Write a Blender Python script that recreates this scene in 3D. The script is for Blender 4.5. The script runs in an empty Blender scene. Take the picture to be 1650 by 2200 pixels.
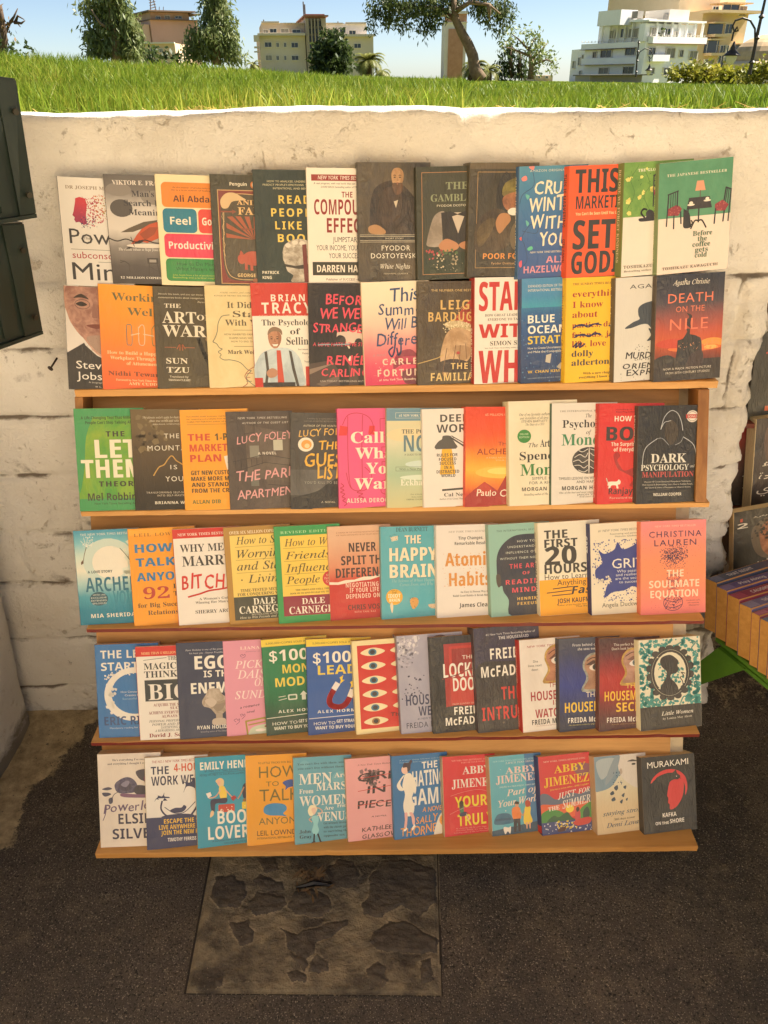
import bpy, math, random
import numpy as np
from mathutils import Vector, Matrix

# ---------------- camera, world, sun, exposure ----------------
SC = bpy.context.scene
COL = SC.collection
PITCH, ROLL, EYE, FPX = 30.4, -0.7, 1.55, 1600.0
cam = bpy.data.cameras.new('camera'); camo = bpy.data.objects.new('camera', cam); COL.objects.link(camo)
cam.sensor_fit = 'VERTICAL'; cam.sensor_height = 36.0; cam.lens = FPX/2200*36
cam.clip_start = 0.02; cam.clip_end = 3000
CR = Matrix.Rotation(math.radians(90-PITCH), 3, 'X') @ Matrix.Rotation(math.radians(ROLL), 3, 'Z')
camo.matrix_world = Matrix.Translation((0, 0, EYE)) @ CR.to_4x4()
SC.camera = camo

SUN_EL, SUN_AZ = 52.0, 75.0        # the sun stands beyond the wall, to the right
w = bpy.data.worlds.new('World'); SC.world = w; w.use_nodes = True
nt = w.node_tree; bg = nt.nodes['Background']
sky = nt.nodes.new('ShaderNodeTexSky'); sky.sky_type = 'NISHITA'; sky.sun_disc = False
sky.sun_elevation = math.radians(SUN_EL); sky.sun_rotation = math.radians(SUN_AZ)
sky.air_density = 0.6; sky.dust_density = 0.35; sky.ozone_density = 0.5; sky.altitude = 20
nt.links.new(sky.outputs[0], bg.inputs[0]); bg.inputs[1].default_value = 0.05
sun = bpy.data.lights.new('sun', 'SUN'); suno = bpy.data.objects.new('sun', sun); COL.objects.link(suno)
sun.energy = 5.0; sun.angle = math.radians(0.5); sun.color = (1.0, 0.925, 0.82)
_e, _a = math.radians(SUN_EL), math.radians(SUN_AZ)
SUND = Vector((math.sin(_a)*math.cos(_e), math.cos(_a)*math.cos(_e), math.sin(_e)))
suno.rotation_euler = SUND.to_track_quat('Z', 'Y').to_euler()
SC.view_settings.view_transform = 'Standard'; SC.view_settings.look = 'None'; SC.view_settings.gamma = 1
SC.view_settings.exposure = 1.62
SC.cycles.max_bounces = 8; SC.cycles.diffuse_bounces = 5; SC.cycles.transparent_max_bounces = 12
SC.cycles.caustics_reflective = False; SC.cycles.caustics_refractive = False

# ---------------- helpers ----------------
def ray(px, py):
    return (CR @ Vector(((px-825)/FPX, (1100-py)/FPX, -1.0))).normalized()
CAM = Vector((0, 0, EYE))
def at_d(px, py, D):
    d = ray(px, py); return CAM + d*(D/d.y)
def at_z(px, py, z):
    d = ray(px, py); return CAM + d*((z-EYE)/d.z)
def lin(h):
    if len(h) == 3: h = ''.join(c*2 for c in h)
    c = [int(h[i:i+2], 16)/255 for i in (0, 2, 4)]
    return tuple((x/12.92 if x <= .04045 else ((x+.055)/1.055)**2.4) for x in c) + (1,)
class NT:
    def __init__(s, name):
        s.m = bpy.data.materials.new(name); s.m.use_nodes = True; s.t = s.m.node_tree
        s.b = s.t.nodes['Principled BSDF']
    def n(s, typ, **k):
        x = s.t.nodes.new('ShaderNode'+typ)
        for a, v in k.items(): setattr(x, a, v)
        return x
    def l(s, a, b): s.t.links.new(a, b)
    def coord(s, scale=(1, 1, 1), rot=(0, 0, 0), out='Object'):
        tc = s.n('TexCoord'); mp = s.n('Mapping'); s.l(tc.outputs[out], mp.inputs[0])
        mp.inputs['Scale'].default_value = scale; mp.inputs['Rotation'].default_value = rot
        return mp.outputs[0]
    def noise(s, vec, scale, detail=4, rough=.55, dist=0):
        x = s.n('TexNoise'); s.l(vec, x.inputs['Vector']); x.inputs['Scale'].default_value = scale
        x.inputs['Detail'].default_value = detail; x.inputs['Roughness'].default_value = rough
        x.inputs['Distortion'].default_value = dist
        return x.outputs[0]
    def ramp(s, fac, stops, interp='LINEAR'):
        r = s.n('ValToRGB'); s.l(fac, r.inputs[0]); e = r.color_ramp.elements; r.color_ramp.interpolation = interp
        while len(e) < len(stops): e.new(.5)
        for i, (p, c) in enumerate(stops):
            e[i].position = p; e[i].color = lin(c) if isinstance(c, str) else (c if len(c) == 4 else (*c, 1))
        return r.outputs[0]
    def mix(s, fac, a, b, typ='MIX'):
        x = s.n('Mix', data_type='RGBA', blend_type=typ)
        for v, i in ((fac, 0), (a, 6), (b, 7)):
            if isinstance(v, (int, float)): x.inputs[i].default_value = v
            elif isinstance(v, str): x.inputs[i].default_value = lin(v)
            elif isinstance(v, tuple): x.inputs[i].default_value = v
            else: s.l(v, x.inputs[i])
        return x.outputs[2]
    def math(s, op, a, b=0.0, clamp=False):
        x = s.n('Math', operation=op); x.use_clamp = clamp
        for v, i in ((a, 0), (b, 1)):
            if isinstance(v, (int, float)): x.inputs[i].default_value = v
            else: s.l(v, x.inputs[i])
        return x.outputs[0]
    def bump(s, h, strength, dist, normal=None):
        x = s.n('Bump'); s.l(h, x.inputs['Height']); x.inputs['Strength'].default_value = strength
        x.inputs['Distance'].default_value = dist
        if normal is not None: s.l(normal, x.inputs['Normal'])
        return x.outputs[0]
    def set(s, **k):
        for a, v in k.items():
            a = a.replace('_', ' ')
            i = s.b.inputs[a]
            if isinstance(v, (int, float)): i.default_value = v
            elif isinstance(v, str): i.default_value = lin(v)
            elif isinstance(v, tuple): i.default_value = v
            else: s.l(v, i)
        return s
def simple(name, col, rough=.7, col2=None, scale=8, bump=0, bscale=60, metal=0, coat=0, bdist=.004):
    m = NT(name); v = m.coord()
    if col2: m.set(Base_Color=m.mix(m.ramp(m.noise(v, scale, 6, .65), [(.35, (0, 0, 0, 1)), (.65, (1, 1, 1, 1))]), col, col2))
    else: m.set(Base_Color=col)
    m.set(Roughness=rough, Metallic=metal, Coat_Weight=coat)
    if bump: m.set(Normal=m.bump(m.noise(v, bscale, 6, .6), bump, bdist))
    return m.m

def mesh_obj(name, verts, faces, mats, parent=None, mi=None, smooth=False, loc=None):
    me = bpy.data.meshes.new(name)
    if isinstance(verts, np.ndarray) and isinstance(faces, np.ndarray):
        nv, nf, k = len(verts), len(faces), faces.shape[1]
        me.vertices.add(nv); me.vertices.foreach_set('co', np.ascontiguousarray(verts, dtype=np.float32).ravel())
        me.loops.add(nf*k); me.loops.foreach_set('vertex_index', np.ascontiguousarray(faces, dtype=np.int32).ravel())
        me.polygons.add(nf)
        me.polygons.foreach_set('loop_start', np.arange(0, nf*k, k, dtype=np.int32))
        me.polygons.foreach_set('loop_total', np.full(nf, k, dtype=np.int32))
        me.update(calc_edges=True)
    else:
        me.from_pydata([tuple(v) for v in verts], [], [tuple(f) for f in faces])
    if not isinstance(mats, (list, tuple)): mats = [mats]
    for m in mats: me.materials.append(m)
    if mi is not None: me.polygons.foreach_set('material_index', np.asarray(mi, dtype=np.int32))
    if smooth: me.polygons.foreach_set('use_smooth', np.ones(len(me.polygons), dtype=bool))
    me.update()
    o = bpy.data.objects.new(name, me); COL.objects.link(o)
    if parent: o.parent = parent
    if loc is not None: o.location = loc
    return o
def tag(o, label=None, cat=None, group=None, kind=None):
    for k, v in (('label', label), ('category', cat), ('group', group), ('kind', kind)):
        if v: o[k] = v
    return o
def empty(name, loc=(0, 0, 0), rz=0, mat=None):
    o = bpy.data.objects.new(name, None); COL.objects.link(o); o.empty_display_size = .05
    if mat is not None: o.matrix_world = mat
    else: o.location = loc; o.rotation_euler = (0, 0, rz)
    return o

class MB:
    """collects shapes into one mesh"""
    def __init__(s): s.v = []; s.f = []; s.mi = []
    def add(s, vs, fs, mi=0):
        b = len(s.v); s.v += [tuple(v) for v in vs]; s.f += [tuple(i+b for i in f) for f in fs]; s.mi += [mi]*len(fs); return s
    def box(s, x0, x1, y0, y1, z0, z1, mi=0, bev=0.0, M=None):
        if bev <= 0:
            vs = [(x, y, z) for x in (x0, x1) for y in (y0, y1) for z in (z0, z1)]
            fs = [(0, 1, 3, 2), (4, 6, 7, 5), (0, 4, 5, 1), (2, 3, 7, 6), (0, 2, 6, 4), (1, 5, 7, 3)]
        else:
            b = bev; vs = []; fs = []
            for sx, x in ((0, x0), (1, x1)):
                for sy, y in ((0, y0), (1, y1)):
                    for sz, z in ((0, z0), (1, z1)):
                        ix = x+b if not sx else x-b; iy = y+b if not sy else y-b; iz = z+b if not sz else z-b
                        vs += [(x, iy, iz), (ix, y, iz), (ix, iy, z)]
            def I(sx, sy, sz, k): return (sx*4+sy*2+sz)*3+k
            fs += [(I(0,0,0,0), I(0,0,1,0), I(0,1,1,0), I(0,1,0,0)), (I(1,0,0,0), I(1,1,0,0), I(1,1,1,0), I(1,0,1,0)),
                   (I(0,0,0,1), I(1,0,0,1), I(1,0,1,1), I(0,0,1,1)), (I(0,1,0,1), I(0,1,1,1), I(1,1,1,1), I(1,1,0,1)),
                   (I(0,0,0,2), I(0,1,0,2), I(1,1,0,2), I(1,0,0,2)), (I(0,0,1,2), I(1,0,1,2), I(1,1,1,2), I(0,1,1,2))]
            for a in (0, 1):
                for c in (0, 1):
                    fs.append((I(a,c,0,0), I(a,c,0,1), I(a,c,1,1), I(a,c,1,0)))
                    fs.append((I(a,0,c,0), I(a,0,c,2), I(a,1,c,2), I(a,1,c,0)))
                    fs.append((I(0,a,c,1), I(0,a,c,2), I(1,a,c,2), I(1,a,c,1)))
                    for d in (0, 1): fs.append((I(a,c,d,0), I(a,c,d,1), I(a,c,d,2)))
        if M is not None: vs = [M @ Vector(v) for v in vs]
        return s.add(vs, fs, mi)
    def tube(s, pts, rad, n=8, mi=0, cap=True):
        pts = [Vector(p) for p in pts]
        if not isinstance(rad, (list, tuple)): rad = [rad]*len(pts)
        vs = []; fs = []
        for i, p in enumerate(pts):
            t = (pts[min(i+1, len(pts)-1)]-pts[max(i-1, 0)]).normalized()
            a = t.cross(Vector((0.13, 1, 0.07)));
            if a.length < .1: a = t.cross(Vector((1, 0, 0)))
            a.normalize(); b = t.cross(a)
            for k in range(n):
                an = 2*math.pi*k/n; vs.append(p+(a*math.cos(an)+b*math.sin(an))*rad[i])
        for i in range(len(pts)-1):
            for k in range(n): fs.append((i*n+k, i*n+(k+1) % n, (i+1)*n+(k+1) % n, (i+1)*n+k))
        if cap: fs += [tuple(range(n))[::-1], tuple((len(pts)-1)*n+k for k in range(n))]
        return s.add(vs, fs, mi)
    def lathe(s, c, prof, n=16, mi=0):
        vs = [(c[0]+r*math.cos(2*math.pi*k/n), c[1]+r*math.sin(2*math.pi*k/n), c[2]+z) for r, z in prof for k in range(n)]
        fs = [(i*n+k, i*n+(k+1) % n, (i+1)*n+(k+1) % n, (i+1)*n+k) for i in range(len(prof)-1) for k in range(n)]
        return s.add(vs, fs, mi)
    def prism(s, poly, M, d, mi=0):
        """poly 2D in local xz, extruded along local +y by d"""
        n = len(poly); vs = [M @ Vector((p[0], 0, p[1])) for p in poly]+[M @ Vector((p[0], d, p[1])) for p in poly]
        fs = [tuple(range(n)), tuple(range(2*n-1, n-1, -1))]+[(i, i+n, (i+1) % n+n, (i+1) % n) for i in range(n)]
        return s.add(vs, fs, mi)
    def build(s, name, mats, parent=None, smooth=False, loc=None):
        return mesh_obj(name, s.v, s.f, mats, parent, s.mi, smooth, loc)

def hashn(ix, iy, seed):
    h = (ix.astype(np.int64)*374761393 + iy.astype(np.int64)*668265263 + seed*1442695041) & 0xffffffff
    h = ((h ^ (h >> 13))*1274126177) & 0xffffffff
    return ((h ^ (h >> 16)) & 0xffff)/65535.0
def vnoise(x, y, seed=0):
    xi = np.floor(x); yi = np.floor(y); fx = x-xi; fy = y-yi
    fx = fx*fx*(3-2*fx); fy = fy*fy*(3-2*fy); xi = xi.astype(int); yi = yi.astype(int)
    a = hashn(xi, yi, seed); b = hashn(xi+1, yi, seed); c = hashn(xi, yi+1, seed); d = hashn(xi+1, yi+1, seed)
    return (a+(b-a)*fx)*(1-fy)+(c+(d-c)*fx)*fy
def fbm(x, y, o=4, seed=0):
    r = 0; a = .5; t = 0
    for i in range(o):
        r = r+a*vnoise(x, y, seed+i*17); t += a; a *= .5; x = x*2.03+3.1; y = y*2.03+1.7
    return r/t
def sstep(a, b, x):
    t = np.clip((x-a)/(b-a), 0, 1); return t*t*(3-2*t)
def grid_faces(nu, nv):
    i = np.arange(nu-1)[:, None]*nv+np.arange(nv-1)[None, :]
    i = i.ravel(); return np.stack([i, i+nv, i+nv+1, i+1], 1)
# ---------------- ground, wall, rack ----------------
WALL_D = 1.55
def make_ground():
    m = NT('asphalt'); v = m.coord()
    n1 = m.noise(v, 3.2, 6, .6); n2 = m.noise(v, 190, 3, .75); n3 = m.noise(v, 16, 7, .72); n4 = m.noise(v, 330, 2, .6)
    c = m.mix(m.ramp(n1, [(.3, (0, 0, 0, 1)), (.7, (1, 1, 1, 1))]), '37312b', '5e5347')
    c = m.mix(m.math('MULTIPLY', m.ramp(n3, [(.48, (0, 0, 0, 1)), (.72, (1, 1, 1, 1))]), .6), c, '7a6b55')
    c = m.mix(m.ramp(n4, [(.60, (0, 0, 0, 1)), (.68, (1, 1, 1, 1))]), c, 'a89a84')
    c = m.mix(m.ramp(n2, [(.36, (1, 1, 1, 1)), (.46, (0, 0, 0, 1))]), c, '131110')
    # pale cement dust lying along the foot of the wall on the left
    at = m.n('Attribute', attribute_name='dust'); 
    d = m.math('ADD', at.outputs['Fac'], m.math('MULTIPLY', m.math('SUBTRACT', n3, .5), .9))
    d = m.math('ADD', d, m.math('MULTIPLY', m.math('SUBTRACT', n2, .5), .35))
    dm = m.ramp(d, [(.44, (0, 0, 0, 1)), (.54, (1, 1, 1, 1))])
    c = m.mix(dm, c, m.mix(m.ramp(m.noise(v, 30, 5, .7), [(.35, (0, 0, 0, 1)), (.65, (1, 1, 1, 1))]), '87775a', 'c0ac86'))
    m.set(Base_Color=c, Roughness=m.ramp(n1, [(.3, (.55, .55, .55, 1)), (.7, (.85, .85, .85, 1))]))
    bh = m.math('ADD', m.math('MULTIPLY', n2, .7), m.math('MULTIPLY', n3, 1.2))
    m.set(Normal=m.bump(bh, 1.0, .006))
    xs = np.concatenate([[-400, -60, -12, -4], np.arange(-1.7, 1.7, .02), [4, 12, 60, 400]])
    ys = np.concatenate([[-400, -60, -12, -5, -2], np.arange(-.6, 1.75, .02), [3]])
    X, Y = np.meshgrid(xs, ys, indexing='ij')
    Z = (fbm(X*3, Y*3, 4, 5)-.5)*.012
    edge = np.minimum(1, sstep(1.7, 1.3, np.abs(X)) + 0)
    Z = Z*edge + .0
    # ramped cement fillet at the wall foot
    dust = np.zeros_like(X)
    line = [at_z(*q, 0) for q in ((0, 1831), (41, 1806), (60, 1771), (73, 1729), (86, 1691), (127, 1653), (204, 1560), (260, 1535))]
    ex_ = np.interp(Y, [q.y for q in line], [q.x for q in line])
    dust = .5+.5*np.clip((ex_-X+(fbm(X*9, Y*9, 3, 9)-.5)*.08)/.05, -1, 1)*sstep(.4, .75, Y)-.5*sstep(.75, .4, Y)
    dust = dust*.95
    foot = sstep(1.40, 1.53, Y + (fbm(X*8, Y*0, 3, 21)-.5)*.12)
    dust = np.maximum(dust, foot*.45)
    Z = Z + foot*.02*edge
    V = np.stack([X.ravel(), Y.ravel(), Z.ravel()], 1)
    o = mesh_obj('ground', V, grid_faces(len(xs), len(ys)), m.m, smooth=True)
    a = o.data.attributes.new('dust', 'FLOAT', 'POINT'); a.data.foreach_set('value', dust.ravel().astype(np.float32))
    tag(o, kind='structure')
make_ground()

def make_slab():
    # square of old cobbles set in cement inside the asphalt
    P = [at_z(x, y, .0) for x, y in ((452, 1835), (943, 1835), (951, 2143), (395, 2138))]
    m = NT('cobble_cement'); v = m.coord()
    n1 = m.noise(v, 22, 6, .7); n2 = m.noise(v, 240, 3, .7); n5 = m.noise(v, 9, 5, .6)
    c = m.mix(m.ramp(n1, [(.35, (0, 0, 0, 1)), (.65, (1, 1, 1, 1))]), '6a5f4e', '98896c')
    c = m.mix(m.ramp(n5, [(.45, (0, 0, 0, 1)), (.62, (1, 1, 1, 1))]), c, '4a4238')
    c = m.mix(m.ramp(n2, [(.62, (0, 0, 0, 1)), (.72, (1, 1, 1, 1))]), c, '94876e')
    at = m.n('Attribute', attribute_name='mortar')
    c = m.mix(m.math('MULTIPLY', m.math('MULTIPLY', at.outputs['Fac'], m.ramp(n1, [(.4, (0, 0, 0, 1)), (.6, (1, 1, 1, 1))])), .9), c, 'a8987a')
    m.set(Base_Color=c, Roughness=.85, Normal=m.bump(m.math('ADD', n1, m.math('MULTIPLY', n2, .5)), 1.0, .008))
    s = NT('cobble_stone'); v = s.coord()
    n1 = s.noise(v, 40, 6, .7); n2 = s.noise(v, 300, 3, .7)
    c = s.mix(s.ramp(n1, [(.4, (0, 0, 0, 1)), (.75, (1, 1, 1, 1))]), '463e35', '665a4a')
    c = s.mix(s.ramp(n2, [(.63, (0, 0, 0, 1)), (.72, (1, 1, 1, 1))]), c, '7d6f5c')
    s.set(Base_Color=c, Roughness=.7, Normal=s.bump(s.math('ADD', n1, n2), .7, .004))
    g = simple('slab_groove', '2e2924', .9)
    NU, NV = 230, 180
    U, V_ = np.meshgrid(np.linspace(0, 1, NU), np.linspace(0, 1, NV), indexing='ij')
    def bil(u, v):
        a = np.array(P[0])*(1-u)[..., None]+np.array(P[1])*u[..., None]
        b = np.array(P[3])*(1-u)[..., None]+np.array(P[2])*u[..., None]
        return a*(1-v)[..., None]+b*v[..., None]
    B = bil(U, V_)
    # stones traced in photo pixels: polygons turned into a relief
    def zc(x, y): return (300+x/2.0625, 1800+y/2.0625)
    ST = [[(335,180),(400,170),(470,200),(475,260),(440,310),(360,320),(315,270)],
          [(500,190),(540,165),(640,205),(640,240),(540,235)],
          [(480,300),(520,250),(640,265),(655,300),(600,340),(500,345)],
          [(660,300),(690,245),(760,235),(840,270),(850,330),(790,360),(690,350)],
          [(820,150),(880,105),(950,115),(980,170),(950,230),(860,230)],
          [(1020,180),(1080,110),(1200,105),(1310,150),(1318,290),(1250,345),(1160,310),(1070,360),(990,345),(985,300),(1015,270)],
          [(1010,470),(1040,420),(1110,370),(1200,380),(1260,430),(1320,450),(1320,520),(1200,515),(1060,510)],
          [(400,380),(480,372),(505,420),(500,470),(450,495),(420,450)],
          [(610,405),(700,430),(850,385),(925,365),(920,395),(840,450),(780,470),(775,520),(740,545),(655,490),(650,440)],
          [(660,530),(730,520),(740,560),(730,600),(700,560)],
          [(750,560),(790,525),(840,560),(835,600),(790,612),(745,600)],
          [(655,600),(700,585),(740,610),(725,650),(670,645)],
          [(1005,590),(1060,550),(1090,575),(1075,610),(1110,640),(1080,670),(1010,620)],
          [(1240,560),(1290,540),(1310,640),(1250,660)],
          [(620,100),(650,100),(640,122)], [(690,85),(745,85),(730,108)], [(330,640),(370,620),(372,660),(340,672)],
          [(520,100),(600,95),(620,150),(560,160)]]
    mask = np.zeros(U.shape)
    px = []
    # project grid points back to the photo's plane to compare with traced outlines (done in ground metres)
    gx, gy = B[..., 0], B[..., 1]
    wob = .006
    gx = gx+(fbm(gx*60, gy*60, 3, 3)-.5)*wob*2; gy = gy+(fbm(gx*60+9, gy*60, 3, 4)-.5)*wob*2
    for poly in ST:
        q = [at_z(*zc(*p), 0) for p in poly]; inside = np.zeros(U.shape, bool); n = len(q); dist = np.full(U.shape, 9.)
        for i in range(n):
            x0, y0, x1, y1 = q[i].x, q[i].y, q[(i+1) % n].x, q[(i+1) % n].y
            cnd = ((y0 > gy) != (y1 > gy)) & (gx < (x1-x0)*(gy-y0)/(y1-y0+1e-12)+x0); inside ^= cnd
            t = np.clip(((gx-x0)*(x1-x0)+(gy-y0)*(y1-y0))/((x1-x0)**2+(y1-y0)**2), 0, 1)
            dist = np.minimum(dist, np.hypot(gx-x0-t*(x1-x0), gy-y0-t*(y1-y0)))
        mask = np.maximum(mask, np.where(inside, .5+np.clip(dist/.012, 0, .5), .5-np.clip(dist/.012, 0, .5)))
    Z = .001+(fbm(U*30, V_*30, 4, 8)-.5)*.006+np.where(mask > .5, (mask-.5)*.006, 0)
    rim = np.minimum(np.minimum(U, 1-U)*.6, np.minimum(V_, 1-V_)*.5)
    Z = np.where(rim < .012, -.002, Z)
    B[..., 2] = Z
    F = grid_faces(NU, NV); mi = (mask.ravel()[F].mean(1) > .52).astype(int)
    rr = rim.ravel()[F].mean(1); mi = np.where((rr < .004) & (fbm(np.arange(len(rr))*.011, rr*0, 3, 5) > .36), 2, mi)
    mask2 = mi; nearm = np.clip(1-np.abs(mask-.42)/.3, 0, 1)*(mask <= .5)
    me = mesh_obj('paving', B.reshape(-1, 3)+np.array([0, 0, .005]), F, [m.m, s.m, g], mi=mask2, smooth=True)
    a_ = me.data.attributes.new('mortar', 'FLOAT', 'POINT'); a_.data.foreach_set('value', nearm.ravel().astype(np.float32))
    tag(me, kind='structure')
make_slab()

# litter on the slab
def litter():
    mb = MB(); a = at_z(636, 1908, .02); b = at_z(712, 1898, .022)
    d = (b-a); n = d.cross(Vector((0, 0, 1))).normalized()*.006
    vs = [a-n, a+n+Vector((0, 0, .006)), b+n+Vector((0, 0, .006)), b-n, a-n-Vector((0,0,.012)), b-n*1.8-Vector((0, 0, .01))]
    mb.add(vs, [(0, 1, 2, 3), (0, 3, 5, 4)]); mb.tube([a, a+d*.5+Vector((0, .004, .004)), b+Vector((0, -.004, 0))], [.004, .006, .004], 6)
    o = mb.build('plastic_strip', simple('black_plastic', '15110f', .35)); tag(o, 'bent black plastic strip lying on the cobbled square', 'litter')
    rnd = random.Random(4); mb = MB()
    for i in range(46):
        c = at_z(672+rnd.gauss(0, 16), 1890+rnd.gauss(0, 12), .018+rnd.random()*.008)
        L = rnd.uniform(.006, .018); an = rnd.uniform(0, 6.28); u = Vector((math.cos(an), math.sin(an), rnd.uniform(-.2, .5)))*L
        q = Vector((-math.sin(an), math.cos(an), rnd.uniform(-.4, .4)))*L*.22
        mb.add([c-u, c+q, c+u, c-q], [(0, 1, 2, 3)])
    o = mb.build('dry_leaves', simple('dry_leaf', '7a6040', .8, '4e3a24', 60)); tag(o, 'small heap of dry curled leaves on the cobbled square', 'leaves', kind='stuff')
litter()

def pebbles():
    rng = np.random.default_rng(9); n = 900
    X = rng.uniform(-1.3, 1.3, n); Y = rng.uniform(.6, 1.5, n); a = X < -.55
    X = np.where(rng.random(n) < .35, rng.uniform(-1.0, -.5, n), X); Y = np.where(rng.random(n) < .3, rng.normal(1.47, .05, n), Y)
    r = rng.uniform(.0007, .0026, n)*np.where(rng.random(n) < .06, 2.0, 1); V = []; F = []
    o = np.array([(1, 0, .1), (0, 1, .1), (-1, 0, .1), (0, -1, .1), (0, 0, .9), (.6, .5, .6)])
    for i in range(n):
        P = o*rng.uniform(.7, 1.2, (6, 3))*r[i]+(X[i], Y[i], .009); V.append(P); b = i*6
        F += [(b, b+1, b+5), (b+1, b+2, b+4), (b+2, b+3, b+4), (b+3, b, b+4), (b, b+5, b+4), (b+5, b+1, b+4)]
    tag(mesh_obj('grit', np.concatenate(V), F, simple('grit_stone', '8a7c66', .9, '4e453a', 300)), 'loose grit and crumbs scattered on the asphalt', 'grit', kind='stuff')
pebbles()

def wall_mat(name, a='f4f1ec', b='e6e0d6', dirt='5e4d39', kind=0):
    m = NT(name); v = m.coord()
    n1 = m.noise(v, 3, 6, .6); n2 = m.noise(v, 42, 6, .7, .4); n3 = m.noise(v, 9, 7, .72, .6)
    c = m.mix(m.ramp(n1, [(.35, (0, 0, 0, 1)), (.65, (1, 1, 1, 1))]), a, b)
    at = m.n('Attribute', attribute_name='dirt')
    d = m.math('ADD', at.outputs['Fac'], m.math('MULTIPLY', m.math('SUBTRACT', n3, .5), 1.1))
    d = m.math('ADD', d, m.math('MULTIPLY', m.math('SUBTRACT', n2, .5), .5))
    c = m.mix(m.math('MULTIPLY', m.ramp(d, [(.30, (0, 0, 0, 1)), (.62, (1, 1, 1, 1))]), .85), c, dirt)
    c = m.mix(m.math('MULTIPLY', m.ramp(m.math('ADD', n2, m.math('MULTIPLY', n3, .35)), [(.81, (0, 0, 0, 1)), (.88, (1, 1, 1, 1))]), .5), c, dirt)
    at2 = m.n('Attribute', attribute_name='rough')
    h = m.math('ADD', m.math('MULTIPLY', n2, .8), m.math('MULTIPLY', m.noise(v, 130, 5, .75), .6))
    fl = m.noise(v, 16, 8, .78, .8)
    flk = m.ramp(fl, [(.615, (0, 0, 0, 1)), (.635, (1, 1, 1, 1))])
    c = m.mix(m.math('MULTIPLY', flk, .35), c, 'b7a17c')
    h = m.math('SUBTRACT', h, m.math('MULTIPLY', flk, .22))
    m.set(Base_Color=c, Roughness=.8, Normal=m.bump(h, 1.0, .009))
    return m.m
WHITEWASH = wall_mat('whitewashed_blocks')
COURSES = [.105, .272, .453, .601, .757, .902, 1.055, 1.193, 1.336]
def make_wall():
    xs = np.arange(-1.42, 1.62, .0085)
    zs = np.arange(-.03, 1.462, .0085)
    top = [(1.470, .002), (1.477, .006), (1.482, .013), (1.485, .022), (1.487, .035), (1.486, .05), (1.484, .075), (1.48, .12), (1.45, .18)]
    X, Z = np.meshgrid(xs, np.concatenate([zs, [t[0] for t in top]]), indexing='ij')
    back = np.concatenate([np.zeros(len(zs)), [t[1] for t in top]])[None, :]
    Zw = Z+(fbm(X*2.2, Z*0+3, 3, 2)-.5)*.02+(fbm(X*14, Z*14, 3, 6)-.5)*.006     # wavering courses
    g = np.zeros_like(X); rows = np.searchsorted(np.array(COURSES), Zw[:, :])
    for c in COURSES[:]:
        wgt = (.45+.55*sstep(.75, .35, np.abs(X))) if c > 1.3 else 1.0
        wl = 1.0 if c < 1.3 else .35
        g = np.maximum(g, wl*np.exp(-np.abs((Zw-c)/.0052)**1.3))
    rnd = random.Random(7)
    for r in range(1, len(COURSES)):
        x = -1.5+rnd.uniform(0, .35)
        while x < 1.6:
            jx = x+(fbm(Z*9, Z*0+r, 2, 31)-.5)*.03
            g = np.maximum(g, .8*np.exp(-np.abs((X-jx)/.0055)**1.3)*(rows == r)); x += rnd.uniform(.33, .47)
    right = sstep(.62, .8, X)*sstep(1.3, 1.15, Z)
    y = WALL_D-.022+g*.015-(fbm(X*4, Z*4, 3, 1)-.5)*.014-(fbm(X*38, Z*38, 4, 12)-.5)*(.008+.012*right)-(fbm(X*14, Z*22, 3, 13)-.5)*.006
    y = y-right*np.maximum(0, fbm(X*75, Z*75, 2, 44)-.55)*.035
    # hollow and flaked upper arris
    lip = sstep(1.39, 1.47, Z)*(fbm(X*7, Z*9, 4, 55)-.42)*.022
    y = y+lip+back
    zz = Z+np.where(Z > 1.38, sstep(1.38, 1.47, Z)*((fbm(X*1.6, X*0, 3, 77)-.5)*.018+(fbm(X*12, X*0, 3, 78)-.5)*.008+.009+.004*sstep(-.2, -.7, X)-.004*sstep(.5, .9, X)), 0)
    # the wall ends on the right in a leaning quoin below z=1.17
    edge = np.interp(Z, [0, .2, .45, .666, .905, 1.15, 1.19, 1.24], [.89, .877, .850, .82, .805, .793, .83, 2.0])
    blk = (((Zw*6.7) % 1)-.5)*.02
    edge = edge+(fbm(Z*22, Z*0, 3, 66)-.5)*.022+.006*np.cos((Zw-.02)*2*math.pi/.149)
    over = np.maximum(0, X-edge+.03)
    xx = np.where(X > edge, edge-.0+.02*(1-np.exp(-(X-edge)*30)), X); yy = y+np.where(X > edge-.03, over**1.6*2.2, 0)
    V = np.stack([xx.ravel(), yy.ravel(), zz.ravel()], 1)
    o = mesh_obj('block_wall', V, grid_faces(X.shape[0], X.shape[1]), WHITEWASH, smooth=True)
    lowleft = .5*sstep(.12, .0, Z+(fbm(X*7, Z*7, 3, 91)-.5)*.2)*sstep(.2, -.5, X)
    corner = sstep(-.86, -1.0, X+(fbm(X*9, Z*9, 3, 92)-.5)*.09+Z*.12)*.4
    joints = g*np.clip((fbm(X*12, Z*12, 3, 93)-.36)*4, 0, 1)*1.0*(Z < 1.3)
    patch = np.clip(fbm(X*6, Z*11, 4, 94)-.60, 0, 1)*2.6*sstep(.1, -.5, X)*(Z < 1.3)
    cols = 0
    for (px, py, r, s) in ((300, 1020, .04, .8), (150, 1240, .02, .5), (110, 1080, .02, .5), (200, 520, .03, .45), (1110, 270, .012, .35)):
        p = at_d(px, py, WALL_D); cols = cols+s*np.exp(-(((X-p.x)/r)**2+((Z-p.z)/(r*1.6))**2))
    dirt = np.clip(np.maximum.reduce([lowleft, corner, joints, patch])+cols*.6, 0, 1.2)
    a = o.data.attributes.new('dirt', 'FLOAT', 'POINT'); a.data.foreach_set('value', dirt.ravel().astype(np.float32))
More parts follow.
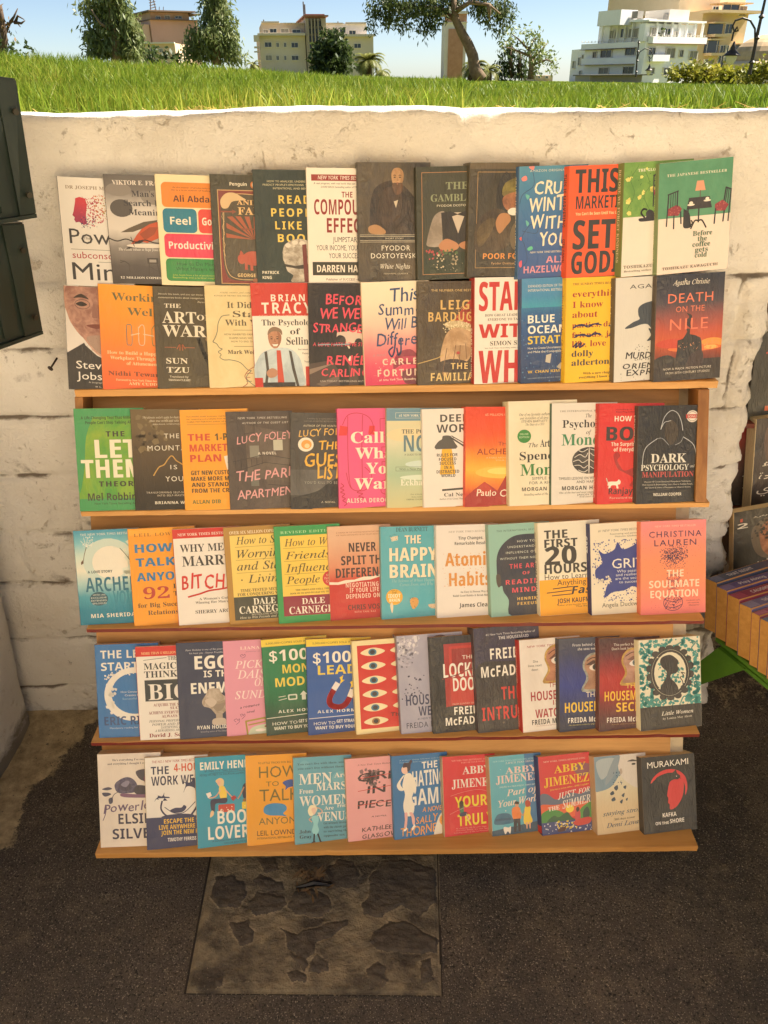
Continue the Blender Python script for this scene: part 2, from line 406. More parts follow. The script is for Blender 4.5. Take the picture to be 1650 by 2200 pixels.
    tag(o, 'long whitewashed block wall with a thick plastered cap holding back the lawn', 'wall')
make_wall()

def side_pillar():
    # pale plastered flank that runs toward the viewer at the far left
    ys = np.linspace(.3, 1.50, 90); zs = np.linspace(-.02, .95, 70)
    Y, Z = np.meshgrid(ys, zs, indexing='ij')
    X = -.995+Z*.115+(fbm(Y*6, Z*6, 4, 41)-.5)*.02+(fbm(Y*40, Z*40, 3, 42)-.5)*.005-sstep(1.485, 1.50, Y)*.01
    X = X+sstep(1.0, .4, Y)*.0
    n = len(ys)*len(zs)
    V = np.stack([X.ravel(), (Y-(Z*.02)).ravel(), Z.ravel()], 1)
    V2 = V.copy(); V2[:, 0] = -1.32
    F = grid_faces(90, 70)
    rim = [i*70+69 for i in range(90)]; end = [89*70+j for j in range(70)]
    F2 = [(rim[i], rim[i+1], rim[i+1]+n, rim[i]+n) for i in range(89)]+[(end[j], end[j+1], end[j+1]+n, end[j]+n) for j in range(69)]
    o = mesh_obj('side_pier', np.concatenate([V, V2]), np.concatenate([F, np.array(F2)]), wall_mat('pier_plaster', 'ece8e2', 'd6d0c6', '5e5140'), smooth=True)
    d = np.concatenate([(.8*sstep(.15, .0, Z)).ravel(), np.zeros(n)])
    a = o.data.attributes.new('dirt', 'FLOAT', 'POINT'); a.data.foreach_set('value', d.astype(np.float32))
    tag(o, 'low grey plastered pier at the far left with a dark gap behind it', 'pier')
side_pillar()

# ---- alcove to the right of the wall's end ----
mb = MB(); mb.box(.70, 2.6, 2.25, 2.4, -.02, 1.40); mb.box(2.3, 2.45, .6, 2.25, -.02, 1.40)
o = mb.build('alcove_wall', simple('alcove_plaster', 'cbbfa9', .85, 'a3947a', 4, .5, 30)); tag(o, 'pale plain wall at the back of the recess on the right', 'wall')

# ---- wood ----
def wood(name, c1, c2, c3, rough=.5, axis=0, edge=None, coat=.15):
    m = NT(name); sc = [1, 1, 1]; sc[axis] = .07
    v = m.coord(tuple(sc)); n = m.noise(v, 38, 6, .65, 1.2); n2 = m.noise(v, 9, 4, .6, .6); n3 = m.noise(m.coord(), 2.5, 3)
    c = m.mix(m.ramp(n, [(.32, (0, 0, 0, 1)), (.68, (1, 1, 1, 1))]), c1, c2)
    c = m.mix(m.math('MULTIPLY', m.ramp(n2, [(.52, (0, 0, 0, 1)), (.62, (1, 1, 1, 1))]), .5), c, c3)
    c = m.mix(m.math('MULTIPLY', m.ramp(n3, [(.4, (0, 0, 0, 1)), (.7, (1, 1, 1, 1))]), .3), c, c3)
    if edge:   # red paint worn off along the arris
        e = m.noise(m.coord((.25, 1, 1)), 90, 5, .7)
        c = m.mix(m.ramp(e, [(.60, (0, 0, 0, 1)), (.66, (1, 1, 1, 1))]), edge, c)
    m.set(Base_Color=c, Roughness=rough, Coat_Weight=coat, Coat_Roughness=.3, Normal=m.bump(n, .25, .002)); return m.m
PLY = wood('plywood', 'ae7c3c', 'c99652', '875826')
PINE = wood('varnished_pine', 'c48c48', 'dca864', '9c6c32')
REDWOOD = wood('red_painted_edge', '7a2014', '5e1810', 'b98955', edge='6e1c12')
POSTM = simple('pale_post_paint', 'd3c6ad', .7, 'b9a98c', 12, .3, 80)
SH = []   # shelf front edge points
for (xl, yl, xr, yr) in ((159, 838, 1544, 819), (173, 1100, 1525, 1080), (185, 1352, 1514, 1333), (195, 1596, 1504, 1577), (204, 1835, 1500, 1819)):
    z = {838: 1.014, 1100: .7916, 1352: .5692, 1596: .3389, 1835: .130}[yl]
    SH.append((at_z(xl, yl, z), at_z(xr, yr, z), z))
LEAN = math.atan2(SH[0][0].y-SH[4][0].y+SH[0][1].y-SH[4][1].y, 2*(SH[0][2]-SH[4][2]))
def front_d(z, x=0):
    L = (SH[0][0].y+SH[0][1].y)/2; B = (SH[4][0].y+SH[4][1].y)/2
    return B+(L-B)*(z-SH[4][2])/(SH[0][2]-SH[4][2])
def make_rack():
    r = empty('book_rack', (0, 1.2, 0)); off = Vector((0, -1.2, 0))
    tag(r, 'leaning wooden rack of five ledges carrying rows of paperbacks', 'rack')
    TH = [.0145, .0105, .009, .009, .0145]
    for i, (a, b, z) in enumerate(SH):
        dep = .075 if i else .13
        if i == 4: dep = .075
        q = b-a; mb = MB(); n = 60; vs = []
        rnd = random.Random(i)
        for k in range(n+1):
            p = a+q*k/n; ch = rnd.random()*.0012+(rnd.random() < .06)*.002
            t = TH[i]
            vs += [(p.x, p.y+ch, z-.0008), (p.x, p.y+.0014+ch*2, z), (p.x, p.y+dep, z), (p.x, p.y+dep, z-t), (p.x, p.y+ch*.5, z-t)]
        fs = []; mi = []
        for k in range(n):
            for j in range(5):
                fs.append((k*5+j, (k+1)*5+j, (k+1)*5+(j+1) % 5, k*5+(j+1) % 5)); mi.append(1 if j in (4,) and i in (2, 3) else 0)
        fs += [(0, 1, 2, 3, 4), tuple(n*5+j for j in (4, 3, 2, 1, 0))]; mi += [0, 0]
        mesh_obj('ledge', [Vector(v)+off for v in vs], fs, [PINE, REDWOOD], r, mi)
    # back board parallel to the front line
    xl, xr = -.618, .615
    for z0, z1 in ((SH[4][2]-.0, SH[3][2]-.010), (SH[3][2]+.001, SH[2][2]-.010), (SH[2][2]+.001, SH[1][2]-.012), (SH[1][2]+.001, SH[0][2]-.016)):
        mb = MB(); d0 = front_d(z0)+.060; d1 = front_d(z1)+.060; t = .010
        mb.add([(xl, d0-1.2, z0), (xr, d0-1.2, z0), (xr, d1-1.2, z1), (xl, d1-1.2, z1), (xl, d0+t-1.2, z0), (xr, d0+t-1.2, z0), (xr, d1+t-1.2, z1), (xl, d1+t-1.2, z1)],
               [(0, 1, 2, 3), (5, 4, 7, 6), (0, 4, 5, 1), (3, 2, 6, 7), (0, 3, 7, 4), (1, 5, 6, 2)])
        mb.build('back_board', PLY, r)
    # side boards of the top bay
    for s, xx in ((0, -.618), (1, .656)):
        z0, z1 = SH[1][2]+.002, SH[0][2]-.0155
        mb = MB(); x0, x1 = (xx, xx+.016) if s == 0 else (xx-.022, xx)
        f0, f1 = front_d(z0)-1.2+.004, front_d(z1)-1.2+.004
        dd = .055 if s else .07
        mb.add([(x0, f0, z0), (x1, f0, z0), (x1, f1, z1), (x0, f1, z1), (x0, f0+dd, z0), (x1, f0+dd, z0), (x1, f1+dd, z1), (x0, f1+dd, z1)],
               [(0, 1, 2, 3), (5, 4, 7, 6), (0, 4, 5, 1), (3, 2, 6, 7), (0, 3, 7, 4), (1, 5, 6, 2)])
        mb.build('side_board', wood('side_wood%d' % s, '96632e', 'b27d42', '774a20', axis=2), r)
    # pale upright behind on the right, plain one on the left
    for xx, ww in ((.617, .03), (-.60, .02)):
        mb = MB(); z1 = SH[0][2]-.03; z0 = SH[4][2]-.01; pts = [(front_d(z0)+.072-1.2, z0), (front_d(z1)+.072-1.2, z1)]
        (ya, za), (yb, zb) = pts
        mb.add([(xx, ya, za), (xx+ww, ya, za), (xx+ww, yb, zb), (xx, yb, zb), (xx, ya+.03, za), (xx+ww, ya+.03, za), (xx+ww, yb+.03, zb), (xx, yb+.03, zb)],
               [(0, 1, 2, 3), (5, 4, 7, 6), (0, 4, 5, 1), (3, 2, 6, 7), (0, 3, 7, 4), (1, 5, 6, 2)])
        mb.build('upright', POSTM, r)
    for xx in (-.5, .46):
        MB().box(xx, xx+.04, .0, .03, 0, SH[4][2]-.016).build('leg', PINE, r)
    # block that lifts the topmost row
    mb = MB(); mb.box(-.60, .66, 1.475-1.2, 1.516-1.2, 1.0, 1.196); mb.build('riser', PLY, r)
make_rack()

def nail():
    p = at_d(120, 772, 1.52); mb = MB(); q = p+Vector((-.006, -.02, -.012)); mb.tube([p+Vector((.006, .03, .012)), q], .0022, 6); mb.tube([q, q+Vector((-.001, -.002, -.001))], .006, 8)
    tag(mb.build('nail', simple('rusty_nail', '2c1f18', .6)), 'thick dark nail sticking out of the whitewashed wall', 'nail')
nail()

# ---- two dark green wooden cases hanging at the left ----
GREEN = NT('dark_green_paint'); _v = GREEN.coord()
_n = GREEN.noise(_v, 14, 7, .7); _n2 = GREEN.noise(GREEN.coord((1, 1, .12)), 60, 5, .6)
GREEN.set(Base_Color=GREEN.mix(GREEN.ramp(_n, [(.68, (0, 0, 0, 1)), (.74, (1, 1, 1, 1))]), GREEN.mix(_n2, '14201a', '26322a'), '6a7668'),
          Roughness=GREEN.ramp(_n, [(.3, (.3, .3, .3, 1)), (.7, (.6, .6, .6, 1))]), Normal=GREEN.bump(_n2, .35, .002))
def green_case(pts, th, zname, label):
    """pts: far top, far bottom, near bottom, near top as world points of the visible leaf"""
    r = empty('shutter_case', pts[1]); o0 = Vector(pts[1]); tag(r, label, 'wooden case', 'dark green cases at the left')
    P = [Vector(p)-o0 for p in pts]; n = (P[3]-P[0]).cross(P[1]-P[0]).normalized()
    if n.x > 0: n = -n
    def quad(q, d0, d1, name, mat):
        mb = MB(); vs = [a+n*d0 for a in q]+[a+n*d1 for a in q]
        mb.add(vs, [(0, 1, 2, 3), (7, 6, 5, 4), (0, 4, 5, 1), (1, 5, 6, 2), (2, 6, 7, 3), (3, 7, 4, 0)]); return mb.build(name, mat, r)
    def lerp(a, b, t): return a+(b-a)*t
    def sub(u0, u1, v0, v1):
        f = lambda u, v: lerp(lerp(P[0], P[3], u), lerp(P[1], P[2], u), v)
        return [f(u0, v0), f(u0, v1), f(u1, v1), f(u1, v0)]
    quad(sub(0, 1, 0, 1), .0, th, 'panel', GREEN.m)
    quad(sub(0, .30, 0, .965), -.006, -.0005, 'stile', GREEN.m)
    quad(sub(.42, .62, .02, .93), -.006, -.0005, 'board', GREEN.m)
    quad(sub(0, 1, .97, 1.0), -.007, -.0005, 'bottom_rail', GREEN.m)
    quad(sub(0, 1, -.012, .0), -.003, th, 'top_rail', GREEN.m)
    sm = simple('stud_metal'+zname, '4a463c', .4, metal=.8)
    for v in (.2, .8):
        q = sub(.1, .14, v, v+.03); c = (q[0]+q[2])/2-n*.012; MB().tube([c, c-n*.004], .005, 8).build('stud', sm, r)
def cpt(px, py, D): return at_d(px, py, D)
zb = cpt(88, 716, 1.40).z; 
fb = cpt(88, 716, 1.40); ft = cpt(46, 480, 1.40); ft.z = ft.z
nb = at_z(-40, 762, fb.z); nt_ = nb.copy(); nt_.z = ft.z+.01
green_case([Vector((ft.x, ft.y, ft.z)), fb, nb, Vector((nb.x, nb.y, ft.z+.012))], .06, 'a', 'lower dark green wooden case, scuffed, hanging by the wall at far left')
fb = cpt(75, 466, 1.36); ft = cpt(30, 172, 1.36)
nb = at_z(-40, 486, fb.z); 
green_case([ft, fb, nb, Vector((nb.x, nb.y, ft.z+.012))], .06, 'b', 'upper dark green wooden case reaching above the wall top at far left')
# ---------------- lawn ----------------
def lawn_z(X, Y):
    u = X/np.maximum(Y, .5)
    hill = .098*sstep(.12, -.45, u)*sstep(1.75, 3.4, Y)
    far = -.0125*np.clip((u+.12)/.52, 0, 1.3)*np.maximum(0, Y-1.9)
    return 1.470+hill+far+(fbm(X*1.7, Y*1.7, 3, 120)-.5)*.02-.02*sstep(30, 80, Y)+.002*sstep(2.0, 1.62, Y)
def make_lawn():
    m = NT('lawn_soil'); v = m.coord(); n = m.noise(v, 7, 6, .7); n2 = m.noise(v, 90, 4, .7)
    c = m.mix(n2, '3e4a1c', '66702c'); c = m.mix(m.ramp(n, [(.4, (0, 0, 0, 1)), (.7, (1, 1, 1, 1))]), c, '7a7c36')
    at = m.n('Attribute', attribute_name='bare'); c = m.mix(at.outputs['Fac'], c, 'cdb489')
    m.set(Base_Color=c, Roughness=1.0, Normal=m.bump(n2, .8, .02))
    ys = np.concatenate([np.arange(1.62, 6, .06), np.geomspace(6, 600, 60)]); us = np.linspace(-1.6, 1.6, 150)
    U, Y = np.meshgrid(us, ys, indexing='ij'); X = U*np.maximum(Y, 1.62)*1.0
    Z = lawn_z(X, Y)
    V = np.stack([X.ravel(), Y.ravel(), Z.ravel()], 1)
    o = mesh_obj('lawn_ground', V, grid_faces(len(us), len(ys)), m.m, smooth=True)
    pc = at_z(1345, 190, 1.455); pc2 = at_z(1400, 198, 1.455)
    bare = sstep(1.25, .8, np.hypot((X-pc.x)/.33, (Y-pc.y)/.55)+(fbm(X*6, Y*6, 3, 5)-.5)*.6)
    a = o.data.attributes.new('bare', 'FLOAT', 'POINT'); a.data.foreach_set('value', bare.ravel().astype(np.float32))
    tag(o, kind='structure')
    return pc
PC = make_lawn()
def blade_mat(name, a, b, c):
    m = NT(name); g = m.n('NewGeometry')
    rr_ = m.math('ADD', m.math('MULTIPLY', g.outputs['Random Per Island'], .6), m.math('MULTIPLY', m.ramp(m.noise(m.coord(), 2.6, 4, .6), [(.38, (0, 0, 0, 1)), (.64, (1, 1, 1, 1))]), .4))
    col = m.ramp(rr_, [(0, a), (.55, b), (1, c)])
    m.set(Base_Color=col, Roughness=.5, Specular_IOR_Level=.35)
    tr = m.n('BsdfTranslucent'); m.l(col, tr.inputs[0]); mx = m.n('MixShader'); mx.inputs[0].default_value = .38
    out = m.t.nodes['Material Output']; m.l(m.b.outputs[0], mx.inputs[1]); m.l(tr.outputs[0], mx.inputs[2]); m.l(mx.outputs[0], out.inputs[0])
    return m.m
def make_grass():
    rng = np.random.default_rng(3); parts = []
    for (y0, y1, n, h0, h1, wd) in ((1.645, 2.3, 40000, .03, .08, .0017), (2.3, 3.6, 44000, .035, .08, .0025), (3.6, 7, 40000, .04, .08, .0050), (7, 16, 30000, .04, .085, .011), (16, 40, 16000, .05, .09, .028)):
        t = rng.random(n); Y = y0+(y1-y0)*t; X = (rng.random(n)*1.5-.75)*Y*1.0
        if y0 < 2: Y = np.where(rng.random(n) < .4, 1.645+rng.random(n)**1.6*.25, Y)
        bare = np.hypot((X-PC.x)/.33, (Y-PC.y)/.55)+(fbm(X*6, Y*6, 3, 5)-.5)*.6 < 1.0
        keep = ~bare; X, Y = X[keep], Y[keep]; n = len(X)
        Z = lawn_z(X, Y)-.004
        tall = .55+.75*fbm(X*2.3, Y*2.3, 3, 60); tall *= np.where(X/Y > .1, .72, 1.05)
        h = (h0+(h1-h0)*rng.random(n)**.7)*tall; an = rng.random(n)*6.283; le = rng.random(n)**1.3*.75*h
        if y0 < 2:   # laid-over straw at the very edge
            ed = (Y < 1.70) & (rng.random(n) < .5); h = np.where(ed, h*.5, h); le = np.where(ed, le*2.0, le)
        dx, dy = np.cos(an), np.sin(an); fa = rng.random(n)*6.283; wx, wy = np.cos(fa)*wd, np.sin(fa)*wd*.4
        wmul = .7+.7*rng.random(n); wx, wy = wx*wmul, wy*wmul
        B = np.stack([X, Y, Z], 1); mid = B+np.stack([dx*le*.3, dy*le*.3, h*.6], 1); tip = B+np.stack([dx*le, dy*le, h], 1)
        W = np.stack([wx, wy, np.zeros(n)], 1)
        V = np.stack([B-W, B+W, mid+W*.8, mid-W*.8, tip], 1)
        parts.append(V.reshape(-1, 3))
    V = np.concatenate(parts); n = len(V)//5; b = np.arange(n)[:, None]*5
    F = np.concatenate([b+np.array([[0, 1, 2]]), b+np.array([[0, 2, 3]]), b+np.array([[3, 2, 4]])])
    o = mesh_obj('grass', V, F, blade_mat('grass_blades', '52721a', '7e942c', 'b0ac4c'))
    tag(o, 'bright green sunlit grass growing up to the wall edge', 'grass', kind='stuff')
    # dry straw at the edge
    n = 700; X = rng.random(n)*2.3-1.0; X = np.where(rng.random(n) < .5, rng.normal(-.32, .06, n), X); X = np.where(rng.random(n) < .25, rng.normal(.14, .12, n), X)
    Y = 1.60+rng.random(n)*.10; Z = lawn_z(X, Y)+.006
    an = rng.random(n)*6.283; L = .02+.04*rng.random(n); D = np.stack([np.cos(an)*L, np.sin(an)*L*.5, rng.random(n)*.02], 1); W = np.stack([0*L, 0*L+.0005, 0*L+.0009], 1)
    B = np.stack([X, Y, Z], 1); V = np.stack([B-W, B+W, B+D+W*.4, B+D-W*.4], 1).reshape(-1, 3); F = np.arange(n*4).reshape(-1, 4)
    tag(mesh_obj('straw', V, F, simple('dry_straw', 'c8a860', .8)), 'dry straw-coloured grass stems caught along the wall top', 'straw', kind='stuff')
make_grass()

# ---------------- trees ----------------
def leaf_mat(name, a, b, c): return blade_mat(name, a, b, c)
LM = {'euc': leaf_mat('eucalyptus_leaf', '5c6a3e', '7c8650', '9c9a6a'), 'dark': leaf_mat('dark_leaf', '2e3c20', '46542c', '5e6a3a'),
      'pine': leaf_mat('pine_leaf', '3c4a28', '586434', '6e7446'), 'light': leaf_mat('light_leaf', '6a7c40', '8a9458', 'a8a870'), 'hedge': leaf_mat('hedge_leaf', '5a6420', '8a8a2c', 'b8ac48'), 'palm': leaf_mat('palm_leaf', '56602c', '7a7c3c', '9a9450')}
BARK = simple('bark', '6a5440', .9, '8a745a', 14, .6, 40); BARKD = simple('dark_bark', '4a3a2c', .9, '64503c', 14, .6, 40)
def crown(name, clumps, nper, leaf, mat, parent, seed, aspect=2.4, droop=.5, off=Vector((0, 0, 0))):
    rng = np.random.default_rng(seed); P = []
    for (c, r) in clumps:
        r = np.array(r if hasattr(r, '__len__') else (r, r, r)); n = max(20, int(nper*(r[0]*r[2])/(1.0)))
        d = rng.normal(size=(n, 3)); d /= np.linalg.norm(d, axis=1)[:, None]; rad = rng.random(n)**.45
        p = np.array(c)-np.array(off)+d*rad[:, None]*r
        # knots of leaves: gather toward random sub-centres, leaving gaps
        k = max(3, n//26); idx = rng.integers(0, k, n); sub = p[:k][idx]
        p = sub*.72+p*.28+rng.normal(size=(n, 3))*leaf*.8
        P.append(p)
    P = np.concatenate(P); n = len(P)
    a = rng.normal(size=(n, 3)); a[:, 2] -= droop*1.5; a /= np.linalg.norm(a, axis=1)[:, None]
    b = np.cross(a, rng.normal(size=(n, 3))); b /= np.linalg.norm(b, axis=1)[:, None]
    s = leaf*(.6+.8*rng.random(n))[:, None]
    V = np.stack([P, P+a*s*.5+b*s/aspect*.5, P+a*s, P+a*s*.5-b*s/aspect*.5], 1).reshape(-1, 3)
    return mesh_obj(name, V, np.arange(n*4).reshape(-1, 4), mat, parent)
def tree(label, cat, D, base, clumps, mat, leaf, nper, trunk=None, trad=.12, bark=None, seed=1, asp=2.4, droop=.5, limbs=None, name='tree', group=None, depth=1.0):
    """positions in photo pixels at distance D: clumps (x,y,rx,ry)"""
    B = at_d(base[0], base[1], D); root = empty(name, B); tag(root, label, cat, group)
    k = (at_d(base[0]+50, base[1], D)-at_d(base[0]-50, base[1], D)).length/100
    rnd = random.Random(seed); cl = []
    for (x, y, rx, ry) in clumps:
        p = at_d(x, y, D); p.y += rnd.uniform(-.5, .5)*rx*k*depth
        cl.append((p, (rx*k, rx*k*.9, ry*k)))
    crown('crown', cl, nper/(1.0), leaf, mat, root, seed, asp, droop, B)
    mb = MB()
    if trunk:
        pts = [at_d(x, y, D)-B for x, y in trunk]; n = len(pts)
        mb.tube(pts, [trad*(1-.62*i/(n-1)) for i in range(n)], 9)
    for lb in (limbs or []):
        pts = [at_d(x, y, D+dd)-B for x, y, dd in lb]; n = len(pts)
        mb.tube(pts, [trad*.38*(1-.75*i/(n-1)) for i in range(n)], 6)
    if mb.v: mb.build('trunk', bark or BARK, root, smooth=True)
    return root
tree('tall airy eucalyptus with drooping grey-green foliage, leftmost of the two tall trees', 'tree', 24, (250, 135),
     [(195, 10, 22, 26), (228, -8, 32, 22), (215, 40, 30, 24), (255, 20, 26, 26), (205, 75, 26, 22), (240, 66, 32, 26), (272, 45, 22, 26), (285, 80, 20, 24), (225, 100, 34, 22), (262, 105, 34, 22), (292, 112, 18, 16), (205, 112, 18, 14), (250, -30, 30, 20)],
     LM['euc'], .15, 5200, [(250, 140), (252, 90), (240, 50), (238, 10), (243, -40)], .16, BARK, 11, 3.2, 1.0,
     [[(252, 95, 0), (275, 70, .3), (288, 50, .4)], [(246, 70, 0), (215, 50, -.3), (196, 20, -.3)], [(240, 30, 0), (262, 10, .2)], [(252, 110, 0), (220, 100, .2), (202, 90, .3)]], 'eucalyptus_tree', 'tall eucalyptus trees')
tree('tall tapering eucalyptus, right of the pinkish block', 'tree', 26, (465, 138),
     [(452, 0, 20, 24), (470, 12, 24, 24), (448, 38, 24, 22), (480, 45, 24, 26), (460, 70, 32, 22), (492, 78, 22, 24), (430, 72, 20, 18), (415, 90, 16, 18), (445, 105, 36, 20), (488, 108, 30, 20), (418, 112, 20, 14), (508, 118, 16, 14), (462, -26, 16, 16)],
     LM['euc'], .15, 5200, [(465, 140), (464, 80), (462, 30), (460, -30)], .15, BARK, 12, 3.2, 1.0,
     [[(464, 90, 0), (440, 78, .2), (420, 76, .2)], [(463, 60, 0), (482, 40, -.2)], [(465, 110, 0), (495, 95, .2)]], 'eucalyptus_tree', 'tall eucalyptus trees')
tree('dark rounded tree in front of the cream apartment block', 'tree', 30, (711, 160),
     [(711, 88, 20, 18), (698, 110, 24, 20), (726, 108, 22, 20), (712, 125, 36, 20), (690, 135, 20, 16), (735, 136, 20, 14), (714, 146, 32, 12)],
     LM['dark'], .18, 4500, [(711, 165), (711, 100)], .2, BARKD, 13, 2.0, .1)
tree('bare-branched brown tree cut off by the left edge of the photo', 'tree', 20, (4, 125),
     [(4, 40, 12, 18), (-4, 70, 16, 20), (10, 62, 10, 12)], simple('brown_leaf', '7a5c34', .8, '5a4a2c', 20), .12, 700, [(6, 130), (8, 80), (4, 40), (0, 10)], .10, BARKD, 14, 2.4, .4,
     [[(8, 80, 0), (22, 48, .2), (34, 46, .3), (44, 58, .3)], [(22, 48, .2), (30, 36, .2), (38, 18, .2)], [(30, 48, .2), (46, 50, .2), (54, 44, .2)], [(34, 46, .3), (38, 34, .2), (52, 42, .2)]])
tree('leaning tree with a bare curved trunk and a dark overhanging canopy in the centre', 'tree', 15, (1022, 168),
     [(812, 15, 26, 26), (845, 2, 36, 26), (835, 40, 24, 20), (880, 15, 34, 28), (868, 48, 16, 14), (915, 5, 32, 30), (925, 42, 26, 18), (912, 62, 18, 12), (945, 18, 24, 26), (975, -6, 30, 20), (1020, -2, 30, 22), (1045, 18, 30, 26), (1078, 12, 20, 26), (1075, 45, 14, 22), (1052, 48, 12, 14), (1090, 35, 10, 14), (800, 55, 10, 10), (950, -30, 60, 18), (860, -30, 50, 18), (1040, -30, 40, 16)],
     LM['pine'], .075, 9000, [(1034, 172), (1020, 150), (1016, 120), (1006, 95), (992, 70), (980, 45), (976, 20), (974, -15)], .115, BARK, 15, 3.0, .9,
     [[(980, 45, 0), (950, 20, .3), (915, 15, .4), (870, 20, .5), (830, 25, .4)], [(978, 25, 0), (1010, 5, -.3), (1050, 10, -.3), (1075, 30, -.3)], [(950, 20, .3), (930, 40, .2)], [(1050, 10, -.3), (1052, 45, -.2)]], depth=.8)
tree('spiky dark conifer, taller one of the pair beside the leaning tree', 'tree', 28, (1097, 168),
     [(1097, 92, 4, 12), (1096, 108, 9, 14), (1093, 125, 14, 14), (1088, 145, 20, 14), (1085, 158, 26, 10)], LM['dark'], .17, 2300, [(1097, 168), (1097, 95)], .1, BARKD, 16, 3, .6, group='dark conifers')
tree('small dark conifer, right one of the pair beside the leaning tree', 'tree', 28, (1117, 168),
     [(1117, 108, 5, 12), (1119, 125, 9, 12), (1120, 142, 13, 12), (1118, 156, 18, 10)], LM['dark'], .17, 2300, [(1117, 168), (1117, 110)], .1, BARKD, 17, 3, .6, group='dark conifers')
tree('thin light-leaved tree showing sky through its crown', 'tree', 26, (1140, 168),
     [(1100, 70, 16, 12), (1130, 78, 22, 14), (1160, 80, 20, 16), (1145, 105, 26, 18), (1172, 110, 20, 18), (1185, 130, 14, 16), (1155, 135, 26, 16), (1075, 100, 10, 10), (1140, 152, 24, 10), (1180, 150, 10, 10), (1095, 90, 12, 10)],
     LM['light'], .11, 1500, [(1140, 170), (1142, 135), (1135, 100)], .10, BARK, 18, 2.4, .4,
     [[(1142, 130, 0), (1165, 105, .2), (1178, 90, .2)], [(1138, 110, 0), (1115, 85, .2), (1098, 72, .2)], [(1142, 140, 0), (1175, 128, -.2), (1188, 135, -.2)], [(1138, 105, 0), (1150, 80, 0)], [(1138, 120, 0), (1100, 105, .2), (1078, 100, .2)]])
def palm(x, y, D, h, n, L, label, seed, spread=1.0):
    B = at_d(x, y, D); root = empty('palm_tree', B); tag(root, label, 'palm', 'palms beyond the lawn'); rnd = random.Random(seed)
    k = (at_d(x+50, y, D)-at_d(x-50, y, D)).length/100; H = h*k; L = L*k
    MB().tube([(0, 0, -.4), (0, 0, H*.5), (0, 0, H)], [.16, .14, .13], 9).build('trunk', BARKD, root)
    vs = []; fs = []
    for i in range(n):
        az = rnd.uniform(0, 6.283); el = rnd.uniform(.05, 1.35); d = Vector((math.cos(az), math.sin(az), 0)); pts = []
        p = Vector((0, 0, H)); e = el; seg = L*rnd.uniform(.8, 1.1)/9
        for s in range(10):
            pts.append(p.copy()); p = p+(d*math.cos(e)+Vector((0, 0, math.sin(e))))*seg; e -= .22*spread
        for s in range(1, 10):
            t = (pts[s]-pts[s-1]).normalized(); side = t.cross(Vector((0, 0, 1))).normalized(); ll = L*.22*math.sin(math.pi*(s/10)**.7)+.03
            for q in (0, .33, .66):
                b0 = pts[s-1].lerp(pts[s], q)
                for sg in (-1, 1):
                    tip = b0+side*sg*ll+t*ll*.7-Vector((0, 0, ll*.35)); b = len(vs); wv = t*.022*L
                    vs += [b0-wv, b0+wv, tip]; fs.append((b, b+1, b+2))
    mesh_obj('crown', vs, fs, LM['palm'], root)
palm(792, 172, 34, 32, 34, 46, 'palm in front of the right end of the cream apartment block', 3)
palm(1016, 172, 22, 22, 26, 40, 'short palm at the foot of the leaning trunk', 5)
palm(1046, 176, 24, 20, 20, 36, 'low palm just right of the leaning trunk', 8)
palm(820, 178, 40, 20, 16, 30, 'small low palm right of the cream block', 9)
palm(545, 150, 34, 8, 14, 22, 'small palm crown peeking over the grass left of the cream block', 12)

def shrub(label, D, boxes, mat, leaf, nper, seed, name='shrub', cat='shrub', group=None):
    B = at_d(boxes[0][0], boxes[0][1]+boxes[0][3], D); root = empty(name, B); tag(root, label, cat, group)
    k = (at_d(boxes[0][0]+50, boxes[0][1], D)-at_d(boxes[0][0]-50, boxes[0][1], D)).length/100
    cl = [(at_d(x, y, D), (rx*k, rx*k, ry*k)) for x, y, rx, ry in boxes]
    crown('foliage', cl, nper, leaf, mat, root, seed, 1.8, 0, B)
shrub('long clipped yellow-green hedge behind the lawn at the right', 14, [(1450, 160, 22, 9), (1485, 154, 26, 13), (1525, 156, 28, 14), (1560, 158, 24, 14), (1600, 162, 26, 12), (1500, 168, 50, 8), (1570, 168, 50, 8)], LM['hedge'], .07, 16000, 21, 'hedge', 'hedge')
shrub('rounded yellowish shrub in front of the hedge at the right edge', 12, [(1625, 155, 22, 12), (1650, 150, 24, 16), (1610, 168, 22, 8), (1645, 168, 30, 8)], LM['hedge'], .06, 16000, 22)
shrub('low dark bushes between the two tall eucalyptus trees', 30, [(310, 118, 18, 10), (340, 122, 24, 9), (378, 124, 20, 8), (400, 124, 16, 10)], LM['dark'], .2, 1500, 23)
shrub('low bush at the far left end of the lawn', 18, [(30, 102, 14, 8), (55, 106, 14, 6), (14, 108, 10, 8)], LM['dark'], .12, 1500, 24)

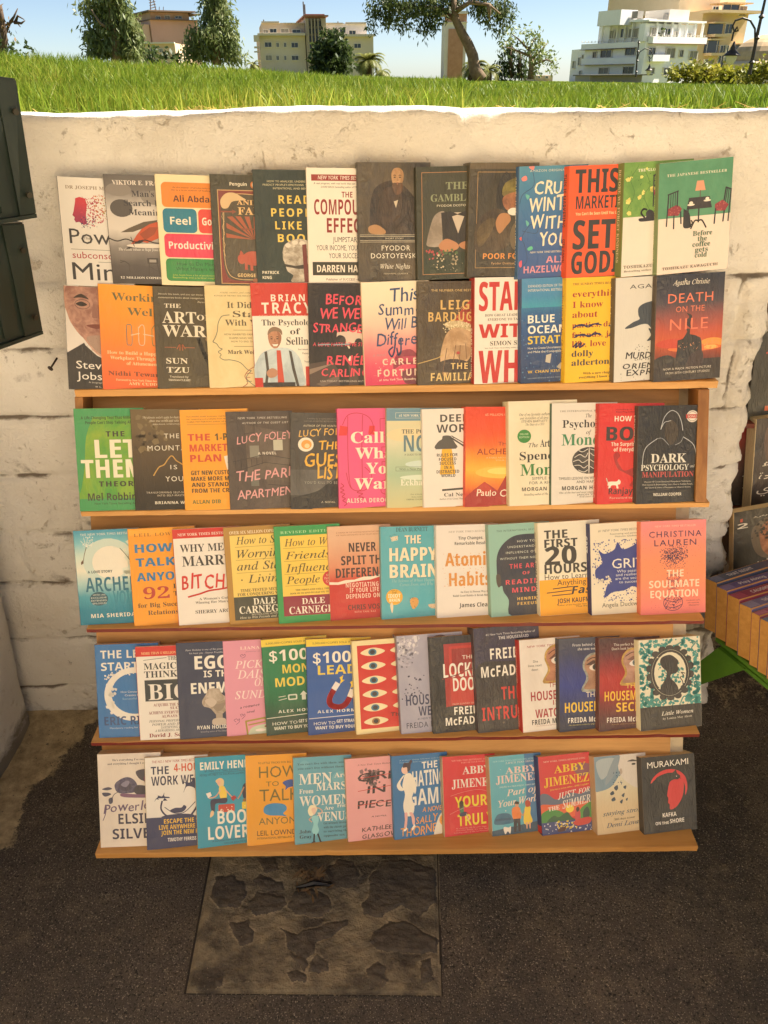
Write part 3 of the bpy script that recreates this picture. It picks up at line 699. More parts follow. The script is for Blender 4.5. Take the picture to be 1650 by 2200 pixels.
# ---------------- buildings ----------------
GLASS = simple('dark_window', '2c3238', .12, metal=0); SHUT = simple('window_shutter', '8a8478', .6); FRAME = simple('window_frame', 'd8d0c0', .6)
def plaster(name, a, b): return simple(name, a, .85, b, .35, .2, 6)
class Facade:
    """upright rectangular face given by two photo columns, a base row and their distances"""
    def __init__(s, px0, D0, px1, D1, ytop, ybase=175, root=None):
        s.A = at_d(px0, ybase, D0); s.B = at_d(px1, ybase, D1); s.A.z = s.B.z = 1.2
        s.ux = Vector((s.B.x-s.A.x, s.B.y-s.A.y, 0)); s.L = s.ux.length; s.ux.normalize()
        s.n = s.ux.cross(Vector((0, 0, 1))); 
        if s.n.dot(CAM-s.A) < 0: s.n = -s.n
    def uv(s, px, py):
        d = ray(px, py); t = (s.A-CAM).dot(s.n)/d.dot(s.n); p = CAM+d*t
        return (p-s.A).dot(s.ux), p.z
    def pt(s, u, z, o=0): return s.A+s.ux*u+Vector((0, 0, z-s.A.z))+s.n*o
    def slab(s, mb, px0, py0, px1, py1, o0, o1):
        cx, cy = (px0+px1)/2, (py0+py1)/2
        u0, _ = s.uv(px0, cy); u1, _ = s.uv(px1, cy); _, z1 = s.uv(cx, py0); _, z0 = s.uv(cx, py1)
        s.slab_uz(mb, u0, u1, z0, z1, o0, o1)
    def slab_uz(s, mb, u0, u1, z0, z1, o0, o1):
        vs = [s.pt(u, z, o) for u in (u0, u1) for o in (o0, o1) for z in (z0, z1)]
        mb.add(vs, [(0, 1, 3, 2), (4, 6, 7, 5), (0, 4, 5, 1), (2, 3, 7, 6), (0, 2, 6, 4), (1, 5, 7, 3)])
def emit(root, name, fn, mat):
    mb = MB(); fn(mb); o = root.matrix_world.translation if False else root.location
    mb.v = [tuple(Vector(v)-Vector(o)) for v in mb.v]; return mb.build(name, mat, root)
def windows(root, F, lst, depth=.12):
    for w_ in lst:
        x0, y0, x1, y1 = w_[:4]; kind = w_[4] if len(w_) > 4 else 'g'
        ob = emit(root, 'window', lambda m: (F.slab(m, x0-1, y0-1, x1+1, y0, .0, .10), F.slab(m, x0-1, y1, x1+1, y1+1, .0, .14), F.slab(m, x0-1, y0, x0, y1, 0, .1), F.slab(m, x1, y0, x1+1, y1, 0, .1), F.slab(m, (x0+x1)/2-.25, y0, (x0+x1)/2+.25, y1, .03, .07)), FRAME)
        mb = MB(); F.slab(mb, x0, y0, x1, y1, .01, .035); mb.v = [tuple(Vector(v)-Vector(root.location)) for v in mb.v]
        mb.build('pane', GLASS if kind == 'g' else SHUT, ob)
def block(root, F, x0, y0, x1, y1, mat, back, name='wall', front=0.0, zb=-1.0):
    cx = (x0+x1)/2; u0, _ = F.uv(x0, y0); u1, _ = F.uv(x1, y0); _, z1 = F.uv(cx, y0)
    z0 = zb if y1 is None else F.uv(cx, y1)[1]
    return emit(root, name, lambda m: F.slab_uz(m, u0, u1, z0, z1, -back, front), mat)

# pinkish block
r = empty('apartment_building', at_d(365, 170, 95)); tag(r, 'pinkish apartment block with a blank wall between the two tall eucalyptus trees', 'building')
F = Facade(318, 95, 425, 98, 40); PK = plaster('pink_plaster', 'd4ab92', 'caa086'); CRM = plaster('cream_plaster', 'dcc0a0', 'd0b08c')
block(r, F, 322, 44, 424, None, PK, 14); 
block(r, F, 298, 52, 321.5, None, CRM, 12, front=-.3)
block(r, F, 322, 27, 405, 43.8, plaster('attic_plaster', 'cfa98a', 'b8906e'), 10, 'attic')
emit(r, 'roof', lambda m: (F.slab(m, 312, 24, 412, 27, -9.5, 1.2), F.slab(m, 318, 42.5, 425, 44, -9, .6), F.slab(m, 404, 30, 425, 33, -9, .8)), simple('roof_edge', '7a6450', .8))
windows(r, F, [(335, 35, 344, 42), (354, 34, 364, 42, 's'), (376, 35, 390, 40)])
emit(r, 'mast', lambda m: [m.tube([F.pt(F.uv(348, 20)[0]+a, F.uv(348, 25)[1]-.3, -3), F.pt(F.uv(348, 20)[0]+a*.3, F.uv(348, -12)[1], -3)], .06, 5) for a in (-.4, .4)]+[m.tube([F.pt(F.uv(348, 20)[0]-.35, F.uv(348, y)[1], -3), F.pt(F.uv(348, 20)[0]+.35, F.uv(348, y-4)[1], -3)], .05, 5) for y in (20, 14, 8, 2, -4)]+[m.tube([F.pt(F.uv(x, 25)[0], F.uv(x, 25)[1]-.3, -3), F.pt(F.uv(x, 25)[0]+.2, F.uv(x, 10)[1], -3)], .04, 5) for x in (359, 368)], simple('mast_metal', '7a7068', .5))
r = empty('house', at_d(340, 170, 85)); tag(r, 'low cream house with a flat roof in front of the pinkish block', 'house')
F = Facade(302, 85, 376, 85, 95); block(r, F, 302, 93, 375, None, CRM, 8)
emit(r, 'parapet', lambda m: F.slab(m, 301, 91, 376, 94, .0, .35), FRAME); windows(r, F, [(324, 102, 330, 110), (331, 102, 337, 110), (343, 105, 350, 112, 's')])

# cream apartment block
r = empty('apartment_building', at_d(675, 175, 90)); tag(r, 'wide cream apartment block with a central stair tower and arched top storey', 'building')
F = Facade(552, 90, 803, 92, 60); C1 = plaster('cream_facade', 'd0c2aa', 'c4b498'); C2 = plaster('grey_facade', 'c4b8a4', 'b0a48e')
block(r, F, 556, 74, 655, None, C1, 12)
block(r, F, 699, 76, 802, None, plaster('cream_facade_right', 'd4c6b0', 'c8b8a0'), 12)
block(r, F, 655.2, 40, 698.8, None, C2, 11, 'stair_tower', .5)
block(r, F, 562, 48, 655, 73.8, plaster('top_storey_left', 'd6c4aa', 'cab698'), 10, 'top_storey', -.8)
block(r, F, 699, 50, 790, 75.8, plaster('top_storey_right', 'e4e0dc', 'd2ccc4'), 10, 'top_storey', -.8)
emit(r, 'roof', lambda m: (F.slab(m, 650, 34, 703, 37, -10, 1.2), F.slab(m, 655, 37, 698, 40, -10, .8), F.slab(m, 655, 31, 696, 34, -9, .6)), simple('tower_roof', 'a8745a', .8, '8a5c46', .5))
emit(r, 'parapet', lambda m: [F.slab(m, a, b, c, d, o0, o1) for a, b, c, d, o0, o1 in ((545, 76, 555.8, 90, 0, .6), (553, 72, 655, 77, .02, .7), (699, 74, 804, 79, .02, .6), (546, 100, 556, 104, 0, .6), (546, 110, 556, 113, 0, .6), (562, 45, 600, 49, -.9, -.5), (610, 48, 655, 50, -.9, -.5), (702, 48, 738, 51, -.9, -.5), (744, 47, 788, 51, -.9, -.5))], C1)
emit(r, 'tower_fin', lambda m: [F.slab(m, x, 42, x+2, 150, .5, 1.1) for x in (661, 668, 675, 682, 690)], simple('fin_stone', 'a89880', .8))
emit(r, 'tower_glass', lambda m: [F.slab(m, x, y, x+3.5, y+11, .5, .56) for x in (664, 671, 678, 685) for y in (46, 62, 78, 94)], GLASS)
windows(r, F, [(569, 91, 583, 101), (594, 92, 599, 101), (610, 92, 615, 101), (626, 92, 640, 102), (571, 119, 584, 129, 's'), (594, 120, 599, 129), (611, 120, 615, 129), (627, 120, 641, 129), (745, 94, 750, 103), (761, 94, 775, 103), (716, 94, 728, 103, 's'), (745, 120, 750, 129), (762, 120, 775, 130, 's')])
windows(r, F, [(566, 64, 576, 71, 's'), (580, 62, 594, 71), (604, 62, 620, 71, 's'), (628, 64, 645, 71), (703, 62, 716, 74, 's'), (730, 60, 742, 71), (750, 66, 764, 74)])
emit(r, 'railing', lambda m: [F.slab(m, 556, 70.5, 655, 71.2, .5, .55)]+[F.slab(m, x, 70.5, x+.5, 74, .5, .55) for x in range(556, 655, 5)], FRAME)
emit(r, 'antenna', lambda m: [m.tube([F.pt(F.uv(x, 34)[0], F.uv(x, y0)[1], -3), F.pt(F.uv(x, 34)[0], F.uv(x, y1)[1], -3)], .07, 5) for x, y0, y1 in ((658, 32, -2), (661, 32, 4), (568, 48, 38), (733, 50, 42), (780, 50, 44), (746, 50, 46))], simple('antenna_metal', '6a6258', .5))

# minaret
r = empty('minaret', at_d(978, 172, 110)); tag(r, 'square brick and white minaret behind the leaning tree', 'minaret')
F = Facade(954, 110, 1001, 110, 50); WH = plaster('minaret_white', 'd8d2c6', 'c6beae'); BRK = simple('minaret_brick', 'b58a6c', .9, 'a67a5c', 2, .3, 8)
block(r, F, 956, 46, 1003, None, WH, 5.2, 'shaft'); 
emit(r, 'brick_panel', lambda m: (F.slab(m, 962, 62, 994, 172, .02, .14), F.slab(m, 956.5, 30, 1003, 47, -.5, .16)), BRK)
emit(r, 'cornice', lambda m: (F.slab(m, 953, 24, 1006, 30, -5.4, .4), F.slab(m, 955, 47.2, 1004, 49, -5.3, .3)), WH)
block(r, F, 968, 2, 990, 24, WH, 3.6, 'lantern', -1.2)

# white corner building
r = empty('apartment_building', at_d(1380, 175, 70)); tag(r, 'white apartment building with wrap-around balconies at the upper right', 'building')
F = Facade(1258, 76, 1392, 70, 80); G = Facade(1392, 70, 1512, 74, 80); Wf = plaster('white_facade', 'f4f2ee', 'e8e4de')
H = Facade(1228, 80, 1258, 76, 80)
block(r, F, 1258, 92, 1387, None, Wf, 5); block(r, G, 1387.5, 90, 1500, None, Wf, .8, 'wing'); block(r, H, 1229, 106, 1257.7, None, Wf, 7, 'wing')
block(r, F, 1285, 50, 1387, 91.8, Wf, 4, 'penthouse', -.2); block(r, G, 1388, 52, 1500, 89.8, Wf, .6, 'penthouse', -.05)
block(r, F, 1340, 20, 1392, 50, plaster('roof_room_plaster', 'cfc8ba', 'c0b6a4'), 5, 'roof_room', -2.6); block(r, G, 1392, 16, 1428, 50, Wf, 5, 'roof_room', -2.6)
BALC = [(F, (1258, 92, 1392, 104)), (G, (1392, 80, 1508, 94)), (F, (1258, 124, 1392, 138)), (G, (1392, 118, 1428, 132)), (F, (1292, 44, 1388, 49)), (G, (1388, 44, 1512, 48))]
for FF, q in BALC: emit(r, 'balcony' if q[3]-q[1] > 6 else 'pergola', lambda m: FF.slab(m, *q, .0 if q[3]-q[1] > 6 else -1.2, .5 if q[3]-q[1] > 6 else .3), Wf)
emit(r, 'ledge', lambda m: (F.slab(m, 1256, 105, 1392, 105.5, 0, .6), G.slab(m, 1392, 94.3, 1508, 95, 0, .6), F.slab(m, 1256, 138.2, 1392, 138.9, 0, .6)), simple('ledge_brown', '8a6a54', .7))
emit(r, 'railing', lambda m: [F.slab(m, 1258, 88, 1392, 88.7, .4, .45), G.slab(m, 1392, 76, 1508, 76.7, .4, .45)]+[F.slab(m, x, 88, x+.5, 92, .4, .45) for x in range(1258, 1392, 7)]+[G.slab(m, x, 76, x+.5, 80, .4, .45) for x in range(1392, 1508, 7)], FRAME)
for x in (1294, 1310, 1326, 1342, 1358, 1374): emit(r, 'pergola_post', lambda m: F.slab(m, x, 49, x+1.6, 92, -.1, .1), Wf)
for x in (1408, 1424, 1440, 1456, 1472, 1490, 1506): emit(r, 'pergola_post', lambda m: G.slab(m, x, 48, x+1.6, 80, .0, .2), Wf)
windows(r, F, [(1292, 108, 1315, 123), (1345, 103, 1366, 118), (1288, 146, 1308, 158, 's'), (1340, 144, 1362, 158), (1275, 112, 1282, 124)])
windows(r, G, [(1392, 103, 1406, 118), (1430, 104, 1448, 124, 's'), (1459, 108, 1466, 122), (1480, 110, 1496, 129, 's'), (1424, 146, 1441, 161), (1453, 150, 1462, 162), (1394, 146, 1404, 158, 's')])
windows(r, H, [(1232, 132, 1236, 146), (1244, 124, 1248, 140), (1252, 118, 1256, 132), (1246, 152, 1250, 166)])
windows(r, F, [(1311, 66, 1320, 82, 's'), (1335, 62, 1345, 80), (1352, 62, 1372, 80, 's')]); windows(r, G, [(1384+14, 60, 1410, 78, 's'), (1424, 62, 1440, 80), (1472, 72, 1482, 88, 's'), (1450, 68, 1456, 82)])
emit(r, 'chimney', lambda m: [G.slab(m, 1412, 20, 1424, 36, -2.5, -1.9), F.slab(m, 1380, 28, 1388, 40, -2.55, -2.45)], SHUT)
shrub('potted bush on the balcony of the white building', 70.2, [(1420, 74, 8, 4)], LM['dark'], .25, 900, 31)

# ochre tower
r = empty('apartment_building', at_d(1540, 175, 80)); tag(r, 'tall ochre apartment tower with dark balconies at the upper right', 'building')
F = Facade(1520, 80, 1605, 82, 30); G = Facade(1415, 84, 1520, 80, 30); OC = plaster('ochre_facade', 'dcc094', 'd0b080'); OC2 = plaster('ochre_side', 'e0c8a4', 'd6ba92')
block(r, F, 1512, 24, 1610, None, OC, 12); block(r, G, 1420, -40, 1511.7, None, OC2, 8, 'wing')
block(r, F, 1505, -60, 1595, 23.8, OC2, 12, 'upper_wing', -2)
for q in ((1520, 48, 1552, 80), (1512, 84, 1543, 120), (1574, 94, 1600, 118)): emit(r, 'balcony', lambda m: (F.slab(m, q[0], q[1], q[2], q[1]+3, 0, .9), F.slab(m, q[0], q[3]-6, q[2], q[3], 0, .9)), OC); emit(r, 'recess', lambda m: F.slab(m, q[0]+1, q[1]+3, q[2]-1, q[3]-6, .0, .08), GLASS)
windows(r, F, [(1557, 52, 1572, 72), (1518, 86, 1538, 114), (1556, 98, 1562, 132), (1543, 98, 1556, 145), (1512, 128, 1530, 142, 's'), (1530, 14, 1542, 28), (1552, 10, 1586, 30), (1588, 14, 1602, 34, 's')])
emit(r, 'terrace', lambda m: (F.slab(m, 1502, 24, 1612, 30, 0, 1.4), F.slab(m, 1552, 6, 1608, 9, -1.5, .6)), OC)

# mosque dome
r = empty('domed_hall', at_d(1635, 175, 60)); tag(r, 'pale ribbed dome of a low hall at the right edge', 'dome')
c = at_d(1640, 140, 60); k = .033
mb = MB(); prof = []
for i in range(9):
    a = i/8*math.pi/2; prof.append((2.2*math.cos(a), 1.6*math.sin(a)))
mb.lathe(tuple(c-Vector(r.location)+Vector((0, 0, .2))), prof, 20); mb.build('dome', simple('dome_plaster', 'c8ac84', .8, 'b8986e', 2), r)
MB().lathe(tuple(c-Vector(r.location)), [(2.5, -4), (2.5, .1), (2.3, .25)], 20).build('drum', simple('drum_plaster', 'd4bc96', .8), r)
MB().tube([c-Vector(r.location)+Vector((0, 0, 1.7)), c-Vector(r.location)+Vector((0, 0, 2.8))], .05, 6).build('finial', simple('finial_metal', '8a7448', .5, metal=.6), r)
r = empty('house', at_d(1170, 172, 60)); tag(r, 'tiny distant flat-roofed house right of the thin tree', 'house')
F = Facade(1148, 60, 1190, 60, 160); block(r, F, 1150, 162, 1188, None, CRM, 5); windows(r, F, [(1156, 164, 1160, 168), (1172, 164, 1177, 168)])
r = empty('kiosk', at_d(1320, 172, 40)); tag(r, 'long low grey flat roof in front of the white building', 'building')
F = Facade(1268, 40, 1390, 40, 160); block(r, F, 1268, 162, 1380, None, plaster('kiosk_plaster', 'b8ae9c', 'a89c88'), 3); emit(r, 'roof', lambda m: F.slab(m, 1262, 160, 1395, 162.5, -3, .5), simple('kiosk_roof', '6a6458', .8))

# ---------------- street lamps ----------------
LAMPM = simple('lamp_iron', '3a332a', .5, metal=.3); LGLASS = simple('lamp_glass', 'cfc9b4', .3)
def lamp(label, D, pole, arm, head, s):
    B = at_d(*pole[0], D); r = empty('street_lamp', B); tag(r, label, 'street lamp', 'iron street lamps')
    W = lambda p: at_d(p[0], p[1], D)-B
    k = (at_d(pole[0][0]+50, pole[0][1], D)-at_d(pole[0][0]-50, pole[0][1], D)).length/100
    mb = MB(); mb.tube([W(p) for p in pole], [s*k, s*k*.85, s*k*.6][:len(pole)] if len(pole) == 3 else s*k*.8, 8)
    for t in (.15, .45, .7, .93):
        p = W(pole[0]).lerp(W(pole[-1]), t); mb.lathe(tuple(p), [(s*k*.8, -s*k), (s*k*1.7, 0), (s*k*.8, s*k)], 8)
    mb.build('post', LAMPM, r)
    MB().tube([W(p) for p in arm], s*k*.5, 6).build('arm', LAMPM, r)
    c = W(head); h = s*k
    MB().lathe(tuple(c), [(h*.4, h*6.5), (h*.8, h*5), (h*1.5, h*3.5), (h*1.3, h*3), (h*3.6, h*.9), (h*4.4, h*.1), (h*4.3, 0), (h*.2, h*1)], 14).build('shade', LAMPM, r, True)
    MB().lathe(tuple(c), [(h*2.8, h*.2), (h*2.5, -h*2), (h*1.2, -h*4), (h*.2, -h*4.4)], 12).build('globe', LGLASS, r, True)
lamp('tall iron street lamp with a hooked arm, cut by the top right edge', 11, [(1610, 160), (1628, 70), (1648, -20)], [(1622, 92), (1622, 62), (1612, 44), (1596, 39), (1580, 44), (1574, 56), (1578, 68), (1586, 66), (1584, 58), (1576, 70), (1572, 88)], (1572, 120), 4.0)
lamp('small distant iron street lamp in front of the white building', 19, [(1366, 166), (1369, 120), (1373, 86)], [(1369, 128), (1374, 112), (1386, 104), (1398, 108), (1403, 120), (1398, 126), (1394, 120), (1396, 134)], (1394, 152), 1.9)

# ---------------- unseen house and paving added behind the viewer to bounce sunlight ----------------
def bounce_facade():
    r = empty('bounce_facade', (0, -3.4, 0), -.66); tag(r, 'unseen house front added behind the viewer, turned to bounce sunlight onto the books', 'house')
    m = simple('bounce_limewash', 'ece0cc', .9, 'e0d0b4', .8, .3, 8)
    mb = MB(); mb.box(-9, 9, -3, 0, 0, 4.6); mb.build('wall', m, r)
    fr = simple('lane_frame', '7a5a3a', .7)
    for x in (-7, -4, 4, 7):
        o = MB().box(x-.6, x+.6, .001, .06, 2.4, 3.6).build('window', fr, r); MB().box(x-.5, x+.5, .06, .075, 2.5, 3.5).build('pane', GLASS, o)
    dk = simple('dark_panel_paint', '1c1814', .8)  # dark doorway panels, added for contrast in the book wraps' reflections
    for x in (-6.6, -2.6, .4, 4.6):
        mb = MB(); mb.box(x-.9, x+.9, .001, .08, 2.55, 2.7); mb.box(x-.98, x-.86, .001, .08, 0, 2.55); mb.box(x+.86, x+.98, .001, .08, 0, 2.55); o = mb.build('doorway', fr, r)
        MB().box(x-.86, x+.86, .001, .03, .0, 2.55).build('dark_panel', dk, o)
bounce_facade()

def lane():
    # unseen pale paving, added behind the viewer to bounce sunlight upward
    m = simple('bounce_stone', 'ecd9b6', .9, 'e0c99e', 1.2, .4, 20)
    o = mesh_obj('bounce_paving', [(-30, -14, .010), (30, -14, .010), (30, .30, .010), (-30, .30, .010)], [(0, 1, 2, 3)], m); tag(o, kind='structure')
lane()

def awning():
    # unseen cloth roof, added to keep the sun off wall and books
    r = empty('added_awning', (0, .6, 1.95)); tag(r, 'unseen cream cloth awning on thin poles, added to shade the bookstall', 'awning')
    m = NT('shade_cloth'); c = m.mix(m.noise(m.coord(), 3, 4), 'c4b698', 'b6a88a'); m.set(Base_Color=c, Roughness=.9)
    tr = m.n('BsdfTranslucent'); m.l(c, tr.inputs[0]); mx = m.n('MixShader'); mx.inputs[0].default_value = .05
    m.l(m.b.outputs[0], mx.inputs[1]); m.l(tr.outputs[0], mx.inputs[2]); m.l(mx.outputs[0], m.t.nodes['Material Output'].inputs[0])
    xs = np.linspace(-2.4, 3.6, 61); ys = np.linspace(.25, 1.036, 13); X, Y = np.meshgrid(xs, ys, indexing='ij')
    Z = .012*np.sin(X*5)*np.sin((Y-.25)/.78*math.pi)-.03*np.sin((Y-.25)/.78*math.pi)
    mesh_obj('cloth', np.stack([X.ravel(), Y.ravel(), Z.ravel()], 1), grid_faces(61, 13), m.m, r, smooth=True)
    xs = np.linspace(1.80, 5.2, 30); ys = np.linspace(1.0, 2.5, 10); X, Y = np.meshgrid(xs, ys, indexing='ij')  # second cloth, added to shade the ground near the recess
    mesh_obj('cloth', np.stack([X.ravel(), Y.ravel(), (.01*np.sin(X*5)).ravel()+.03], 1), grid_faces(30, 10), m.m, r, smooth=True)
    pm = simple('awning_pole', '8a8478', .5)
    for x in (-2.4, 3.6): MB().tube([(x, .25, -1.95), (x, .25, .02)], .018, 8).build('pole', pm, r)
    for y in (.25, 1.02): MB().tube([(-2.4, y, .0), (3.6, y, .0)], .012, 8).build('rail', pm, r)
awning()
# ---------------- printed covers ----------------
GL = {}
def glyph(ch, off):
    k = (ch, off)
    if k in GL: return GL[k]
    c = bpy.data.curves.new('t', 'FONT'); c.offset = off; c.resolution_u = 2
    o = bpy.data.objects.new('t', c)
    def get(s):
        c.body = s; me = o.to_mesh(); n = len(me.vertices)
        a = np.zeros(n*3, dtype=np.float32); me.vertices.foreach_get('co', a); a = a.reshape(-1, 3)[:, :2].copy()
        f = [tuple(p.vertices) for p in me.polygons]; o.to_mesh_clear(); return a, f
    a, f = get(ch); b, _ = get(ch+ch)
    adv = (b[:, 0].max()-a[:, 0].max()) if len(a) else .3
    GL[k] = (a, f, float(adv)); bpy.data.objects.remove(o); bpy.data.curves.remove(c)
    return GL[k]
def mapc(s, U, L, D=None):
    o = ''
    for ch in s:
        if 'A' <= ch <= 'Z': o += chr(U+ord(ch)-65)
        elif 'a' <= ch <= 'z': o += '\u210e' if (L == 0x1D44E and ch == 'h') else chr(L+ord(ch)-97)
        elif ch.isdigit() and D: o += chr(D+ord(ch)-48)
        else: o += ch
    return o
# style: (serif kind, offset, shear, jitter)
STY = {'s': (0, 0, 0, 0), 't': (0, 0, 0, 0), 'b': (3, 0, 0, 0), 'x': (3, .035, 0, 0), 'j': (0, .012, .2, 0), 'J': (3, .02, .2, 0),
       'r': (1, 0, 0, 0), 'R': (1, .015, 0, 0), 'i': (2, .01, 0, 0), 'I': (2, .03, 0, 0), 'h': (0, .02, .12, 1), 'H': (0, .04, .1, 1), 'c': (2, .015, .1, .6)}
LAYZ = []
def layout(txt, sty, rnd, sp=0):
    k, off, sh, jit = STY[sty]
    if k == 1: txt = mapc(txt, 0x1D400, 0x1D41A, 0x1D7CE)
    elif k == 2: txt = mapc(txt, 0x1D434, 0x1D44E)
    elif k == 3: txt = mapc(txt, 0x1D5D4, 0x1D5EE, 0x1D7EC)
    x = 0; V = []; F = []; nb = 0; LAYZ.clear()
    for ch in txt:
        if ch == ' ': x += .30+sp; continue
        a, f, adv = glyph(ch, 0); adv += off*.8
        if len(a) == 0: x += .3; continue
        p = a.copy()
        if sh: p[:, 0] += p[:, 1]*sh
        if jit:
            an = rnd.uniform(-.09, .09)*jit; s = 1+rnd.uniform(-.1, .1)*jit; c_, s_ = math.cos(an)*s, math.sin(an)*s
            p = np.stack([p[:, 0]*c_-p[:, 1]*s_, p[:, 0]*s_+p[:, 1]*c_+rnd.uniform(-.05, .05)*jit], 1)
        p[:, 0] += x
        for c_ in ([0] if not off else ([0, off] if not jit else [0, off*.5, off])):   # heavier strokes
            q_ = p+np.array([c_, c_*.5 if jit else 0]); V.append(q_); F += [tuple(i+nb for i in q) for q in f]; nb += len(p); LAYZ.extend([c_]*len(p))
        x += adv+sp
    if not V: return np.zeros((0, 2)), []
    return np.concatenate(V), F
CAPH = .70
PM = {}
def wrap_normal(m, amt):
    v = m.coord((1, 1, .22), (0, .9, 0)); v2 = m.coord((1, 1, .35), (0, -.5, .3))
    a = m.noise(v, 110, 4, .6, 1.5); b = m.noise(v2, 45, 3, .6, 2.5); c = m.noise(m.coord(), 7, 3, .5)
    h = m.math('ADD', m.math('MULTIPLY', a, m.ramp(c, [(.42, (0, 0, 0, 1)), (.66, (1, 1, 1, 1))])), m.math('MULTIPLY', b, .7))
    return m.bump(h, min(1, amt+.2), .011)
def print_mat(spec, wrap):
    """spec: 'rrggbb' | 'G:c1:c2..' vertical blend | 'M:c1:c2:scale' mottled"""
    k = (spec, wrap)
    if k in PM: return PM[k]
    m = NT('print_'+spec.replace(':', '_')[:30]); v = m.coord()
    if ':' in spec:
        a = spec.split(':')
        if a[0] == 'G':
            s = m.n('SeparateXYZ'); m.l(v, s.inputs[0]); cs = a[1:]
            z = m.math('DIVIDE', s.outputs[2], .2, True)
            z = m.math('ADD', z, m.math('MULTIPLY', m.math('SUBTRACT', m.noise(v, 25, 4), .5), .12))
            c = m.ramp(z, [(i/(len(cs)-1), cc) for i, cc in enumerate(cs[::-1])])
        else:
            c = m.mix(m.ramp(m.noise(v, float(a[3]), 5, .65, .5), [(.38, (0, 0, 0, 1)), (.62, (1, 1, 1, 1))]), a[1], a[2])
    else:
        c = m.mix(.5, spec, spec)
        c = m.mix(m.math('MULTIPLY', m.noise(v, 30, 4, .6), .12), c, '8a8070')
    m.set(Base_Color=c, Roughness=.42 if wrap < .5 else .5, Specular_IOR_Level=.4)
    if wrap > 0:
        m.set(Coat_Weight=.25+.75*min(1, wrap), Coat_Roughness=.09, Coat_IOR=1.5, Coat_Normal=wrap_normal(m, wrap))
    PM[k] = m.m; return m.m
PAGES = NT('page_edges'); _v = PAGES.coord((1, 1, 1)); _s = PAGES.n('SeparateXYZ'); PAGES.l(_v, _s.inputs[0])
_w = PAGES.noise(PAGES.coord((.05, 1, .05)), 2600, 2, .8)
PAGES.set(Base_Color=PAGES.mix(_w, 'c9ad7c', 'e8d3a6'), Roughness=.9, Normal=PAGES.bump(_w, .4, .0008))
PAGEM = PAGES.m

class Cover:
    def __init__(s, w, h, t, wrap, sk=0.0):
        s.sk = sk; s.w, s.h, s.t, s.wrap = w, h, t, wrap; s.V = []; s.F = []; s.MI = []; s.mats = []; s.nv = 0; s.lay = 0
    def mat(s, spec):
        m = print_mat(spec, s.wrap)
        if m not in s.mats: s.mats.append(m)
        return s.mats.index(m)
    def put(s, P3, F, spec):
        P3 = np.asarray(P3, dtype=np.float64)
        s.V.append(P3); s.F += [tuple(i+s.nv for i in f) for f in F]; s.MI += [s.mat(spec)]*len(F); s.nv += len(P3)
    def flat(s, uv, F, spec):
        """uv: cover units 0..100, 0..150 downwards"""
        s.lay += 1; uv = np.asarray(uv, dtype=np.float64)
        u = np.clip(uv[:, 0], .2, 99.8); v = np.clip(uv[:, 1], .2, 149.8)
        s.put(np.stack([u/100*s.w, np.full(len(u), -.00002-.000018*s.lay), s.h*(1-v/150)], 1), F, spec)
def ngon(cv, pts, spec):
    """fan / ear clip free polygon through mathutils"""
    from mathutils.geometry import tessellate_polygon
    t = tessellate_polygon([[Vector((p[0], -p[1], 0)) for p in pts]])
    # make all triangles face the viewer (clockwise in uv-down space)
    F = []
    for a, b, c in t:
        A, B, C_ = pts[a], pts[b], pts[c]
        cr = (B[0]-A[0])*(C_[1]-A[1])-(B[1]-A[1])*(C_[0]-A[0])
        F.append((a, b, c) if cr < 0 else (a, c, b))
    cv.flat(pts, F, spec)
def smooth_closed(pts, n=4):
    out = []; k = len(pts)
    for i in range(k):
        p0, p1, p2, p3 = (np.array(pts[(i+j-1) % k], float) for j in range(4))
        for q in range(n):
            t = q/n; out.append(tuple(.5*((2*p1)+(-p0+p2)*t+(2*p0-5*p1+4*p2-p3)*t*t+(-p0+3*p1-3*p2+p3)*t**3)))
    return out
def stroke(cv, pts, wd, spec):
    for (a, b) in zip(pts[:-1], pts[1:]):
        d = np.array(b, float)-np.array(a, float); L = np.hypot(*d)
        if L < 1e-6: continue
        n = np.array([-d[1], d[0]])/L*wd/2; e = d/L*wd*.3; a = np.array(a)-e; b = np.array(b)+e
        cv.flat([a+n, a-n, b-n, b+n], [(0, 1, 2, 3)], spec); cv.lay -= 1
    cv.lay += 1
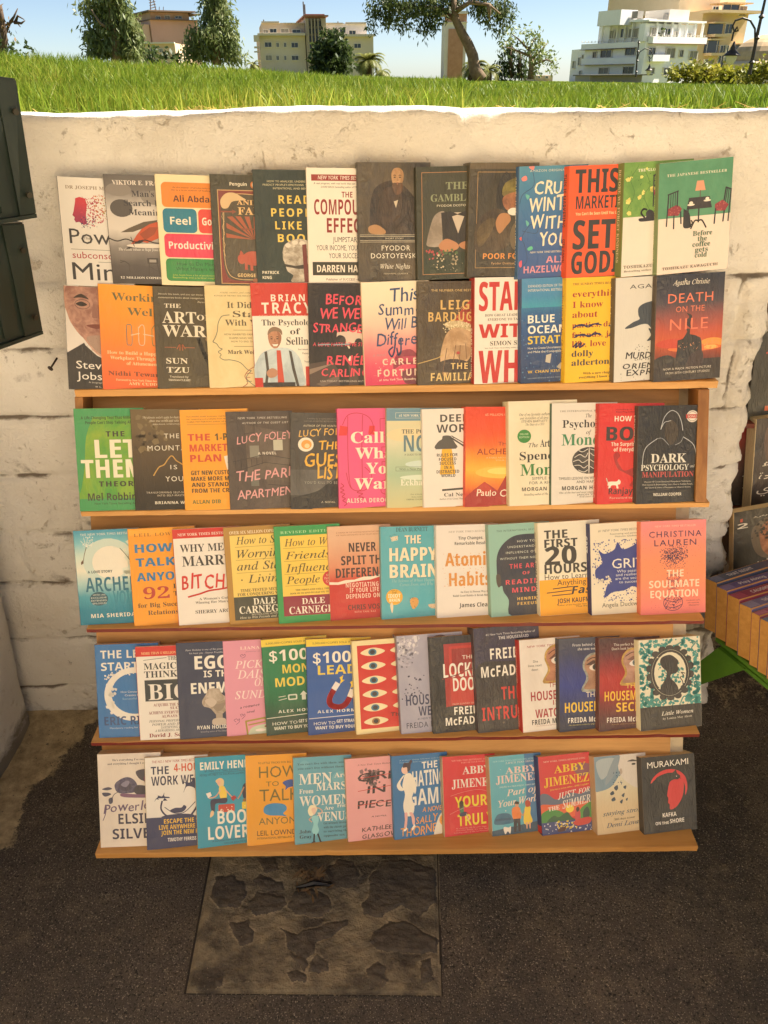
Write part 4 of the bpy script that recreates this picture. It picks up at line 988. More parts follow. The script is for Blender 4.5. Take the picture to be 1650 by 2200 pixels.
def draw(cv, items, seed):
    rnd = random.Random(seed)
    for ln in items.strip().split('\n'):
        ln = ln.strip()
        if not ln: continue
        k = ln[0]
        if k == 'T':
            _, sty, col, u0, u1, v, cap, txt = ln.split(' ', 7)
            sp = 0
            if '_' in sty: sty, sp = sty.split('_'); sp = float(sp)/100
            slope = 0
            if '/' in v: v, slope = v.split('/'); slope = float(slope)
            v = float(v); cap = float(cap); u0 = float(u0)
            if cap < 3.7: sty = {'b': 's', 'x': 's', 'R': 'r', 'I': 'i', 'H': 'h'}.get(sty, sty)
            P, F = layout(txt, sty, rnd, sp)
            if not len(P): continue
            sy = cap/CAPH; x0, x1 = P[:, 0].min(), P[:, 0].max()
            sx = (float(u1)-u0)/(x1-x0) if u1 != '-' else sy*.95
            U = u0+(P[:, 0]-x0)*sx; Vv = v-P[:, 1]*sy-slope*(U-u0)
            keep = None
            nv0 = len(cv.V); cv.flat(np.stack([U, Vv], 1), F, col); cv.V[-1][:, 1] -= np.array(LAYZ)*.0004
        elif k == 'F':   # small printed portrait head: F skin shade cu cv ru rv
            a = ln.split(); sk, sh = a[1], a[2]; cu, cvv, ru, rv = map(float, a[3:7]); q = lambda *p: [(cu+x*ru, cvv+y*rv) for x, y in p]
            ngon(cv, smooth_closed(q((-.9, -.5), (-.5, -.95), (.3, -1), (.85, -.6), (.92, 0), (.7, .55), (.3, .95), (-.15, 1), (-.6, .7), (-.85, .2))), 'M:%s:%s:45' % (sk, sh))
            ngon(cv, smooth_closed(q((.35, -.9), (.88, -.5), (.92, 0), (.7, .55), (.3, .95), (.45, .3), (.5, -.3))), sh)
            for s_ in (-.42, .38):
                ngon(cv, smooth_closed(q((s_-.24, -.22), (s_, -.34), (s_+.24, -.2), (s_, -.24))), '3a2a20')
                ngon(cv, smooth_closed(q((s_-.18, -.06), (s_, -.13), (s_+.18, -.05), (s_, .0))), '2a1e18')
            ngon(cv, smooth_closed(q((-.05, -.1), (.08, .1), (.16, .28), (-.08, .3), (-.1, .2))), sh)
            ngon(cv, smooth_closed(q((-.3, .52), (0, .47), (.3, .5), (.02, .6))), '7a3c30')
        elif k in 'RQ':
            a = ln.split(); col = a[1]; u0, v0, u1, v1 = map(float, a[2:6])
            if k == 'R': cv.flat([(u0, v0), (u0, v1), (u1, v1), (u1, v0)], [(0, 1, 2, 3)], col)
            else:
                r = float(a[6]); pts = []
                for cx, cy, a0 in ((u1-r, v0+r, -90), (u1-r, v1-r, 0), (u0+r, v1-r, 90), (u0+r, v0+r, 180)):
                    for q in range(5): an = math.radians(a0+q*22.5); pts.append((cx+r*math.cos(an), cy+r*math.sin(an)))
                ngon(cv, pts, col)
        elif k == 'E':
            a = ln.split(); cu, cvv, ru, rv = map(float, a[2:6]); an = math.radians(float(a[6])) if len(a) > 6 else 0; n = 22
            pts = [(cu+ru*math.cos(t)*math.cos(an)-rv*math.sin(t)*math.sin(an), cvv+ru*math.cos(t)*math.sin(an)+rv*math.sin(t)*math.cos(an)) for t in (2*math.pi*i/n for i in range(n))]
            ngon(cv, pts, a[1])
        elif k == 'O':   # ring: O col cu cv ru rv width
            a = ln.split(); cu, cvv, ru, rv, wd = map(float, a[2:7]); n = 40; P = []
            for i in range(n+1):
                t = 2*math.pi*i/n; P += [(cu+ru*math.cos(t), cvv+rv*math.sin(t)), (cu+(ru-wd)*math.cos(t), cvv+(rv-wd)*math.sin(t))]
            cv.flat(P, [(2*i, 2*i+2, 2*i+3, 2*i+1)[::-1] for i in range(n)], a[1])
        elif k in 'PS' and ln[1] in ' ~':
            a = ln.split(); pts = [tuple(map(float, p.split(','))) for p in a[2:]]
            if ln[1] == '~': pts = smooth_closed(pts)
            ngon(cv, pts, a[1])
        elif k == 'L':
            a = ln.split(); pts = [tuple(map(float, p.split(','))) for p in a[3:]]
            if ln[1] == '~':
                q = []
                for i in range(len(pts)-1):
                    p0, p1, p2, p3 = (np.array(pts[min(max(i+j-1, 0), len(pts)-1)]) for j in range(4))
                    for s in range(5):
                        t = s/5; q.append(tuple(.5*((2*p1)+(-p0+p2)*t+(2*p0-5*p1+4*p2-p3)*t*t+(-p0+3*p1-3*p2+p3)*t**3)))
                pts = q+[pts[-1]]
            stroke(cv, pts, float(a[2]), a[1])
        elif k == 'D':   # specks: D col u0 v0 u1 v1 n size [g]
            a = ln.split(); u0, v0, u1, v1 = map(float, a[2:6]); n = int(a[6]); sz = float(a[7]); g = len(a) > 8
            P = []; F = []
            for i in range(n):
                if g:
                    cu = (u0+u1)/2+max(-1, min(1, rnd.gauss(0, .45)))*(u1-u0)/2; cc = (v0+v1)/2+max(-1, min(1, rnd.gauss(0, .45)))*(v1-v0)/2
                else: cu = rnd.uniform(u0, u1); cc = rnd.uniform(v0, v1)
                s = sz*rnd.uniform(.5, 1.4); an = rnd.uniform(0, 6.28); b = len(P)
                for q in range(5):
                    r = s*rnd.uniform(.6, 1.1); P.append((cu+r*math.cos(an-q*1.2566), cc+r*math.sin(an-q*1.2566)))
                F.append((b, b+1, b+2, b+3, b+4))
            cv.flat(P, F, a[1])
        elif k == 'Z':   # spine text: Z col style v0 v1 cap(mm) text
            _, col, sty, v0, v1, cap, txt = ln.split(' ', 6)
            P, F = layout(txt, sty, rnd); v0, v1, cap = float(v0), float(v1), float(cap)/1000
            x0, x1 = P[:, 0].min(), P[:, 0].max()
            z = cv.h*(1-(v0+(P[:, 0]-x0)/(x1-x0)*(v1-v0))/150); y = cv.t/2+cap/2-P[:, 1]/CAPH*cap
            y = np.clip(y, .001, cv.t-.001); cv.put(np.stack([-.00005-cv.sk*y, y, z], 1), [f for f in F], col)
        elif k == 'z':   # spine band: z col v0 v1
            a = ln.split(); z0, z1 = (cv.h*(1-float(q)/150) for q in a[2:4])
            cv.put([(-.00003-cv.sk*q, q, z_) for q, z_ in ((.0012, z0), (.0012, z1), (cv.t-.001, z1), (cv.t-.001, z0))], [(0, 1, 2, 3)], a[1])

def make_book(root, w, h, t, bgspec, spinespec, wrap, items, seed, hard=False, sk=0.0):
    """front cover faces local -y, spine at local x=0"""
    cv = Cover(w, h, t, wrap, sk)
    if bgspec == spinespec: pass
    th = .0006 if not hard else .0022; r = .0012; ins = .0003 if not hard else .003
    mf = cv.mat(bgspec); ms = cv.mat(spinespec)
    # cover shell cross-section (x, y): front edge -> spine -> back edge, then the inner side
    out = [(w, 0), (r, 0), (.0003, .0005), (0, .0016), (0, t-.0016), (.0003, t-.0005), (r, t), (w, t)]
    inn = [(w, t-th), (r+.0002, t-th), (th, t-.0016), (th, .0016), (r+.0002, th), (w, th)]
    sec = out+inn; n = len(sec); V = []; F = []; MI = []
    for z in (0, h): V += [(x-sk*y, y, z) for x, y in sec]
    for i in range(n):
        j = (i+1) % n; F.append((i, i+n, j+n, j)); MI.append(bgspec if i in (0,) else (spinespec if i < 7 else spinespec))
    base = np.array(V)
    for f, sp in zip(F, MI): cv.F.append(f); cv.MI.append(cv.mat(sp))
    # end caps of the shell: quads between outer and inner outline
    pairs = [(0, 13), (1, 12), (2, 12), (3, 11), (4, 10), (5, 9), (6, 9), (7, 8)]
    for (a, b), (c, d) in zip(pairs[:-1], pairs[1:]):
        for z, fl in ((0, 1), (n, 0)):
            q = [a+z, c+z, d+z, b+z] if b != d else [a+z, c+z, b+z]
            cv.F.append(tuple(q if fl else q[::-1])); cv.MI.append(cv.mat(spinespec))
    cv.V.append(base); cv.nv = len(base)
    # crease beside the spine
    draw(cv, items, seed)
    o = mesh_obj('cover', np.concatenate(cv.V), cv.F, cv.mats, root, cv.MI)
    mb = MB(); mb.box(th*1.5, w-ins, th+.0001, t-th-.0001, ins, h-ins); mb.v = [(x-sk*y, y, z) for x, y, z in mb.v]
    mb.build('pages', PAGEM, root)
    return o
ROWCFG = {1: (.0, 11), 2: (1.014, 15), 3: (.7916, 23), 4: (.5692, 25), 5: (.3389, 27), 6: (.130, 29)}
ROWG = {1: 'paperbacks in the top row', 2: 'paperbacks in the second row', 3: 'paperbacks in the third row', 4: 'paperbacks in the fourth row', 5: 'paperbacks in the fifth row', 6: 'paperbacks in the bottom row'}
BN = [0]; LASTB = {}
def book(row, xb, yb, xt, yt, t, yaw, wrap, bgspec, spine, label, items, wr=None):
    z, lean = ROWCFG[row]; yaw *= 1.25
    if row == 1: P0 = at_d(xb, yb, 1.465)
    else:
        P0 = at_z(xb, yb, z); D = P0.y
        if row in LASTB:
            px_, py_, pyaw = LASTB[row]; mx = py_+(P0.x-px_)*math.tan(math.radians(pyaw))-.0018
            D = max(min(D, mx), mx-.008)
        fl = front_d(z); D = min(max(D, fl-.001), fl+.03)
        if row in LASTB: D = min(D, mx)
        P0 = at_d(xb, yb, D); P0.z = z+.0004
    LASTB[row] = (P0.x, P0.y, yaw)
    a = math.radians(yaw); R = Matrix.Rotation(a, 3, 'Z') @ Matrix.Rotation(-math.radians(lean), 3, 'X')
    n = R @ Vector((0, -1, 0)); d = ray(xt, yt); T = CAM+d*((P0-CAM).dot(n)/d.dot(n))
    ex, ez = R @ Vector((1, 0, 0)), R @ Vector((0, 0, 1)); q = T-P0
    h = math.hypot(q.dot(ex), q.dot(ez)); roll = math.atan2(q.dot(ex), q.dot(ez))
    M = Matrix.Translation(P0) @ (R @ Matrix.Rotation(roll, 3, 'Y')).to_4x4()
    w = h*(wr*1.02 if wr else .67)
    BN[0] += 1
    r = empty('paperback', mat=M); tag(r, label, 'book', ROWG[row])
    print('BOOK', BN[0], row, 'h=%.3f w=%.3f D=%.3f roll=%.1f' % (h, w, P0.y, math.degrees(roll)))
    make_book(r, w, h, t/1000, bgspec, spine or bgspec, wrap, items, BN[0], sk=.45*min(1, max(0, (xb-560)/560)))
    return r
# ---------------- top row ----------------
book(1,142.7,612.7,120.7,378.7,14,2,.3,'e9e4de','2c2640','white paperback with a red and blue head in profile breaking up into birds','''
T r 96826f 11 94 15.5 4.6 DR JOSEPH MURPHY
P G:d8404c:c8404c:7a3560:3b3768:2c2c5e 30,26 38,28 40,36 38,46 37,54 38,62 33,64 27,60 22,61 20,57 21,54 18,51 20,46 21,42 23,34 24,28
D c8445a 30 26 50 66 90 .9
D b8485a 40 28 62 60 90 1.1
D c9784c 50 22 80 55 80 1.1
D a89a58 62 18 90 48 60 1.2
D 8a9468 75 16 94 40 22 1.2
D 3b3768 30 52 52 68 60 .8
T s 3a3a3e 11 101 90 21 Power
T s 3a3a3e 31 41 84 4 The
L 3a3a3e .5 12,98 95,98
T s b0303c 13 97 110.5 9.5 subconscious
L 3a3a3e .5 50,115 95,115
T s 3a3a3e 11 98 141 25 Mind''')
book(1,242.7,609,220,373.5,15,3,.3,'G:5e5a58:77706c:cfc8c2:d8d0c8:8f8883:5a5452:4a4543','4a4543','grey misty paperback with a red bird perched on barbed wire','''
E 8a837e 20 20 18 9
E 55504e 22 45 16 12
E 8d8781 75 30 24 10
T r ece4dc 12 94 13.5 6 VIKTOR E. FRANKL
T r 35343c 38 70 29 8.2 Man's
T r 35343c 26 90 41.5 8.2 Search For
T r 35343c 32 84 54 8.2 Meaning
P 5f5344 18,78 30,72 52,63 72,60 70,66 50,72 36,77
P c2502c 30,96 40,82 48,73 60,66 74,62 88,66 84,78 70,86 55,92 46,90
P 9a4326 45,80 60,70 72,70 66,80 52,88
P 3a3234 24,100 44,88 50,90 34,98 22,104
E e0d8cf 55 96 30 3
L~ 2a2628 1.6 0,86 12,90 25,87 38,91 52,88 70,92 100,88
L 2a2628 1 32,84 36,97
L 2a2628 1 72,86 76,98
T i f2ece4 13 96 103 3.6 The classic tribute to hope from the Holocaust
L 4b4644 1.3 14,120 20,118 26,122 27,138
L 4b4644 1 20,118 14,117
L 4a4644 1.3 56,114 54,138
L 4a4644 1.3 66,114 70,138
R 4a4644 53 113 69 121
R a29b95 56 115 66 119
L 4a4644 .8 56,125 68,132
L 4a4644 1.3 76,112 82,116 83,136
T r f2ece4 12 90 142.5 3 12 MILLION COPIES SOLD''')
book(1,347.7,612,331,373.5,16,3,.9,'f1e2b8','efe0b6','cream paperback with orange, blue, red, pink and green rounded panels','''
Q e8892a 8 10 95 43 6
T s 6a3a18 24 90 17.5 2 As the master of productivity says here
T s 6a3a18 22 88 21 2 Ali is a true author of feeling good
T b 4d2a1c 24 86 35.5 8 Ali Abdaal
Q 1c7d98 8 44.5 56 77 6
T b f4ead6 18 47 66 10 Feel
Q df4338 58 44.5 95 77 6
T b f4ead6 63 90 66 10 Good
Q e03a5c 8 78.5 95 111 6
T b f6e8dc 14 91 99 9.6 Productivity
Q 2e8a44 8 112.5 95 144 6
T s 134d28 24 90 122 5 How to Do More of
T s 134d28 22 92 129 5 What Matters to You
T s b9c454 17 90 136.5 2.2 John Smith from a list of productivity prizes
T s b9c454 17 80 140 2.2 Bestselling and practical insight''')
book(1,461.7,612,449,373.5,16,2,.9,'M:4a4636:3d3a2c:20','34302a','olive classic paperback with an ornate gold frame round a pig and red sunrays','''
T b ece2cc 28 52 14.5 4.4 Penguin
E d07a3a 61 13 4 4.6
E ece2cc 61 13 1.6 3.2
R c9a06c 10 20 97 148
R 7e3029 11.2 21.2 96 147
P~ 4f4634 24,28 80,26 93,34 94,100 92,136 80,142 30,143 17,132 14,100 14,44
L~ d9b47e .9 18,50 16,100 19,128 30,140 60,142 88,140 92,120
L~ d9b47e .9 24,28 40,25 70,27 90,32
L d9b47e .5 17,50 15,56 18,62 15,70 18,78 15,86 18,94 15,102 18,110
P~ d8b98c 14,34 22,25 34,24 44,29 50,33 40,34 30,36 24,44 16,44
T R e6bc80 37 88 39.5 6.6 ANIMAL
T R e6bc80 38 88 52.5 10 FARM
P a8583a 60,86 22,56 30,55
P a8583a 60,86 34,55 42,55
P a8583a 60,86 47,55 54,55
P a8583a 60,86 60,55 67,55
P a8583a 60,86 73,55 80,55
P a8583a 60,86 86,56 92,60
P a8583a 60,86 21,64 21,71
P a8583a 60,86 20,78 20,84
P 8e4a34 14,48 30,48 30,46 36,49 30,52 30,50 14,50
R 8a4b34 42 71 90 73
E b5523c 58 112 16 10
E b5523c 41 113 6 7
R b5523c 45 118 49 128
R b5523c 53 118 57 129
R b5523c 65 118 70 128
P b5523c 38,106 40,101 44,106
L b5523c 1 73,108 77,104
T b e6c48a 34 90 138 4.6 GEORGE ORWELL
E a8623c 60 143 4 3
''')
book(1,553,607,541,364,17,3,.5,'M:343f38:2b352f:14','2c332c','dark green paperback with yellow capitals above a cracked classical bust','''
T t d9cfa4 20 95 16 2.5 HOW TO ANALYZE, UNDERSTAND, AND
T t d9cfa4 14 96 20.5 2.5 PREDICT PEOPLE'S EMOTIONS, THOUGHTS,
T t d9cfa4 28 90 25 2.5 INTENTIONS, AND BEHAVIORS
T b_12 e8c95e 35 79 43.5 10.5 READ
T b_12 e8c95e 24 89 60.5 10.5 PEOPLE
T b_12 e8c95e 29 86 77.5 10.5 LIKE A
T b_12 e8c95e 32 84 94.5 10.5 BOOK
P~ M:cfc6b8:948878:45 40,100 48,94 60,92 72,94 80,102 79,114 76,124 72,134 80,146 50,149 52,140 44,134 41,124 38,116
P~ M:d8cfc0:9a8e7e:90 38,108 42,98 52,92 64,90 76,94 82,104 78,108 66,100 52,102 44,108 40,114
E ddd4c6 46 99 4 3
E ddd4c6 56 95 4 3
E a89d8e 50 104 3 2
E ddd4c6 66 96 4 3
P 3a332c 40,124 56,127 72,124 80,126 80,130 60,131 42,128
P 6f2826 66,98 72,97 74,149 68,149
E 8f8577 49 118 3 1.2
P b6ab9c 44,118 40,124 44,125
T b ece4d0 8 32 138 4 PATRICK
T b ece4d0 8 21 145 4 KING''')
book(1,663.6,608,656.7,360,16,4,.25,'efe5d8','e6dccb','cream paperback with a brick red headline and a black author bar','''
R 942a26 7 8.2 92 16.2
T j f0e4d8 16 88 14.4 4.8 NEW YORK TIMES BESTSELLER
T j 3a3430 10 90 20.5 2.4 A real program, with real tools that can change your life
T j 3a3430 20 84 25 2.4 DAVID BACH, bestselling author of The Automatic
T b 8f2624 48 63 37 7.2 THE
T b 8f2624 10 93 59 19 COMPOUND
T b 8f2624 27 84 82.5 18.5 EFFECT
T s 3c3a36 35 73 95 7 JUMPSTART
T s 3c3a36 12 86 106 7.2 YOUR INCOME, YOUR LIFE,
T s 3c3a36 29 74 116.5 7 YOUR SUCCESS
R 34332a 6 121.5 94 139.5
T b efe5d8 12 90 135.3 9.5 DARREN HARDY
T s 58302a 25 84 146.5 3.2 Publisher of SUCCESS magazine''')
book(1,770.3,604.5,766.4,348,18,4,1.0,'M:40382c:5c503e:16','2e281f','dark shrink-wrapped paperback with an old bearded man seated in the shadows','''
P~ M:241d18:43352a:30 18,50 26,30 50,22 70,34 86,56 90,86 30,88 18,80
P~ M:4a3a2e:33281f:30 34,36 50,30 62,44 54,84 40,82 28,66
F c49a70 a07850 55 19 9 12
P~ M:6a4c36:4a3426:60 48,26 53,25 55,27 57,25 62,26 61,36 54,40 49,34
P cabba2 50,48 56,46 53,56
P~ b08459 15,80 26,77 38,84 36,89 18,88
R 1c1915 3 90 97 97.5
L d8cdb4 .5 3,90 97,90
L d8cdb4 .5 3,92 97,92
T s d8cdb4 38 64 95.4 2 SHORT STORY
L d8cdb4 .5 3,97 97,97
L d8cdb4 .5 3,99 97,99
T s_6 ece4d4 33 73 110 6.6 FYODOR
T s_6 ece4d4 18 88 120 6.6 DOSTOYEVSKY
T i ece4d4 31 73 133.5 6 White Nights
T s c8bda4 36 70 141 1.8 PERENNIAL CLASSICS''',.64)
book(1,897,602,893,359,17,4,.6,'M:393a2a:30311f:12','33331f','dark green paperback with a faceless card player in a waistcoat at a table','''
R b07e52 8 7 96 143
R 343524 8.8 7.8 95.2 142.2
T r 8b9370 43 76 29.5 9.5 THE
T r 8b9370 21 92 45 9.5 GAMBLER
T b e2dac2 30 88 52 2.8 FYODOR DOSTOEVSKY
P~ M:a89a8c:85786a:30 26,64 36,58 42,62 38,88 36,104 16,104 15,96 20,78
P~ M:a89a8c:85786a:30 78,60 90,68 94,96 86,104 78,96
P 1f1814 36,60 50,58 60,86 72,58 82,60 84,100 70,106 44,106 38,90
P c6b7a6 50,60 72,60 61,88
P 161210 49,58 60,62 72,58 72,66 60,63 49,66
P~ b98058 32,104 42,95 54,98 62,104 58,110 40,112
P~ b98058 62,104 70,99 86,100 88,106 72,110
R 26321c 9 113 95 142
D b0484a 12 110 40 122 14 2.4
D 4f6a3c 30 110 64 116 12 2
D c8b89a 28 116 40 134 12 1.6
D a8987c 50 112 60 130 14 1.6
D d8c8a8 14 126 90 140 20 .6''',.64)
book(1,1003,594.5,1009.7,349,24,4,.8,'M:463e2e:332e22:8','4a4230','brown paperback showing a man in a flat cap drinking from a white cup','''
R 5a4c34 0 0 100 8
L b8905a .6 12,12 94,12 94,138 12,138 12,12
P~ 14110d 42,60 40,36 46,18 54,12 62,24 64,50 58,62
P~ M:8a7c36:5e5426:30 48,38 52,26 66,20 84,22 88,32 70,38 56,42
P~ 6a5e2c 48,38 62,36 64,40 52,44
P~ M:a86e48:7a4c30:40 50,44 64,38 84,38 88,52 70,60 58,62 50,54
P~ M:54442e:3a2e20:25 10,86 18,70 34,60 52,62 60,80 58,110 14,116
P~ M:6a5838:4c3e28:25 14,86 30,72 40,76 28,100 16,110
E e8e2d6 66 63 9 5
P~ b07c50 40,78 46,66 58,66 62,74 56,82 46,92
E 3a2014 80 48 3 2
E 6a5a40 70 96 8 18
T b d98c3e 23 90 126 7.4 POOR FOLK
T s c9a070 36 80 133.5 3.2 Fyodor Dostoyevsky''',.64)
book(1,1111.5,600.6,1115,358,18,6,.5,'G:4c8aa6:3f72a0:3a6098:3a5690','35608a','blue paperback with chunky cream capitals and a string of coloured fairy lights','''
L~ 27466a .8 18,0 22,24 6,36 2,48
L~ 27466a .8 26,78 18,76 6,92 10,104 14,124 4,136 2,144
L~ 27466a .8 30,80 26,88 6,84
T s_8 d8d4c4 16 92 7.5 3 AMAZON ORIGINAL STORIES
T H f1e3c6 23 84 37 17 CRUEL
T H f1e3c6 16 88 59.5 19 WINTER
T H f1e3c6 18 70 82.5 18.5 WITH
T H f1e3c6 32 74 106 18 YOU
T j e6dcc4 18 88 115 2.6 NEW YORK TIMES BESTSELLING AUTHOR
T b d68fa2 42 68 129 9 ALI
T b d68fa2 9 92 142 9.4 HAZELWOOD
P~ e8827e 14,1 22,0 20,5
P~ e8827e 4,15 10,12 12,17 6,19
P~ 5fb0a8 10,36 16,38 13,43
P~ 5fb0a8 11,70 16,74 13,78
P~ e05a50 2,94 5,92 5,97
P~ 5fc09a 14,108 20,105 22,109 16,111
P~ e05a70 2,127 6,124 6,132 3,133
Z d8cfba b 12 130 6 CRUEL WINTER WITH YOU''')
book(1,1216,597.6,1224,356.7,22,6,.25,'ee5820','e4501c','bright orange paperback packed with huge black capitals','''
T x 2a2a26 9 108 35.5 30 THIS IS
T b 2a2a26 11 95 56.5 16.5 MARKETING
T b ffd8a0 11 95 65 3.8 You Can't Be Seen Until You Learn to See
T x 2a2a26 8 98 111 38.5 SETH
T x 2a2a26 7 99 145 30 GODIN
Z 2a2a26 b 10 80 9 THIS IS MARKETING
Z 2a2a26 b 96 128 9 SETH GODIN''')
book(1,1332.7,595.5,1342,349.5,18,6,.5,'e6ddd0','6c7a3c','white and green paperback with yellow flowers, a red seat and a reclining black cat','''
R M:63903e:79a24a:30 0 0 100 70.5
D e8dc78 6 6 44 66 14 3.4
D e8dc78 66 4 96 66 8 3.4
D 3f6a2c 4 4 96 66 60 .7
L~ 486f30 .7 6,60 16,40 10,22 20,6
L~ 486f30 .7 40,64 30,44 38,30 30,12
T r_6 f2ead8 20 94 12.5 3.6 THE GLOBAL BESTSELLER
L 2b2f3a 1.8 43,18 44,48
L 2b2f3a 1.8 58,18 57,38
L~ 2b2f3a 2.6 43,19 50,16 58,19
L 2b2f3a 1.6 44,25 57,25
L 2b2f3a 1.6 44,31 57,31
P~ 8f2349 44,38 54,34 66,40 60,46 48,47
L 2b2f3a 1.8 44,46 44,58
L 2b2f3a 1.8 62,44 62,54
P~ 23222a 60,50 66,46 72,52 74,68 64,72 60,62
E ece4d6 64 52 4 3
P~ 23222a 24,73 34,72 34,66 38,62 44,64 48,70 52,76 40,77 26,77
L~ 23222a 2.4 32,72 27,66 30,61 35,62
T R_6 6a5a48 4 96 139 4.2 TOSHIKAZU KAWAGUCHI
T r 7a6a56 5 92 144 2.6 Bestselling author of Before the Coffee
Z d8cca8 r 8 130 5 BEFORE WE FORGET KINDNESS''')
book(1,1409.7,591.5,1416.7,351.5,19,2,.35,'ead9cb','7a8a5c','white and green paperback with a lamp on a small table between two chairs','''
R M:508a66:599470:26 0 0 100 73.5
T r_8 e8e0cc 11 92 18.5 3.4 THE JAPANESE BESTSELLER
P d89a7a 52,27 61,27 64,40 50,40
L 5a4a40 1.2 57,40 57,51
E 5a4a40 57 51 2.4 .8
P 2b2624 42,48.5 70,48.5 74,64 39,64
L 2b2624 2 56,64 56,82
L~ 2b2624 2 46,90 51,80 56,80 61,80 67,90
E ece0d0 45 58 5 1.4
E ece0d0 45 55.5 2.6 2
E ece0d0 67 54 5 1.4
E ece0d0 67 51.5 2.6 2
P 8d2a34 13,61 26,56 33,62 28,71 13,70
P 8d2a34 78,60 88,55 97,62 92,70 78,69
D b05a50 15 58 31 70 14 1.1
D b05a50 79 57 94 69 14 1.1
L 23242a 1.8 14,42 12,84
L 23242a 1.8 26,38 26,58
L 23242a 1 17,42 17,60
L 23242a 1 20,41 20,58
L 23242a 1 23,40 23,57
L 23242a 1.6 13,42 27,38
L 23242a 1.8 22,70 22,88
L 23242a 1.8 31,66 32,82
L 23242a 1.8 92,39 99,42
L 23242a 1.8 92,39 90,56
L 23242a 1 94,40 92,58
L 23242a 1 96,41 95,60
L 23242a 1.8 99,42 97,84
L 23242a 1.8 79,66 78,86
L 23242a 1.8 91,70 90,84
P~ 231f1e 35,66 37,64 41,66 44,72 45,80 46,88 36,88 35,76
P 231f1e 35,68 35,62 38,65
P 231f1e 40,65 42,62 42,68
L~ 231f1e 1.6 44,86 48,83 46,79
T r 3e6a50 49 76 100.5 7 Before
T r 3e6a50 56 69 108 7 the
T r 3e6a50 49 74 115.5 7 coffee
T r 3e6a50 53 71 123 7 gets
T r 3e6a50 53 70 130.5 7 cold
T R_6 55463c 8 86 144 3.8 TOSHIKAZU KAWAGUCHI
Z d6caa0 r 14 134 4 BEFORE THE COFFEE GETS COLD''',.69)

# ---------------- second row ----------------
book(2,147.7,836.7,135.7,613,14,2,.6,'e6ddd4','2e2a28','paperback with a washed-out close-up portrait above a black jumper, white lettering','''
P~ M:cda590:b58672:22 -2,-4 60,-6 103,-5 103,70 92,90 70,102 52,100 40,92 24,72 12,58 4,40
F c29480 96685a 44 28 46 52
O 6a5248 26 25 11 7 .8
O 6a5248 63 25 11 7 .8
P~ a98c7c 30,72 60,68 86,72 80,92 60,98 44,92
D 8a7062 30 72 90 96 110 .5
P 292523 -1,96 14,88 26,82 44,98 62,106 84,100 96,90 101,88 101,151 -1,151
P 292523 0,96 26,80 32,92 52,108 0,112
T s ece6dc 13 60 118 11.5 Steve
T s ece6dc 13 50 134 11.5 Jobs
T s c9c2b8 30 72 139 2.4 A biography by Karen
T s_20 c9c2b8 40 76 145 2 BLOOMS''')
book(2,221,836.7,209,609,15,3,.7,'G:f2a42c:f29a2c:ef8a30:ec7232:e8622f','e8822c','orange paperback with a chain of three paper clips','''
T r 6a6840 19 94 22 11 Working
T r 6a6840 40 82 42 11 Well
L~ 7f8f8c 1 38,60 38,82 41,84 45,82 45,58 42,55 38,58 38,78
L~ e8d8b8 1 55,58 55,80 59,84 63,80 63,58 59,55 55,60
L~ 7a8a50 1 74,60 74,80 77,84 82,80 82,58 78,55 74,60
L e8d8b8 1 44,70 56,67
L e8d8b8 1 62,68 76,70
T r f6d9a4 9 90 98 5 How to Build a Happier,
T r f6d9a4 13 90 105.5 5 Workplace Through the
T r f6d9a4 36 82 113 5 of Attunement
T R 7a3f1c 9 86 129 6.6 Nidhi Tewari
T r f6d9a4 20 90 136.5 3 Foreword by New York Times bestseller
T r f6d9a4 38 84 142 4 AMY CUDDY''')
book(2,339,837,326.7,614,15,3,.8,'M:54492f:4a4130:10','3c3526','olive brown paperback with slender white classical capitals and a curved strap','''
T s d8cdb4 8 92 12 2.4 Absorb this book, and you can throw out all the
T s d8cdb4 8 92 17 2.4 contemporary books about management leadership
T i d8cdb4 64 88 22.5 2.4 Newsweek
P~ 8a7250 96,52 88,62 76,72 76,78 90,80 101,78 101,60
L~ 2c2822 6 64,74 70,92 78,110 92,128 101,140
T r e9dfca 16 40 30.5 6 THE
T r e9dfca 12 62 52.5 17 ART
T r e9dfca 63 83 47.5 8 OF
T r e9dfca 12 76 72 17 WAR
L b0603c .8 14,88 30,88
L b0603c .8 42,88 58,88
L~ b0603c 1.4 32,90 36,84 36,92
L~ b0603c 1.4 40,92 40,84 44,90
T r e9dfca 15 47 112 8.5 SUN
T r e9dfca 15 49 125.5 8.5 TZU
T b e9dfca 19 47 133 3 Translated by
T r e9dfca 17 50 138 3 THOMAS CLEARY''')
